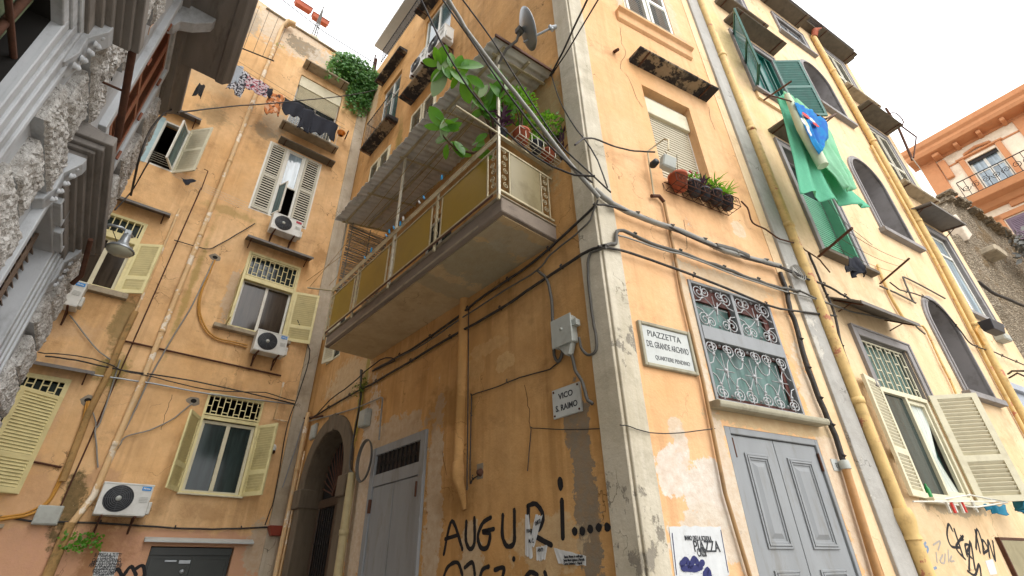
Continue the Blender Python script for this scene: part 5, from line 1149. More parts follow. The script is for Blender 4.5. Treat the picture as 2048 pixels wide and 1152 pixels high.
# ---------------- graffiti (thin paint ribbons on the wall)
def stroke(mb, pts, w=.05, sub=6):
    P = [Vector((p[0], 0, p[1])) for p in pts]
    if len(P) > 2:
        Q = []
        for i in range(len(P)-1):
            a, b_, c, d = P[max(i-1, 0)], P[i], P[i+1], P[min(i+2, len(P)-1)]
            for j in range(sub):
                t = j/sub; Q.append(.5*((2*b_)+(c-a)*t+(2*a-5*b_+4*c-d)*t*t+(3*b_-a-3*c+d)*t**3))
        Q.append(P[-1]); P = Q
    n = len(P); L, Rr = [], []
    if w > .045:
        for p in P[::2]:
            for _ in range(4):
                a_ = random.uniform(0, 2*pi); rr_ = w*random.uniform(.5, .95); cx_, cz_ = p.x+rr_*cos(a_), p.z+rr_*sin(a_); s_ = random.uniform(.0015, .004); o_ = len(mb.v)
                mb.v += [(cx_-s_, -.003, cz_), (cx_, -.003, cz_-s_), (cx_+s_, -.003, cz_), (cx_, -.003, cz_+s_)]; mb.f.append([o_, o_+1, o_+2, o_+3]); mb.mi.append(0)
    for i in range(n):
        T = (P[min(i+1, n-1)]-P[max(i-1, 0)]); T = T.normalized() if T.length > 1e-6 else Vector((1, 0, 0)); N = Vector((-T.z, 0, T.x)); ww = w/2*random.uniform(.88, 1.12)
        L.append(P[i]+N*ww); Rr.append(P[i]-N*ww)
    for y in (-.0035,):
        vs = [(v.x, y, v.z) for v in L]+[(v.x, y, v.z) for v in Rr]; o = len(mb.v); mb.v += vs
        for i in range(n-1): mb.f.append([o+i, o+i+1, o+n+i+1, o+n+i]); mb.mi.append(0)
    vs = [(v.x, .0, v.z) for v in L]+[(v.x, .0, v.z) for v in Rr]; o2 = len(mb.v); mb.v += vs
    for i in range(n-1): mb.f.append([o+i, o2+i, o2+i+1, o+i+1]); mb.mi.append(0); mb.f.append([o+n+i, o+n+i+1, o2+n+i+1, o2+n+i]); mb.mi.append(0)
    for e in (P[0], P[-1]):
        k = 10; o3 = len(mb.v); r = w/2*.98; mb.v += [(e.x+r*cos(2*pi*i/k), -.004, e.z+r*sin(2*pi*i/k)) for i in range(k)]; mb.f.append([o3+i for i in range(k)]); mb.mi.append(0)
def uz(w, pts): return [(w.q(x, y).x, w.q(x, y).z) for x, y in pts]
m = MB(); W_ = .054
for s in ([(888, 1108), (904, 1042), (925, 1098)], [(891, 1078), (916, 1070)],                         # A
          [(933, 1043), (932, 1080), (940, 1098), (949, 1085), (949, 1036)],                                # U
          [(982, 1035), (966, 1046), (956, 1072), (962, 1095), (975, 1094), (980, 1068), (965, 1064), (988, 1058)],   # G
          [(1006, 1030), (1005, 1070), (1014, 1092), (1028, 1086), (1029, 1050), (1029, 1020)],            # U
          [(1056, 1090), (1057, 1012)], [(1056, 1012), (1072, 1008), (1086, 1030), (1080, 1056), (1064, 1066), (1084, 1080), (1103, 1090)],   # R
          [(1124, 1000), (1126, 1076)]):
    stroke(m, uz(V, s), W_)
def dot(mb, w, x, y, r=.04, ry=None):
    c = w.q(x, y); k = 12; o = len(mb.v); mb.v += [(c.x+r*cos(2*pi*i/k)*random.uniform(.85, 1.1), -.004, c.z+(ry or r)*sin(2*pi*i/k)*random.uniform(.9, 1.1)) for i in range(k)]; mb.f.append([o+i for i in range(k)]); mb.mi.append(0)
dot(m, V, 1121, 967, .045, .075)
for x, y in ((1150, 1063), (1165, 1062), (1181, 1058), (1198, 1055), (1215, 1054)): dot(m, V, x, y, .042)
put('graffiti', m, 'spray', V.M, label='black sprayed graffiti word AUGURI followed by dots', cat='graffiti')
m = MB()
for s in ([(885, 1165), (895, 1135), (915, 1125), (925, 1150)], [(930, 1135), (945, 1125), (950, 1150)], [(958, 1165), (965, 1140), (978, 1133)], [(990, 1140), (1008, 1136), (1002, 1165)], [(1045, 1165), (1060, 1145), (1075, 1150)], [(1090, 1145), (1096, 1165)]):
    stroke(m, uz(V, s), .05)
dot(m, V, 1028, 1118, .03)
put('graffiti', m, 'spray', V.M, label='tops of a second line of black sprayed letters under the word AUGURI', cat='graffiti')
m = MB()
for s in ([(1905, 1062), (1897, 1048), (1894, 1070), (1902, 1092), (1918, 1095)], [(1908, 1058), (1926, 1113)], [(1926, 1072), (1912, 1095), (1930, 1118)], [(1921, 1072), (1926, 1078), (1921, 1080)], [(1934, 1112), (1930, 1090), (1939, 1092), (1934, 1104), (1943, 1116)],
          [(1938, 1140), (1940, 1082), (1950, 1140)], [(1950, 1060), (1960, 1105)], [(1952, 1098), (1954, 1058), (1968, 1098)], [(1967, 1108), (1965, 1080), (1976, 1098), (1967, 1106)], [(1979, 1115), (1976, 1080), (1990, 1122), (1985, 1082)], [(1935, 1142), (1950, 1150), (1958, 1128), (1963, 1160)]):
    stroke(m, uz(G, s), .035)
put('graffiti', m, 'spray', G.M, label='black scrawled tag SKEN ADN below the ivory shutters', cat='graffiti')
m = MB()
for s in ([(1851, 1085), (1848, 1092), (1856, 1096), (1850, 1120), (1860, 1138), (1872, 1135)], ): stroke(m, uz(G, s), .03)
put('graffiti', m, 'spray_blue', G.M, label='faded blue sprayed hook left of the black tag', cat='graffiti')
m = MB()
for s in ([(1866, 1090), (1880, 1082), (1876, 1100)], [(1872, 1105), (1874, 1125)], [(1885, 1110), (1880, 1122), (1888, 1126), (1890, 1108)], [(1896, 1100), (1897, 1124)], [(1903, 1112), (1900, 1122), (1908, 1122)]): stroke(m, uz(G, s), .022)
put('graffiti', m, 'spray_gray', G.M, label='faint gray washed-out scribble between the blue hook and the black tag', cat='graffiti')
m = MB()
for s in ([(225, 1146), (235, 1138), (243, 1150)], [(248, 1150), (262, 1133), (272, 1150)], [(268, 1140), (285, 1131), (290, 1150)]): stroke(m, uz(A, s), .06)
put('graffiti', m, 'spray', A.M, label='black sprayed curls beside the printed notice at bottom left', cat='graffiti')

# ---------------- papers
def sheet(name, w, quad, label, cat='poster', matn='paper', lines=(), torn=0, parts=()):
    P = [w.q(*p) for p in quad]; m = MB(); n = 10; top, bot = [], []
    for i in range(n+1):
        t = i/n; a = P[0].lerp(P[1], t); b_ = P[3].lerp(P[2], t); jt = random.uniform(-torn, torn)
        top.append((a.x, -.004-.004*random.random()*(torn > 0), a.z+jt*.5)); bot.append((b_.x, -.004-.006*random.random()*(torn > 0), b_.z+jt))
    m.v = top+bot+[(v[0], -.001, v[2]) for v in top+bot]; k = n+1
    for i in range(n): m.f.append([i, i+1, k+i+1, k+i])
    for i in range(n): m.f.append([i, 2*k+i, 2*k+i+1, i+1]); m.f.append([k+i, k+i+1, 3*k+i+1, 3*k+i])
    m.f.append([0, k, 3*k, 2*k]); m.f.append([n, 2*k+n, 3*k+n, k+n]); m.mi = [0]*len(m.f)
    o = put(name, m, matn, w.M, label=label, cat=cat); 
    for (s, px_, py_, size, sx, mt, rot) in lines:
        c = w.q(px_, py_); text('lettering', s, size, w.M, (c.x, -.011, c.z), mt, o, sx=sx, rot=rot, bold=.001)
    return o
ad = radians(0)
p_ = sheet('poster', F, [(1337, 1052), (1440, 1053), (1458, 1150), (1352, 1175)], 'large torn white poster with blue print left of the gray door', torn=.02,
      lines=[('INVIO DELLA SCUOLA', 1395, 1077, .06, .6, 'ink', 0), ('PIAZZA', 1412, 1094, .14, .75, 'ink', 0), ('CRISI', 1402, 1106, .1, .55, 'ink', 0)])
m = MB(); 
for s in ([(1362, 1128), (1372, 1120), (1378, 1132), (1388, 1118), (1396, 1130), (1404, 1125)], [(1364, 1136), (1384, 1138), (1400, 1134)], [(1408, 1150), (1414, 1140), (1418, 1152)]): stroke(m, uz(F, s), .055)
m.v = [(x, y-.008, z) for x, y, z in m.v]; put('blue_print', m, 'inkblue', F.M, p_)
m = MB(); a_, b_ = F.q(1343, 1066), F.q(1352, 1150); m.tube([(a_.x, -.01, a_.z), (b_.x, -.01, b_.z)], .004, 4); a_, b_ = F.q(1440, 1060), F.q(1455, 1145); m.tube([(a_.x, -.01, a_.z), (b_.x, -.01, b_.z)], .004, 4); put('border_line', m, 'inkblue', F.M, p_)
sheet('notice', A, [(199, 1103), (238, 1105), (226, 1160), (183, 1158)], 'printed white notice taped to the wall at bottom left', cat='notice',
      lines=[(s, 216-i*1.2, 1110+i*5.3, .085, .6, 'ink', 0) for i, s in enumerate(('SI PREGA A TUTTI', 'COLORO', 'CHE NON HANNO', 'NEL SUO PALAZZO', 'PER UNA QUESTIONE', 'DI IGIENE E DI', 'RISPETTO NON', 'DEPOSITARE I', 'RIFIUTI'))])
sheet('poster', V, [(1051, 1030), (1058, 1030), (1066, 1118), (1051, 1112)], 'torn white paper strip over the letter R of the graffiti', torn=.02, lines=[('FUNER', 1060, 1062, .05, .6, 'ink', 0)])
sheet('poster', V, [(1072, 1030), (1086, 1031), (1070, 1092), (1060, 1090)], 'second torn paper strip over the letter R, right one', torn=.02, lines=[('UNICO', 1077, 1045, .06, .5, 'ink', .3), ('M. C.', 1064, 1082, .06, .7, 'ink', 0)])
sheet('poster', V, [(1073, 1095), (1095, 1090), (1090, 1118), (1074, 1122)], 'small torn scrap below the letter R with faded print', torn=.015, lines=[('ANTI', 1082, 1100, .05, .8, 'ink', 0)])
sheet('poster', V, [(1108, 1096), (1172, 1112), (1172, 1131), (1118, 1128)], 'white printed strip poster under the dots of the graffiti', torn=.006, lines=[('Santa Messa in suffragio', 1148, 1113, .034, .8, 'ink', 0), ('Santa Maria Egiziaca a Forcella', 1149, 1120, .034, .7, 'ink', 0), ('Corso Umberto I - Napoli', 1147, 1127, .034, .7, 'ink', 0)])
sheet('poster', V, [(831, 1102), (842, 1103), (838, 1150), (828, 1152)][:0] or [(672, 1103), (682, 1103), (678, 1160), (668, 1160)], 'narrow gray sticker strip at the foot of the stone arch', torn=.01)
sheet('notice', G, [(1970, 1122), (1985, 1118), (1994, 1148), (1980, 1150)], 'small pale notice below the black tag', cat='notice')

# ---------------- boxes, lamps and small fittings
t = thing('junction_box', V.M, (-.65, -.02, 4.0), label='large gray junction box on the alley wall by the corner', cat='junction box'); X = V.M @ Matrix.Translation((-.65, 0, 4.05))
m = MB(); m.box(-.17, .15, -.13, -.02, 0, .36); m.box(-.185, .165, -.15, -.131, -.015, .375); put('housing', m, 'box', X, t, bevel=.01)
m = MB(); m.prism([(-.1, -.0), (.12, -.0), (.06, -.14), (-.0, -.14)][::-1], -.12, -.03); put('gland', m, 'box', X, t, bevel=.006)
m = MB(); m.box(.15, .22, -.12, -.04, .2, .28); m.lathe([(0, .02), (.02, .015), (.02, 0)], c=(0, -.15, .2), axis='y', k=8); put('fitting', m, 'box', X, t)
def meter_box(w, u, z, wd, h, label, out=.1):
    t = thing('meter_box', w.M, (u, 0, z), label=label, cat='meter box'); X = w.M @ Matrix.Translation((u, 0, z))
    m = MB(); m.box(0, wd, -out, 0, 0, h); put('housing', m, 'box', X, t, bevel=.012)
    m = MB(); m.box(.015, wd-.015, -out-.012, -out-.001, .02, h-.02); put('lid', m, 'box', X, t, bevel=.005); return t
meter_box(V, -6.3, 4.22, .3, .34, 'small gray meter box with mossy top above the arch pipe', .12)
meter_box(V, V.q(624, 873).x, V.q(624, 873).z-.1, .3, .36, 'flat gray meter box left of the stone arch', .06)
meter_box(A, A.q(62, 1048).x, A.q(62, 1050).z, .36, .32, 'gray junction box tied to the hoses at lower left', .14)
meter_box(G, G.q(1985, 665).x-.15, G.q(1985, 680).z, .42, .2, 'pale flat box beside the black window planter', .2)
# floodlight on bent pipe
t = thing('floodlight', F.M, tuple(F.q(1335, 338, .3)), label='boxy gray floodlight on a bent pipe before the blind window', cat='floodlight'); o0 = F.q(1335, 338, .3); X = F.M @ Matrix.Translation(o0)
m = MB(); m.box(-.13, .13, -.05, .06, 0, .2); m.v = [(x+.1*z, y-(.3*z), z) for x, y, z in m.v]; put('housing', m, 'box', X, t, bevel=.02)
m = MB(); m.lathe([(.0, -.0), (.05, .0), (.06, -.1), (.03, -.14)], c=(-.15, .03, .13), axis='y', k=10); put('socket', m, 'ac_dark', X, t)
m = MB(); m.tube([Vector(F.q(1308, 392, .05))-o0, Vector(F.q(1295, 303, .07))-o0, Vector(F.q(1328, 278, .22))-o0, Vector(F.q(1337, 280, .3))-o0, Vector(F.q(1337, 300, .3))-o0], .014, 6); put('arm', m, 'rail', X, t)
m = MB(); m.tube([F.q(1228, 104, .0), F.q(1236, 99, .12)], .03, 8); put('pipe_stub', m, 'rust', F.M, label='rusty pipe stub poking from the wall right of the corner band', cat='pipe stub')
# street lamp hanging from the palazzo
lp = B.q(240, 500, .62); base = B.q(225, 452, .35)
t = thing('street_lamp', B.M, tuple(lp), label='bell shaped metal street lamp hanging from the palazzo on a curved arm', cat='street lamp'); X = B.M @ Matrix.Translation(lp)
m = MB(); m.lathe([(.02, .26), (.045, .25), (.055, .14), (.07, .09), (.09, .065), (.14, .035), (.165, .0), (.158, -.01)], k=24); put('lamp_shade', m, 'silver', X, t)
m = MB(); m.lathe([(.15, -.004), (.14, -.035), (.09, -.063), (0, -.075)], k=24); put('diffuser', m, mat('milky_glass', '#a9a692', .3, var=.1), X, t)
arm = [B.q(208, 452, .3), B.q(222, 450, .38), B.q(243, 455, .5), B.q(257, 466, .58), B.q(264, 474, .62)]
top = Vector(lp)+Vector((0, 0, .37))
m = MB(); m.tube([Vector(p)-Vector(lp) for p in [Vector((arm[0].x+.3, .0, arm[0].z)), arm[0], arm[1], arm[2], arm[3], arm[4]]], .022, 8); m.tube([arm[3]-lp, Vector((0, 0, .32)), Vector((0, 0, .24))], .015, 6); m.box(-.035, .035, -.035, .035, .24, .31); put('arm', m, 'silver', X, t)
m = MB(); m.tube(wob([arm[1]-lp, B.q(235, 487, .45)-lp, B.q(232, 495, .5)-lp, Vector((-.05, .0, .25))], .004), .006, 4); put('lead', m, 'cable', X, t)
# wall lamp on the rear building
c = A.q(543, 905, .0); t = thing('wall_lamp', A.M, tuple(c), label='small bulkhead lamp with white dome on the rear wall', cat='wall lamp'); X = A.M @ Matrix.Translation(c)
m = MB(); m.box(-.06, .06, -.08, 0, -.02, .05); put('bracket', m, 'rust', X, t); m = MB(); m.lathe([(.055, 0), (.06, .06), (.045, .12), (0, .15)], c=(0, -.1, .03), k=14); put('lamp_shade', m, 'ac', X, t)
# bell on alley wall
c = V.q(962, 945, 0); t = thing('door_bell', V.M, tuple(c), label='rusty round bell box on the alley wall', cat='bell'); X = V.M @ Matrix.Translation(c); m = MB(); m.lathe([(0, .07), (.03, .06), (.05, .02), (.055, 0)], axis='y', k=12); put('housing', m, 'rust', X, t); m = MB(); m.box(-.09, .05, -.006, 0, -.08, .12); put('plate', m, 'cement', X, t, bevel=.003)
# antenna, rooftop things
m = MB()
b0 = A.q(752, 130, -.6)
b0 = Vector((-2.42, .7, 19.95)); tp = A.q(670, 28, -.7); tp = Vector((tp.x, .7, tp.z))
for dx in (-.1, .1): m.tube([b0+Vector((dx, 0, 0)), Vector((b0.x+dx*.2, .7, tp.z-.3))], .02, 4)
m.tube([Vector((b0.x, .7, b0.z)), Vector((b0.x, .7, tp.z))], .025, 5)
for i in range(7): z = b0.z+.1+i*.16; m.tube([(b0.x-.1+.011*i, .7, z), (b0.x+.1-.011*i, .7, z+.12)], .01, 4)
put('antenna_mast', m, 'cable_gray', A.M, label='small lattice antenna mast on the chimney of the rear building', cat='antenna')
m = MB(); m.tube([A.q(742, 185, .0), A.q(753, 118, .0)], .05, 5); m.tube([A.q(735, 190, .0), A.q(751, 110, .0)], .03, 5); m.tube([A.q(733, 140, 0), A.q(742, 118, 0), A.q(750, 107, 0)], .01, 4); put('chimney_pipe', m, 'rust', A.M, label='rusty flue pipes beside the ivy at the roof corner', cat='flue pipe')
# far right electric bracket pole on yellow wall top
m = MB(); a = G.q(1846, 345, .1); m.tube([(9.75, -.2, 13.1), (9.9, -.3, 14.6), (9.85, -.3, 15.6)], .04, 5); m.tube([(9.8, -.25, 13.2), (10.3, -.5, 14.2), (9.9, -.3, 15.0)], .025, 5); m.tube(wob([(9.9, -.3, 15.4), (9.6, -.5, 15.0), (9.7, -.55, 14.6), (9.5, -.5, 14.3)], .03), .02, 4); put('cable_bracket', m, 'rust', G.M, label='rusty lattice cable bracket at the end of the yellow wall', cat='bracket')
# holes with hoses
for (x, y, lb) in ((430, 515, 'ragged hole in the wall left of the yellow grille window'), (176, 801, 'ragged hole above the hoses at the far left'), (387, 802, 'ragged hole beside the low window grille')):
    c = A.q(x, y); m = MB(); k = 14; rr = [random.uniform(.11, .16) for _ in range(k)]
    m.v = [(c.x, .03-.035, c.z)]+[(c.x+.07*cos(2*pi*i/k), -.006, c.z+.05*sin(2*pi*i/k)) for i in range(k)]
    m.v = [(c.x+rr[i]*cos(2*pi*i/k), -.004, c.z+rr[i]*sin(2*pi*i/k)*.8) for i in range(k)]+[(c.x+.06*cos(2*pi*i/k), -.012, c.z+.05*sin(2*pi*i/k)) for i in range(k)]
    m.f = [[i, (i+1) % k, k+(i+1) % k, k+i] for i in range(k)]; m.mi = [0]*k; m.cur = 1; m.f.append([k+i for i in range(k)]); m.mi.append(1)
    put('wall_hole', m, ['cement', 'hole'], A.M, bA)

# ---------------- satellite dish
dz = 9.3; base = V.q(997, 128, 1.15)
t = thing('satellite_dish', V.M, tuple(base), label='gray satellite dish on the corner post of the covered balcony', cat='satellite dish'); X = V.M @ Matrix.Translation(base)
d0 = V.q(1047, 62, 1.25)-base
V3 = V.M.to_3x3().inverted(); dk = (V.M @ base-CAM).dot(_fw)/FPX
d0 = V3 @ (_r*((1047-997)*dk)+_d*((60-128)*dk))
dirv = (V3 @ (_r*.93-_d*.33+_fw*.2)).normalized()
m = MB(); k = 28; Rm = .34
upv = Vector((0, 0, 1)); sx_ = dirv.cross(upv).normalized(); uv = sx_.cross(dirv).normalized()
for ring_i in range(7):
    r = Rm*ring_i/6; dpt = .085*(ring_i/6)**2
    for j in range(k): a = 2*pi*j/k; m.v.append(tuple(d0+sx_*(r*cos(a)*.92)+uv*(r*sin(a))+dirv*dpt))
for i in range(6):
    for j in range(k): m.f.append([i*k+j, i*k+(j+1) % k, (i+1)*k+(j+1) % k, (i+1)*k+j])
m.mi = [0]*len(m.f); m.smooth = set(range(len(m.f)))
o = put('reflector', m, 'silver', X, t); md = o.modifiers.new('Solidify', 'SOLIDIFY'); md.thickness = .012
m = MB(); back = d0-dirv*.07; m.tube([Vector((0, 0, 0)), Vector((.0, 0, .03))+(back-Vector((0, 0, 0)))*.35+Vector((.05, -.03, -.03)), back*.8+Vector((.03, 0, -.12)), back], .022, 8); m.box(back.x-.05, back.x+.05, back.y-.05, back.y+.05, back.z-.05, back.z+.05); put('mount', m, 'cable_gray', X, t)
foc = V3 @ (_r*((1102-997)*dk)+_d*((56-128)*dk)); m = MB(); m.tube([d0+(V3 @ _d)*(24*dk), foc], .018, 6); m.tube([foc-dirv*.02, foc+dirv*.09], .035, 8); m.tube([foc+uv*.05, foc-uv*.06], .03, 8); put('feed_arm', m, 'silver', X, t)

# ---------------- plants
def leaf(m, p, d, nrm, L, W, fold=.15, droop=.2, seg=5, shape=1.):
    d = Vector(d).normalized(); nrm = Vector(nrm); s = d.cross(nrm)
    s = s.normalized() if s.length > 1e-4 else d.orthogonal().normalized(); u = s.cross(d).normalized(); o = len(m.v); p = Vector(p)
    for i in range(seg+1):
        t = i/seg; w = W*.5*sin(pi*min(1, t*.96+.03))**.62*shape; c = p+d*(L*t)-u*(droop*L*t*t)
        m.v += [tuple(c-s*w+u*fold*w), tuple(c), tuple(c+s*w+u*fold*w)]
    for i in range(seg):
        a = o+i*3
        for f in ([a, a+1, a+4, a+3], [a+1, a+2, a+5, a+4]): m.f.append(f); m.mi.append(m.cur); m.smooth.add(len(m.f)-1)
def rv(s=1): return Vector((random.uniform(-s, s), random.uniform(-s, s), random.uniform(-s, s)))
t = thing('rubber_plant', V.M, tuple(V.q(990, 285, .85)), label='rubber plant with big glossy leaves reaching out over the balcony rail', cat='rubber plant'); ob = V.q(990, 285, .85)
def vp(x, y, near=0.):
    d = (V.M @ ob-CAM); k = d.dot(_fw)/FPX; wv_ = _r*((x-990)*k)+_d*((y-285)*k)-_fw*near
    return V.M.to_3x3().inverted() @ wv_
stems = [[(990, 285, .85), (985, 240, 1.1), (960, 205, 1.35), (925, 165, 1.5), (890, 145, 1.6)], [(990, 285, .85), (1012, 240, 1.05), (1003, 195, 1.2), (1010, 165, 1.25)], [(985, 285, .9), (950, 310, 1.3), (915, 305, 1.5), (890, 280, 1.6), (885, 255, 1.65)], [(985, 285, .9), (978, 250, 1.0), (965, 225, 1.1)]]
ms = MB(); ml = MB()
for st in stems:
    P = [vp(p[0], p[1], .25*(p[2]-.85)) for p in st]; ms.tube(P, [.03, .025, .02, .015, .01][:len(P)], 6)
LV = [  # base px, tip px, out, width factor
 (882,140, 893,105,1.6,.5),(878,142,853,133,1.6,.45),(905,145,905,118,1.55,.5),(893,150,873,195,1.55,.42),(905,140,960,135,1.5,.4),(930,165,938,208,1.5,.48),(915,150,925,125,1.5,.5),(905,150,935,175,1.55,.5),
 (945,175,962,170,1.45,.4),(895,145,870,170,1.6,.5),(935,160,965,178,1.4,.4),(950,200,962,175,1.35,.45),(955,205,944,220,1.35,.5),(975,235,1000,215,1.2,.5),(970,230,980,185,1.2,.4),(985,215,1005,160,1.2,.5),(1000,200,1000,172,1.2,.45),
 (1005,205,985,175,1.2,.4),(1010,215,1035,195,1.2,.5),(1005,225,1040,215,1.15,.4),(1000,250,1008,225,1.1,.55),(1000,255,990,235,1.1,.5),(1012,255,1025,240,1.1,.45),(975,270,955,285,1.1,.5),(960,285,945,290,1.2,.45),(1010,280,1016,270,1.0,.5),
 (889,262,868,228,1.62,.5),(888,265,858,262,1.6,.35),(892,262,915,245,1.6,.4),(895,270,922,258,1.6,.4),(893,278,877,290,1.58,.4),(900,285,880,292,1.55,.4),(903,290,918,298,1.5,.4),(905,290,925,315,1.5,.35),(897,295,893,320,1.5,.4),(912,288,930,312,1.45,.45),
 (920,160,905,180,1.5,.45),(960,215,975,225,1.3,.5),(1015,235,1020,215,1.1,.45),(880,150,900,125,1.62,.55)]
for k_ in range(30):
    st = stems[k_ % 4]; p = st[random.randint(1, len(st)-1)]; a_ = random.uniform(0, 2*pi); L_ = random.uniform(22, 36)
    LV.append((p[0]+random.uniform(-6, 6), p[1]+random.uniform(-6, 6), p[0]+L_*cos(a_), p[1]+L_*sin(a_)-4, p[2], random.uniform(.4, .5)))
for i, (x0, y0, x1, y1, o_, wf) in enumerate(LV):
    nr = .25*(o_-.85); a = vp(x0, y0, nr); b_ = vp(x1, y1, nr+random.uniform(-.05, .07)); L = (b_-a).length*1.15; ml.cur = 1 if i % 9 == 3 else 0
    vn = V.M.to_3x3().inverted() @ (-_fw+_r*random.uniform(-.7, .7)+_d*random.uniform(-.9, .3))
    leaf(ml, a, b_-a, vn, L, L*wf*1.15, .16, .1, 7)
put('stem', ms, 'twig', V.M @ Matrix.Translation(ob), t); put('foliage', ml, ['leaf', 'leaf_pale'], V.M @ Matrix.Translation(ob), t)
def pot(w, c, r, h, matn, name, label, cat, plant=None, group=None):
    t = thing(name, w.M, tuple(c), label=label, cat=cat, group=group); X = w.M @ Matrix.Translation(c); m = MB()
    m.lathe([(0, 0), (r*.68, 0), (r*.94, h*.8), (r*1.02, h*.8), (r*1.04, h), (r*.92, h), (r*.88, h*.86), (0, h*.86)], k=18); put('pot', m, matn, X, t)
    if plant: plant(t, X, r, h)
    return t
def bushy(hgt, spread, n, lsize, matn, trunk=True):
    def f(t, X, r, h):
        if trunk:
            m = MB()
            for i in range(3): a = i*2.1; m.tube([(0, 0, h*.8), (spread*.12*cos(a), spread*.12*sin(a), h+hgt*.4), (spread*.35*cos(a), spread*.35*sin(a), h+hgt*.75)], [.018, .014, .008], 5)
            put('stem', m, 'twig', X, t)
        m = MB()
        for i in range(n):
            q = rv().normalized()*random.uniform(.4, 1)**.5; c = Vector((q.x*spread, q.y*spread, h+hgt*.68+q.z*hgt*.36)); c += rv(.03)
            leaf(m, c, q+rv(.7), Vector((0, 0, 1))+rv(.6), lsize*random.uniform(.7, 1.3), lsize*.55, .2, .1, 3)
        put('foliage', m, matn, X, t)
    return f
def spiky(hgt, n, L, matn, droop=.5, W=.035):
    def f(t, X, r, h):
        m = MB()
        for i in range(n):
            a = random.uniform(0, 2*pi); e = random.uniform(.1, 1.3); c = Vector((random.uniform(-.5, .5)*r, random.uniform(-.5, .5)*r, h+random.uniform(0, hgt)))
            leaf(m, c, (cos(a)*cos(e), sin(a)*cos(e), sin(e)), (0, 0, 1), L*random.uniform(.6, 1.2), W, .2, droop, 4)
        for i in range(5): m.tube([(0, 0, h*.8), (random.uniform(-.05, .05), random.uniform(-.05, .05), h+hgt)], .006, 4)
        put('foliage', m, matn, X, t)
    return f
# balcony pots (in the basket at the piazza end)
for (y, r, h, mt, pl, lb) in ((-.72, .13, .2, 'terracotta', bushy(.85, .25, 480, .06, 'leaf2'), 'big red pot with a jade bush in the balcony basket'), (-.42, .1, .18, 'blackpot', spiky(.1, 34, .13, 'leaf2', .3), 'black pot of small succulents in the balcony basket'),
                              (-.16, .12, .16, 'terracotta', bushy(.75, .26, 480, .06, 'leaf2'), 'terracotta pot with a bushy jade plant nearest the wall')):
    pot(V, Vector((BU1+.11, y, 7.14)), r, h, mt, 'potted_plant', lb, 'potted plant', pl)
for (y, u, lb) in ((.06, BU1+.3, 'purple trailing plant at the wall end of the balcony basket'), (-.98, BU1+.05, 'purple trailing plant at the balcony corner post')):
    pot(V, Vector((u-.05, y-.02, 7.14)), .07, .12, 'blackpot', 'trailing_plant', lb, 'trailing plant', spiky(.42, 36, .18, 'purple', .35, .04))
# rack under the blind window, with its pots
rk = MB(); za = 6.72
for y, z in ((-.03, za), (-.28, za), (-.03, za+.17), (-.28, za+.17)): rk.tube([(1.42, y, z), (2.8, y, z)], .009, 4)
for i in range(8):
    x = 1.42+i*.197; rk.tube([(x, -.0, za+.17), (x, -.03, za), (x, -.28, za), (x, -.28, za+.17)], .008, 4)
    if i < 7: rk.tube(scroll_pts(x+.1, za+.09, .06, 1.3, i, 1, -.28, 8), .006, 4)
for y in (-.11, -.2): rk.tube([(1.42, y, za), (2.8, y, za)], .006, 4)
put('flower_rack', rk, 'rust', F.M, label='rusty iron flower rack fixed under the blind window', cat='flower rack')
def geran(t, X, r, h):
    bushy(.14, .11, 90, .05, 'leaf2', False)(t, X, r, h); m = MB()
    for i in range(7): c = Vector((random.uniform(-.1, .1), random.uniform(-.1, .05), h+.15+random.uniform(0, .06))); m.lathe([(0, .03), (.022, .01), (.0, -.02)], c=tuple(c), k=7)
    put('blossom', m, 'red', X, t)
def dry(t, X, r, h):
    m = MB()
    for i in range(5): m.tube([(0, 0, h*.8), (random.uniform(-.06, .06), 0, h+.2), (random.uniform(-.15, .15), random.uniform(-.05, .05), h+random.uniform(.35, .55))], .004, 4)
    put('stem', m, 'twig', X, t)
for (u, r, h, mt, pl, lb) in ((1.62, .15, .27, 'terracotta', dry, 'large terracotta pot with bare twigs in the rusty rack'), (1.93, .12, .24, 'blackpot', geran, 'black pot with a red geranium in the rusty rack'), (2.16, .1, .2, 'blackpot', spiky(.16, 40, .17, 'purple', .4, .03), 'pot of purple spiky plant in the middle of the rusty rack'),
                              (2.42, .12, .24, 'blackpot', spiky(.2, 60, .2, 'leaf2', .5, .024), 'black pot with fresh green spider plant in the rusty rack'), (2.66, .12, .2, 'blackpot', spiky(.2, 55, .2, 'leaf2', .6, .024), 'last black pot with spider plant at the right end of the rusty rack')):
    pot(F, Vector((u, -.15, za+.01)), r, h, mt, 'potted_plant', lb, 'potted plant', pl)
# ivy at the roof corner, roof palm, flower boxes, weeds
m = MB(); ic = Vector((-.9, -.25, 18.35))
for i in range(3400):
    q = rv().normalized()*random.uniform(.15, 1)**.5; x = ic.x+q.x*1.15+.25; z = ic.z+q.z*.8-(.35*max(0, q.x)); y = -.25+q.y*.42
    if random.random() < .18: x = random.uniform(-.95, .1); z = 17.8-random.uniform(0, 1.3)*random.random()-(.3 if -.9 < x < -.2 else 0); y = random.uniform(-.3, -.05)
    leaf(m, (x, y, z), Vector((q.x*.4, -.4, -.8))+rv(.5), Vector((0, -1, .6))+rv(.4), random.uniform(.09, .16), .12, .15, .2, 2)
for k_ in range(26):
    x = random.uniform(-1.9, .25); z = 18.1+random.uniform(-.5, .5); y = -.35; L_ = random.uniform(.3, 1.1)
    for j in range(int(L_*26)):
        leaf(m, (x+random.uniform(-.05, .05), y+random.uniform(-.05, .05), z-j/26), rv()+Vector((0, -.3, -.5)), Vector((0, -1, .4))+rv(.4), random.uniform(.06, .13), .1, .15, .2, 2)
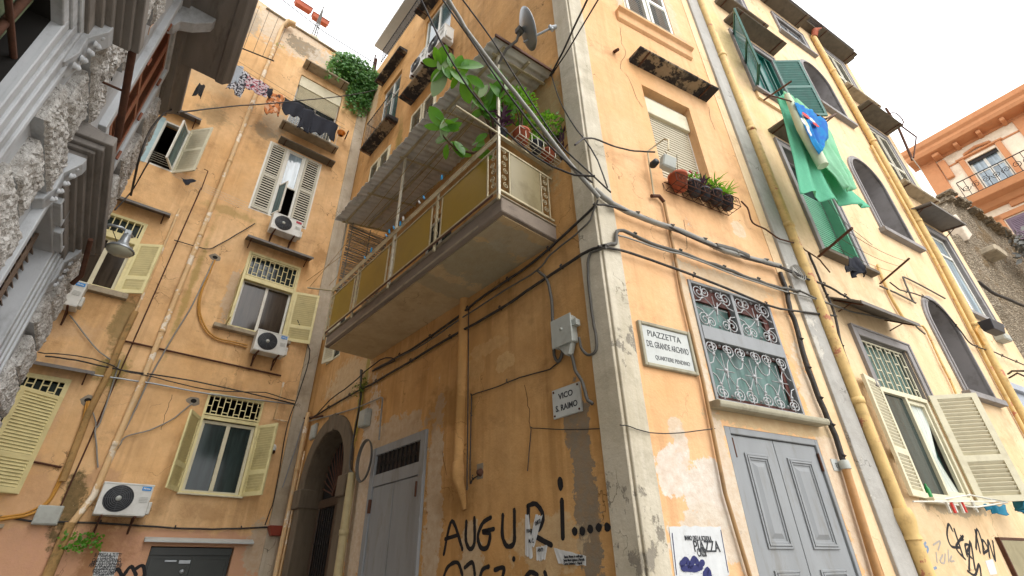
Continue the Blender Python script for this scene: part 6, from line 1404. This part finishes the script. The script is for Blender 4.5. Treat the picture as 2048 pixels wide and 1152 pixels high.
ivy = put('ivy_bush', m, 'ivy', A.M, label='thick green ivy spilling over the roof corner of the rear building', cat='ivy')
m = MB(); c = A.q(622, 68, .0)
for i in range(26): a = -pi*.1+random.uniform(0, pi*1.2); leaf(m, Vector((c.x+random.uniform(-.3, .3), .3, 19.0)), (cos(a), random.uniform(-.4, .2), abs(sin(a))*1.1+.1), (0, -1, .3), random.uniform(.5, .95), .13, .1, .35, 5)
put('roof_palm', m, 'ivy', A.M, label='small cycad palm on the roof parapet of the rear building', cat='palm')
for (x, y, lb) in ((606, 14, 'left of two terracotta flower boxes hung on the roof cable'), (640, 41, 'right of two terracotta flower boxes hung on the roof cable')):
    c = A.q(x, y, -1.2); t = thing('flower_box', A.M, tuple(c), label=lb, cat='flower box', group='terracotta flower boxes on the roof'); X = A.M @ Matrix.Translation(c); m = MB(); m.add([(-.3, -.1, -.12), (.3, -.1, -.12), (.3, .1, -.12), (-.3, .1, -.12), (-.34, -.13, .1), (.34, -.13, .1), (.34, .13, .1), (-.34, .13, .1)], [(0, 3, 2, 1), (0, 1, 5, 4), (1, 2, 6, 5), (2, 3, 7, 6), (3, 0, 4, 7), (4, 5, 6, 7)]); m.box(-.36, .36, -.15, .15, .1, .13); put('box', m, 'terracotta', X, t, bevel=.01)
t = thing('planter', A.M, tuple(A.q(556, 1072, .14)), label='red plastic trough planter fixed low on the rear wall', cat='planter'); X = A.M @ Matrix.Translation(A.q(556, 1072, .14)); m = MB(); m.add([(-.17, -.09, 0), (.17, -.09, 0), (.17, .09, 0), (-.17, .09, 0), (-.25, -.13, .2), (.25, -.13, .2), (.25, .13, .2), (-.25, .13, .2)], [(0, 3, 2, 1), (0, 1, 5, 4), (1, 2, 6, 5), (2, 3, 7, 6), (3, 0, 4, 7), (4, 5, 6, 7)]); put('trough', m, mat('red_brown_plastic', '#8a3a26', .5), X, t, bevel=.01)
c = G.q(1990, 665, .3); t = thing('planter', G.M, tuple(c), label='black trough planter on the sill of the french window at the right edge', cat='planter'); X = G.M @ Matrix.Translation(c); m = MB(); m.add([(-.3, -.1, 0), (.3, -.1, 0), (.3, .1, 0), (-.3, .1, 0), (-.36, -.14, .24), (.36, -.14, .24), (.36, .14, .24), (-.36, .14, .24)], [(0, 3, 2, 1), (0, 1, 5, 4), (1, 2, 6, 5), (2, 3, 7, 6), (3, 0, 4, 7), (4, 5, 6, 7)]); put('trough', m, 'blackpot', X, t, bevel=.01)
def weed(w, c, n, s, label, matn='leaf2'):
    m = MB()
    for i in range(n): q = rv(); leaf(m, Vector(c)+Vector((q.x*s*1.3, -abs(q.y)*s*.7, q.z*s*.6)), rv()+Vector((0, -.3, .2)), Vector((0, -1, .5)), s*.28*random.uniform(.6, 1.2), s*.2, .1, .2, 2)
    put('weed', m, matn, w.M, label=label, cat='weed')
weed(A, A.q(162, 1085, .1), 140, .24, 'bright green weed growing from the downpipe foot'); weed(A, A.q(418, 100, .1) if False else A.q(560, 95, .08), 30, .14, 'tiny weed beside the gutter elbow near the roof')
weed(V, (-6.5, -.02, 5.1), 90, .22, 'moss and weeds creeping along the cables above the arch', 'moss'); weed(R, (20.5, -.5, 13.2), 260, 1.0, 'dry straw coloured weeds hanging on the rubble wall', 'bamboo')

# ---------------- laundry
def cloth(w, a, b_, L, matn, label, name='garment', wave=.03, n=14, taper=0, hem=.06, group=None, cat='laundry', lean=0):
    a, b_ = Vector(a), Vector(b_); m = MB(); ph = random.uniform(0, 6); W = (b_-a).length; nz = 12
    for i in range(n+1):
        t = i/n
        for j in range(nz+1):
            s = j/nz; p = a.lerp(b_, .5+(t-.5)*(1-taper*s)); dz = L*(1+hem*sin(t*7+ph)+hem*.6*sin(t*17+ph*2))*s+.03*sin(pi*t*2)*(1-s)
            y = wave*sin(t*W*16+ph+s*1.5)*(.3+s)+wave*.5*sin(t*31+ph)*s
            m.v.append((p.x+lean*s+.01*sin(s*9+ph), p.y+y, p.z-dz))
    for i in range(n):
        for j in range(nz): q = i*(nz+1)+j; m.f.append([q, q+nz+1, q+nz+2, q+1])
    m.mi = [0]*len(m.f); m.smooth = set(range(len(m.f)))
    o = put(name, m, matn, w.M, label=label, cat=cat, group=group); md = o.modifiers.new('Solidify', 'SOLIDIFY'); md.thickness = .006; return o
o_ = .75
cloth(A, A.q(471, 128, o_), A.q(488, 135, o_), .8, 'cloth_gray', 'pale gray cloth hanging beside the palazzo cornice')
cloth(A, A.q(472, 133, o_-.05), A.q(500, 150, o_-.05), 1.0, 'print_bw', 'black and white patterned top on the upper laundry line', wave=.04)
cloth(A, A.q(496, 148, o_), A.q(540, 174, o_), .55, 'print_red', 'red black and white patterned shorts on the upper laundry line')
cloth(A, A.q(536, 175, o_), A.q(547, 180, o_), .36, 'cloth_dark', 'small dark garment between the two patterned pieces')
cloth(A, A.q(540, 182, o_-.1), A.q(570, 194, o_-.1), .9, 'print_orange', 'orange and brown mottled garment on the upper laundry line', wave=.05)
cloth(A, A.q(570, 195, o_), A.q(610, 213, o_), .62, 'cloth_dark', 'first dark navy garment on the laundry line before the railing', hem=.12)
cloth(A, A.q(607, 214, o_), A.q(630, 224, o_), .95, 'cloth_dark', 'long dark trousers in the middle of the laundry line before the railing')
cloth(A, A.q(628, 226, o_), A.q(676, 250, o_), .75, 'cloth_dark', 'last dark shirt at the right end of the laundry line', hem=.15)
m = MB(); m.tube(sagged(A.q(462, 122, o_), A.q(690, 258, o_), .1, 14), .006, 4, False); m.tube(sagged(A.q(470, 118, o_-.2), A.q(690, 250, o_-.2), .06, 10), .005, 4, False); put('clothesline', m, 'cable_gray', A.M, label='laundry line across the top of the rear building', cat='clothesline')
m = MB(); m.tube([A.q(697, 262, .6), A.q(690, 278, .0)], .022, 5); put('line_bracket', m, 'iron', A.M, label='small iron line bracket beside the orange basket', cat='bracket')
c = A.q(682, 268, .55); m = MB(); m.lathe([(.06, -.08), (.1, -.04), (.13, .06), (.14, .07), (.11, .05), (0, -.06)], c=tuple(c), k=12); put('peg_basket', m, 'orange_plastic', A.M, label='orange peg basket at the right end of the laundry line', cat='basket')
m = MB(); m.tube([A.q(485, 97, .6), A.q(548, 122, .6)], .022, 5)
for i in range(4): m.tube([A.q(487+i*19, 98+i*7.5, .6), A.q(519+i*20, 12+i*9, .25)], .006, 4)
put('drying_rack', m, 'iron', A.M, label='black bar hung on thin lines near the roof of the rear building', cat='drying rack')
cloth(A, A.q(362, 355, .4), A.q(393, 362, .4), .2, 'cloth_dark', 'small dark swimsuit pinned on the wires under the open white window', taper=.9, hem=.02, wave=.015)
m = MB()
for i in range(4): m.tube(sagged(A.q(345, 338+i*4, .3), A.q(500, 408+i*5, .3), .03, 8), .0035, 4, False)
put('clothesline', m, 'white_string', A.M, label='four thin white wires slanting below the open white window', cat='clothesline')
m = MB()
for y in (345, 352): m.tube([A.q(384, y-25, .0), A.q(394, y-15, .35)], .012, 4)
m.tube([A.q(408, 338, .35), A.q(416, 342, .35), A.q(402, 380, .3)], .012, 4); put('line_bracket', m, 'rust', A.M, label='rusty line bracket beside the open white window', cat='bracket')
cloth(B, B.q(400, 165, .5), B.q(410, 172, .5), .3, 'cloth_black', 'black fringed rag hanging at the end of the palazzo balcony', wave=.02, hem=.3)
# sheets on the piazza side
def bigcloth(name, w, grid, matn, label, th=.008, fold=.05):
    rows = [[w.q(*p) for p in r] for r in grid]; m = MB(); nu, nv = 26, 22
    def samp(r, t):
        k = t*(len(r)-1); i = min(int(k), len(r)-2); return r[i].lerp(r[i+1], k-i)
    for a in range(nv+1):
        s = a/nv*(len(rows)-1); i = min(int(s), len(rows)-2); f = s-i
        for b2 in range(nu+1):
            t = b2/nu; p = samp(rows[i], t).lerp(samp(rows[i+1], t), f); p = p+Vector((0, fold*sin(t*19+a*.12)*(.4+a/nv)+fold*.4*sin(t*43+a*.3), .02*sin(t*15))); m.v.append(tuple(p))
    for a in range(nv):
        for b2 in range(nu): q = a*(nu+1)+b2; m.f.append([q, q+1, q+nu+2, q+nu+1])
    m.mi = [0]*len(m.f); m.smooth = set(range(len(m.f))); o = put(name, m, matn, w.M, label=label, cat='laundry'); md = o.modifiers.new('Solidify', 'SOLIDIFY'); md.thickness = th; return o
bigcloth('bed_sheet', G, [[(1556, 196, .9), (1568, 188, .9), (1585, 195, .85)], [(1575, 250, .9), (1600, 260, .85), (1640, 290, .8)], [(1590, 310, .9), (1625, 320, .85), (1672, 345, .75)], [(1603, 382, .9), (1655, 385, .85), (1712, 385, .75)], [(1606, 386, .9), (1670, 405, .85), (1742, 415, .75)]], 'towel', 'big mint green sheet hanging from the green shuttered window')
bigcloth('bed_sheet', G, [[(1567, 182, 1.0), (1580, 192, 1.0), (1595, 200, .98)], [(1600, 240, 1.0), (1640, 270, 1.0), (1662, 262, .95)], [(1640, 320, 1.02), (1672, 318, 1.02), (1684, 322, .98)], [(1672, 352, 1.03), (1690, 350, 1.03), (1700, 345, 1.0)], [(1690, 378, 1.03), (1703, 380, 1.03), (1712, 378, 1.0)]], 'towel_pale', 'pale green sheet draped over the big mint sheet', fold=.03)
m = MB(); m.tube([G.q(1574, 190, 1.06), G.q(1605, 255, 1.08), G.q(1646, 332, 1.08)], [.05, .1, .09], 12); put('rolled_cloth', m, 'towel_edge', G.M, label='rolled cream hem of the sheet between the mint and blue laundry', cat='laundry')
bt = bigcloth('beach_towel', G, [[(1588, 204, 1.16), (1620, 220, 1.12), (1648, 240, 1.1)], [(1595, 215, 1.16), (1625, 240, 1.14), (1657, 250, 1.1)], [(1610, 250, 1.16), (1630, 260, 1.14), (1660, 275, 1.1)], [(1625, 285, 1.16), (1638, 288, 1.14), (1650, 287, 1.1)], [(1640, 308, 1.16), (1643, 300, 1.14), (1647, 290, 1.1)]], 'towel_blue', 'bright blue beach towel with red and white print', fold=.025)
def blot(m, w, x, y, rx, rz_, out, k=16):
    c = w.q(x, y, out); o = len(m.v); m.v += [(c.x+rx*cos(2*pi*i/k)*random.uniform(.75, 1.1), -out, c.z+rz_*sin(2*pi*i/k)*random.uniform(.75, 1.1)) for i in range(k)]; o2 = len(m.v); m.v += [(v[0], v[1]+.006, v[2]) for v in m.v[o:o+k]]
    m.f.append([o+i for i in range(k)]); m.mi.append(0)
    for i in range(k): m.f.append([o+i, o+(i+1) % k, o2+(i+1) % k, o2+i]); m.mi.append(0)
m = MB(); blot(m, G, 1612, 231, .12, .07, 1.2); blot(m, G, 1632, 249, .11, .05, 1.2); put('red_print', m, 'print_badge_red', G.M, bt)
m = MB(); blot(m, G, 1606, 242, .05, .09, 1.2); blot(m, G, 1624, 240, .1, .06, 1.19); blot(m, G, 1618, 262, .05, .13, 1.2); put('white_print', m, 'print_badge_white', G.M, bt)
m = MB(); m.tube([G.q(1528, 200, .2), G.q(1582, 163, 1.1)], .022, 5); m.tube([G.q(1652, 238, 1.1), G.q(1672, 228, 1.0), G.q(1645, 250, .1)], .022, 5); m.tube([G.q(1527, 187, 1.0), G.q(1580, 202, 1.1), G.q(1650, 238, 1.1)], .014, 5); put('drying_rack', m, 'rust', G.M, label='rusty drying bars sticking out under the green shutters', cat='drying rack')
m = MB(); m.tube([G.q(1637, 513, .1), G.q(1704, 456, .95)], .026, 5); m.tube([G.q(1760, 567, .1), G.q(1818, 517, .95)], .02, 5)
for i in range(3): m.tube(sagged(G.q(1695-i*15, 463+i*13, .9-.2*i), G.q(1812-i*12, 522+i*11, .9-.2*i), .08, 8), .004, 4, False)
put('drying_rack', m, 'rust', G.M, label='rusty drying bars below the green roller blind', cat='drying rack')
cloth(G, G.q(1695, 510, .6), G.q(1718, 520, .6), .32, 'cloth_dark', 'dark crumpled garment below the green roller blind', wave=.06, hem=.25); cloth(G, G.q(1690, 528, .55), G.q(1702, 532, .55), .14, 'cloth_black', 'small black sock hung next to the crumpled garment')
m = MB(); z = 2.47
for o3 in (.25, .5): m.tube([G.q(1826, 1003, o3), G.q(1990, 1003, o3)], .01, 5)
m.tube([G.q(1880, 1000, .1), G.q(1940, 990, .3), G.q(2015, 1005, .5), G.q(1950, 1015, .5), G.q(1862, 1003, .1)], .012, 5); put('drying_rack', m, 'white', G.M, label='white wire drying rack under the wide ivory shutters', cat='drying rack')
for i, (x, y) in enumerate(((1895, 1012), (1905, 1013), (1908, 1012), (1922, 1013), (1927, 1012), (1945, 1008), (1949, 1012))):
    c = G.q(x, y, .45); m = MB(); m.box(c.x-.012, c.x+.012, c.y-.012, c.y+.012, c.z-.08, c.z+.05); m.box(c.x-.012+.02, c.x+.012+.012, c.y-.01, c.y+.01, c.z-.08, c.z+.02); put('clothes_peg', m, ('peg_white', 'print_badge_red', 'peg_white')[i % 3], G.M, label='white clothes peg on the rack under the ivory shutters' if i % 3 != 1 else 'red clothes peg on the rack under the ivory shutters', cat='clothes peg', group='white pegs on the window rack' if i % 3 != 1 else 'red pegs on the window rack')
bigcloth('tarpaulin', G, [[(2012, 930, .3), (2030, 950, .4), (2060, 985, .4)], [(2025, 985, .3), (2040, 1000, .4), (2060, 1010, .4)], [(2035, 1015, .3), (2045, 1020, .4), (2062, 1030, .4)]], 'teal', 'teal tarpaulin at the right edge behind the ivory shutter'); bigcloth('tarpaulin', G, [[(1968, 1010, .35), (1985, 1010, .4), (2010, 1012, .4)], [(1975, 1022, .35), (1995, 1026, .4), (2020, 1032, .4)]], 'teal', 'corner of blue tarpaulin just under the ivory shutter', fold=.02)
m = MB(); c = G.q(1865, 996, .02); m.lathe([(.035, 0), (.035, .13), (.015, .17), (.015, .2)], c=(c.x, -.0, c.z), k=12); put('bottle', m, mat('green_bottle_glass', '#1f7a3c', .15, var=.1), G.M, label='green bottle standing on the sill behind the ivory shutter', cat='bottle')
# display case at lower right
c0, c1 = G.q(1975, 1030, .1), G.q(2048, 1030, .1); t = thing('display_case', G.M, (c0.x+1.2, -.1, 0), label='grimy glazed display case under the tarpaulin at the lower right', cat='display case'); X = G.M @ Matrix.Translation((c0.x, 0, 0))
m = frame_mb(.15, 3.2, .3, c0.z-.3, -.06, -.0, .04); m.box(.19, 3.14, -.07, -.02, 1.45, 1.49); put('frame', m, 'rust', X, t, bevel=.005); m = MB(); m.box(.19, 3.14, -.05, -.04, .36, c0.z-.34); put('pane', m, mat('grimy_yellow_glass', '#9a9272', .2, var=.35, vs=1.5, dirt='#6f6a50', dirtamt=.5), X, t)
# wall bracket lamp scroll at far right edge
m = MB(); P = [G.q(2016, 748, .3), G.q(2024, 742, .5), G.q(2048, 742, .9)]; m.tube(P, .02, 5); m.tube([G.q(2018, 756, .2), G.q(2035, 746, .5), G.q(2048, 752, .8), G.q(2060, 760, .9)], .018, 5); put('sign_bracket', m, 'iron', G.M, label='black scrolled iron bracket above the blue gray shop front', cat='bracket')

# ---------------- cables
def cable(w, pts, r, matn, label, amp=.006, out=.05, clips=0, sub=4, k=6):
    P = wob(w.qs(pts, out), amp, sub); m = MB(); m.tube(P, r, k)
    if clips:
        L = 0
        for i in range(1, len(P)):
            L += (P[i]-P[i-1]).length
            if L > clips: L = 0; m.tube([P[i]+Vector((0, .03, -.01)), P[i]+Vector((0, -r*1.4, .02)), P[i]+Vector((0, .0, .05))], r*.55+.004, 4)
    return put('cable', m, matn, w.M, label=label, cat='cable')
cable(V, [(620, 838), (700, 790), (740, 770), (800, 735), (900, 675), (1000, 618), (1100, 550), (1180, 500), (1212, 490)], .022, 'cable', 'thick black cable slanting across the alley wall to the corner', clips=1.1)
cable(F, [(1196, 492), (1240, 500), (1330, 530), (1450, 575), (1560, 618), (1672, 632)], .018, 'cable', 'thin black cable from the corner across the front above the scrolled window', .004, .07, 1.4)
cable(V, [(745, 742), (820, 700), (900, 645), (970, 590), (1060, 530), (1130, 468), (1190, 412)], .02, 'cable', 'upper black cable hugging the balcony underside', clips=.9)
cable(V, [(748, 738), (830, 698), (930, 632), (1010, 580), (1075, 540), (1100, 510), (1150, 470), (1180, 440), (1196, 400)], .013, 'cable_gray', 'thin cable looping under the balcony to the corner band', out=.08)
cable(V, [(1075, 541), (1092, 555), (1103, 600), (1106, 680), (1110, 715), (1118, 722), (1125, 705), (1124, 690)], .022, 'cable_gray', 'cable dropping in a hook to the junction box', .003)
cable(V, [(1212, 495), (1182, 505), (1176, 540), (1183, 620), (1193, 680), (1190, 704), (1175, 709), (1162, 695), (1158, 675)], .018, 'cable_gray', 'gray cable looping beside the corner band into the junction box', .003, .06)
cable(V, [(1143, 705), (1150, 740), (1165, 765), (1175, 800), (1185, 808)], .022, 'cable_gray', 'bundle of cables leaving the bottom of the junction box', .004)
cable(V, [(1118, 724), (1100, 738), (1040, 755), (990, 775), (945, 790), (943, 800), (940, 955), (945, 958), (955, 952)], .009, 'cable', 'thin wire bent square down the wall to the bell box', .002, .02, 1)
cable(V, [(1055, 942), (1062, 860), (1066, 856), (1130, 859), (1200, 857), (1240, 852)], .006, 'cable', 'fine wire stepping across the wall under the small marble sign', .002, .02)
cable(F, [(1240, 850), (1253, 851), (1300, 865), (1360, 866), (1430, 857)], .006, 'cable', 'fine wire sagging across the cream corner band', .002, .06)
cable(V, [(937, 620), (936, 800), (934, 980)], .009, 'cable', 'wire running down beside the ochre wall pipe', .002, .1)
cable(F, [(1190, 380), (1225, 408), (1290, 438), (1360, 462), (1420, 488), (1450, 502), (1500, 516), (1560, 532)], .04, 'cable_light', 'fat gray cable bundle crossing the front wall from the corner', .006, .1, .6, k=8)
cable(F, [(1430, 492), (1462, 500), (1495, 514)], .055, 'cable_gray', 'taped joint swelling on the fat gray bundle', .003, .1)
cable(F, [(1196, 408), (1245, 418), (1290, 433), (1400, 482), (1500, 518), (1560, 535), (1620, 560)], .016, 'cable', 'black cable twisted along the fat gray bundle', .012, .12)
cable(F, [(1212, 490), (1232, 487), (1235, 462), (1262, 468), (1300, 486), (1360, 505), (1430, 530), (1500, 556), (1560, 576), (1600, 582)], .026, 'cable_gray', 'middle cable bundle sagging across the front wall', .01, .08, .7)
cable(F, [(1236, 470), (1300, 492), (1380, 515), (1450, 542), (1540, 574), (1600, 590), (1655, 605)], .012, 'cable_light', 'pale cable following the middle bundle', .012, .1)
cable(G, [(1560, 532, .12), (1610, 555, .12), (1660, 575, .12), (1700, 598, .12), (1735, 610, .1), (1790, 640, .08)], .018, 'cable', 'dark cable bundle continuing over the yellow wall', .012, .12, .5)
cable(G, [(1600, 582), (1650, 605), (1700, 622), (1760, 635), (1830, 650), (1850, 668)], .016, 'cable_gray', 'gray cable bundle passing above the sheet metal awning', .012, .12)
cable(F, [(1560, 545), (1573, 580), (1580, 620), (1592, 650), (1610, 720), (1640, 800), (1670, 870), (1690, 932)], .035, 'cable', 'thick black taped cable descending beside the gray strip', .008, .07, .35)
cable(F, [(1482, 402), (1495, 415), (1505, 445), (1530, 458), (1560, 478), (1595, 488)], .014, 'rust', 'rusty wire from the flower rack to the gray strip', .004, .1)
cable(G, [(1595, 487), (1610, 500), (1640, 520), (1660, 545)], .012, 'rust', 'rusty wire reaching the window with the green blind', .004, .1)
cable(G, [(1617, 505), (1640, 560), (1668, 625), (1680, 680), (1700, 740), (1722, 820), (1750, 900), (1776, 960), (1790, 1010), (1852, 1152)], .02, 'cable', 'dark conduit descending right of the fat yellow pipe', .006, .07, .9)
cable(G, [(1755, 530), (1760, 545), (1785, 600), (1812, 645)], .03, 'pipe_yellow', 'short yellow cable stub ending above the metal awning', .003, .05)
cable(G, [(1760, 572), (1790, 585), (1830, 605), (1825, 600), (1808, 560), (1810, 555), (1850, 575), (1890, 597)], .018, 'cable_gray', 'angled gray conduit between the awning and the arched niche', .002, .06)
cable(G, [(1780, 565), (1800, 580), (1830, 588), (1860, 600), (1890, 625), (1920, 660), (1945, 690), (1990, 705), (2048, 730)], .014, 'cable', 'dark cable draped over the lowest arched niche', .01, .1, .6)
cable(G, [(1812, 645), (1845, 652), (1862, 680), (1880, 720), (1905, 770), (1930, 830)], .02, 'pipe_yellow', 'ochre cable hugging the left edge of the lowest arched niche', .004, .05)
cable(G, [(1957, 652), (1952, 660), (1960, 675), (1968, 690)], .025, 'hose', 'bright yellow hose loop under the black window planter', .003, .2)
cable(G, [(1560, 200, .1), (1590, 290, .1), (1655, 400, .05), (1700, 455, .05), (1745, 490, .05)], .005, 'cable_gray', 'hair thin wire down the yellow wall', .004, .04)
for i, (p, r, lb) in enumerate((([(885, -20, 2.4), (930, 55, 2.0), (985, 130, 1.6), (1045, 205, 1.1), (1110, 290, .7), (1150, 340, .45), (1198, 395, .12)], .03, 'fat gray overhead cable coming down steeply to the corner'),
                   ([(838, -10, 2.6), (880, 80, 2.3), (930, 165, 1.9), (985, 235, 1.5), (1035, 285, 1.1), (1090, 325, .8), (1150, 350, .6), (1190, 352, .45)], .014, 'black overhead wire sagging before the rubber plant'),
                   ([(875, -15, 2.3), (935, 70, 1.95), (1010, 180, 1.5), (1085, 275, 1.0), (1140, 330, .6), (1185, 365, .2)], .014, 'overhead wire just left of the fat gray cable'),
                   ([(915, -15, 2.3), (985, 80, 1.7), (1060, 200, 1.2), (1130, 300, .7), (1222, 385, .15)], .011, 'thin overhead wire just right of the fat gray cable'),
                   ([(1205, -15, .5), (1160, 60, .4), (1130, 110, .25), (1103, 150, .1)], .012, 'thin wire rising from the roof corner of the balcony'),
                   ([(1182, -15, .6), (1150, 50, .4), (1125, 105, .25), (1100, 152, .1)], .016, 'thicker wire rising from the roof corner of the balcony'),
                   ([(1103, 152, .08), (1115, 190, .08), (1140, 240, .08), (1170, 280, .1), (1195, 320, .1), (1215, 375, .1)], .011, 'wire drooping from the balcony roof down the corner band'))):
    cable(V, p, r, 'cable_light' if i == 0 else 'cable', lb, .003)
cable(F, [(1150, 290, .5), (1165, 278, .3), (1190, 278, .15), (1230, 293, .1), (1270, 302, .1), (1310, 304, .2)], .014, 'cable', 'black wire arching over the corner to the floodlight', .003)
cable(A, [(355, 225, 4.0), (460, 213, 2.5), (560, 205, 1.6), (700, 190, .8), (790, 172, .5), (858, 160, .5)], .016, 'cable', 'black wire spanning the alley below the ivy', .004)
cable(A, [(565, 0, .2), (650, 65, .1), (752, 128, .1)], .016, 'cable', 'roof cable carrying the terracotta flower boxes', .003, -1.2)
cable(A, [(90, 712), (150, 720), (240, 740), (330, 752), (450, 775), (590, 808)], .016, 'cable', 'black cable sagging across the whole rear wall', .006, .12)
cable(A, [(75, 705), (140, 710), (200, 722), (250, 742), (310, 755), (420, 780), (530, 785), (590, 802)], .012, 'cable', 'second black cable tangled over the rear wall', .012, .14)
cable(A, [(182, 749), (300, 766), (420, 788), (590, 809)], .018, 'silver', 'straight galvanised conduit above the low window', .002, .08)
cable(A, [(0, 1033), (60, 1042), (200, 1046), (350, 1056), (450, 1058), (570, 1053)], .018, 'cable', 'black cable along the top of the pink lower wall', .004, .05, 1.2)
cable(A, [(430, 520), (418, 548), (402, 590), (400, 625), (415, 660), (440, 678), (495, 690)], .02, 'hose', 'amber hose looping from the wall hole to the middle air conditioner', .004, .06)
cable(A, [(429, 520), (415, 550), (399, 592), (397, 628), (412, 664), (440, 682), (495, 695)], .014, 'hose', 'second amber hose beside the first on the rear wall', .006, .05)
cable(A, [(427, 522), (385, 610), (345, 675), (300, 755), (275, 810), (250, 860)], .016, 'cable_light', 'gray cable from the wall hole down to the downpipe', .003, .06)
cable(A, [(178, 802), (172, 830), (158, 875), (135, 930), (110, 985), (85, 1015), (50, 1032), (0, 1040)], .025, 'hose', 'thick amber hoses bending down to the lower left corner', .003, .07)
cable(A, [(174, 803), (165, 845), (142, 905), (115, 965), (92, 1005), (45, 1028), (0, 1035)], .018, 'hose', 'thinner amber hose parallel to the thick ones', .005, .06)
cable(A, [(240, 720), (225, 770), (200, 845), (190, 858), (192, 880), (196, 935)], .014, 'cable_light', 'gray cable splitting beside the mossy pipe', .003, .06)
cable(A, [(180, 805), (192, 845), (190, 875)], .012, 'cable_light', 'short gray cable from the left wall hole', .003, .06)
cable(A, [(385, 806), (350, 835), (300, 860), (252, 873), (240, 890), (232, 900)], .014, 'cable_light', 'gray cable curving from the hole by the low window to the downpipe', .003, .06)
cable(A, [(348, 480), (410, 498), (440, 488), (480, 465), (510, 447)], .014, 'cable', 'black wires crossing the mossy patch under the middle air conditioner', .003, .06)
cable(A, [(140, 630), (170, 670), (200, 705), (230, 725)], .014, 'cable_light', 'pale cable from the edge-on air conditioner down to the mossy pipe', .003, .06)
cable(A, [(595, 640), (620, 700), (600, 780), (575, 850), (560, 935), (545, 1010), (530, 1050)], .012, 'cable', 'dark wire running down the pale corner strip', .004, .08)
cable(A, [(565, 975), (590, 900), (612, 835), (640, 835)], .012, 'silver', 'thin steel conduit on the pale corner strip', .002, .1)
cable(V, [(628, 835), (660, 800), (700, 770), (760, 720), (790, 722), (745, 742)], .013, 'cable', 'loose black cable looped above the arch', .01, .12)
cable(V, [(590, 850), (620, 842), (700, 820), (750, 800), (762, 795), (765, 800), (762, 830), (758, 880)], .016, 'cable_light', 'gray conduit running over the arch and down to the gray door', .002, .06)
cable(V, [(722, 740), (722, 790), (712, 850), (702, 905), (700, 940), (708, 950)], .022, 'cable_gray', 'vertical cable bundle right of the arch', .006, .06)
cable(V, [(725, 740), (720, 800), (708, 870), (703, 920)], .012, 'cable', 'thin black wire beside the vertical bundle', .006, .09)
m = MB(); c = V.q(730, 921, .1)
for k_ in range(4): m.tube([(c.x+(.26+.008*k_)*cos(a*pi/16), c.y-.01*k_, c.z+(.36+.006*k_)*sin(a*pi/16)) for a in range(33)], .013, 5, False)
put('cable_coil', m, 'cable_gray', V.M, label='coil of spare gray cable hung beside the gray alley door', cat='cable coil')
m = MB(); c = F.q(1590, 545, .12)
for k_ in range(4): m.tube([(c.x+(.11+.015*k_)*cos(a*pi/12)+.02*k_, c.y-.01*k_, c.z+(.12+.01*k_)*sin(a*pi/12)) for a in range(25)], .008, 4, False)
put('cable_coil', m, 'cable_light', F.M, label='small white wire coil tied where the bundles reach the gray strip', cat='cable coil')
cable(B, [(262, 390, .3), (275, 330, .4), (300, 262, .35), (330, 225, .2), (345, 218, .2)], .016, 'cable', 'black cable drooping from the end of the palazzo', .004)
cable(B, [(230, 420, .3), (262, 385, .3), (285, 345, .4), (300, 320, .6)], .01, 'cable', 'thin wire hanging past the far end of the palazzo', .004)
cable(G, [(1846, 345, .3), (1835, 330, .6), (1824, 316, 1.0)], .012, 'white_string', 'white wire from the roof bracket towards the peach palazzo', .002)
cable(R, [(1957, 563), (1975, 578), (1995, 590), (2048, 612)], .05, 'cable', 'black cable strung across the rubble wall', .01, .5)
# surface-run conduits crossing cracks
def crack(w, pts, label, r=.004):
    P = wob(w.qs(pts, .001), .012, 5); m = MB()
    for i in range(len(P)-1): a, b_ = P[i], P[i+1]; m.quad((a.x-r, -.003, a.z), (a.x+r, -.003, a.z), (b_.x+r, -.003, b_.z), (b_.x-r, -.003, b_.z))
    return m
for w, pts in ((F, [(1240, 55), (1243, 85), (1252, 105), (1241, 128), (1243, 140), (1258, 158), (1275, 200), (1285, 215)]), (F, [(1368, 440), (1374, 490), (1372, 500)]), (F, [(1418, 215), (1420, 235), (1430, 260)]), (V, [(1050, 770), (1058, 820), (1060, 855)]), (V, [(885, 900), (893, 950)]), (A, [(345, 790), (330, 830), (322, 860)])):
    put('crack', crack(w, pts, ''), 'hole', w.M, bA if w is A else bC)
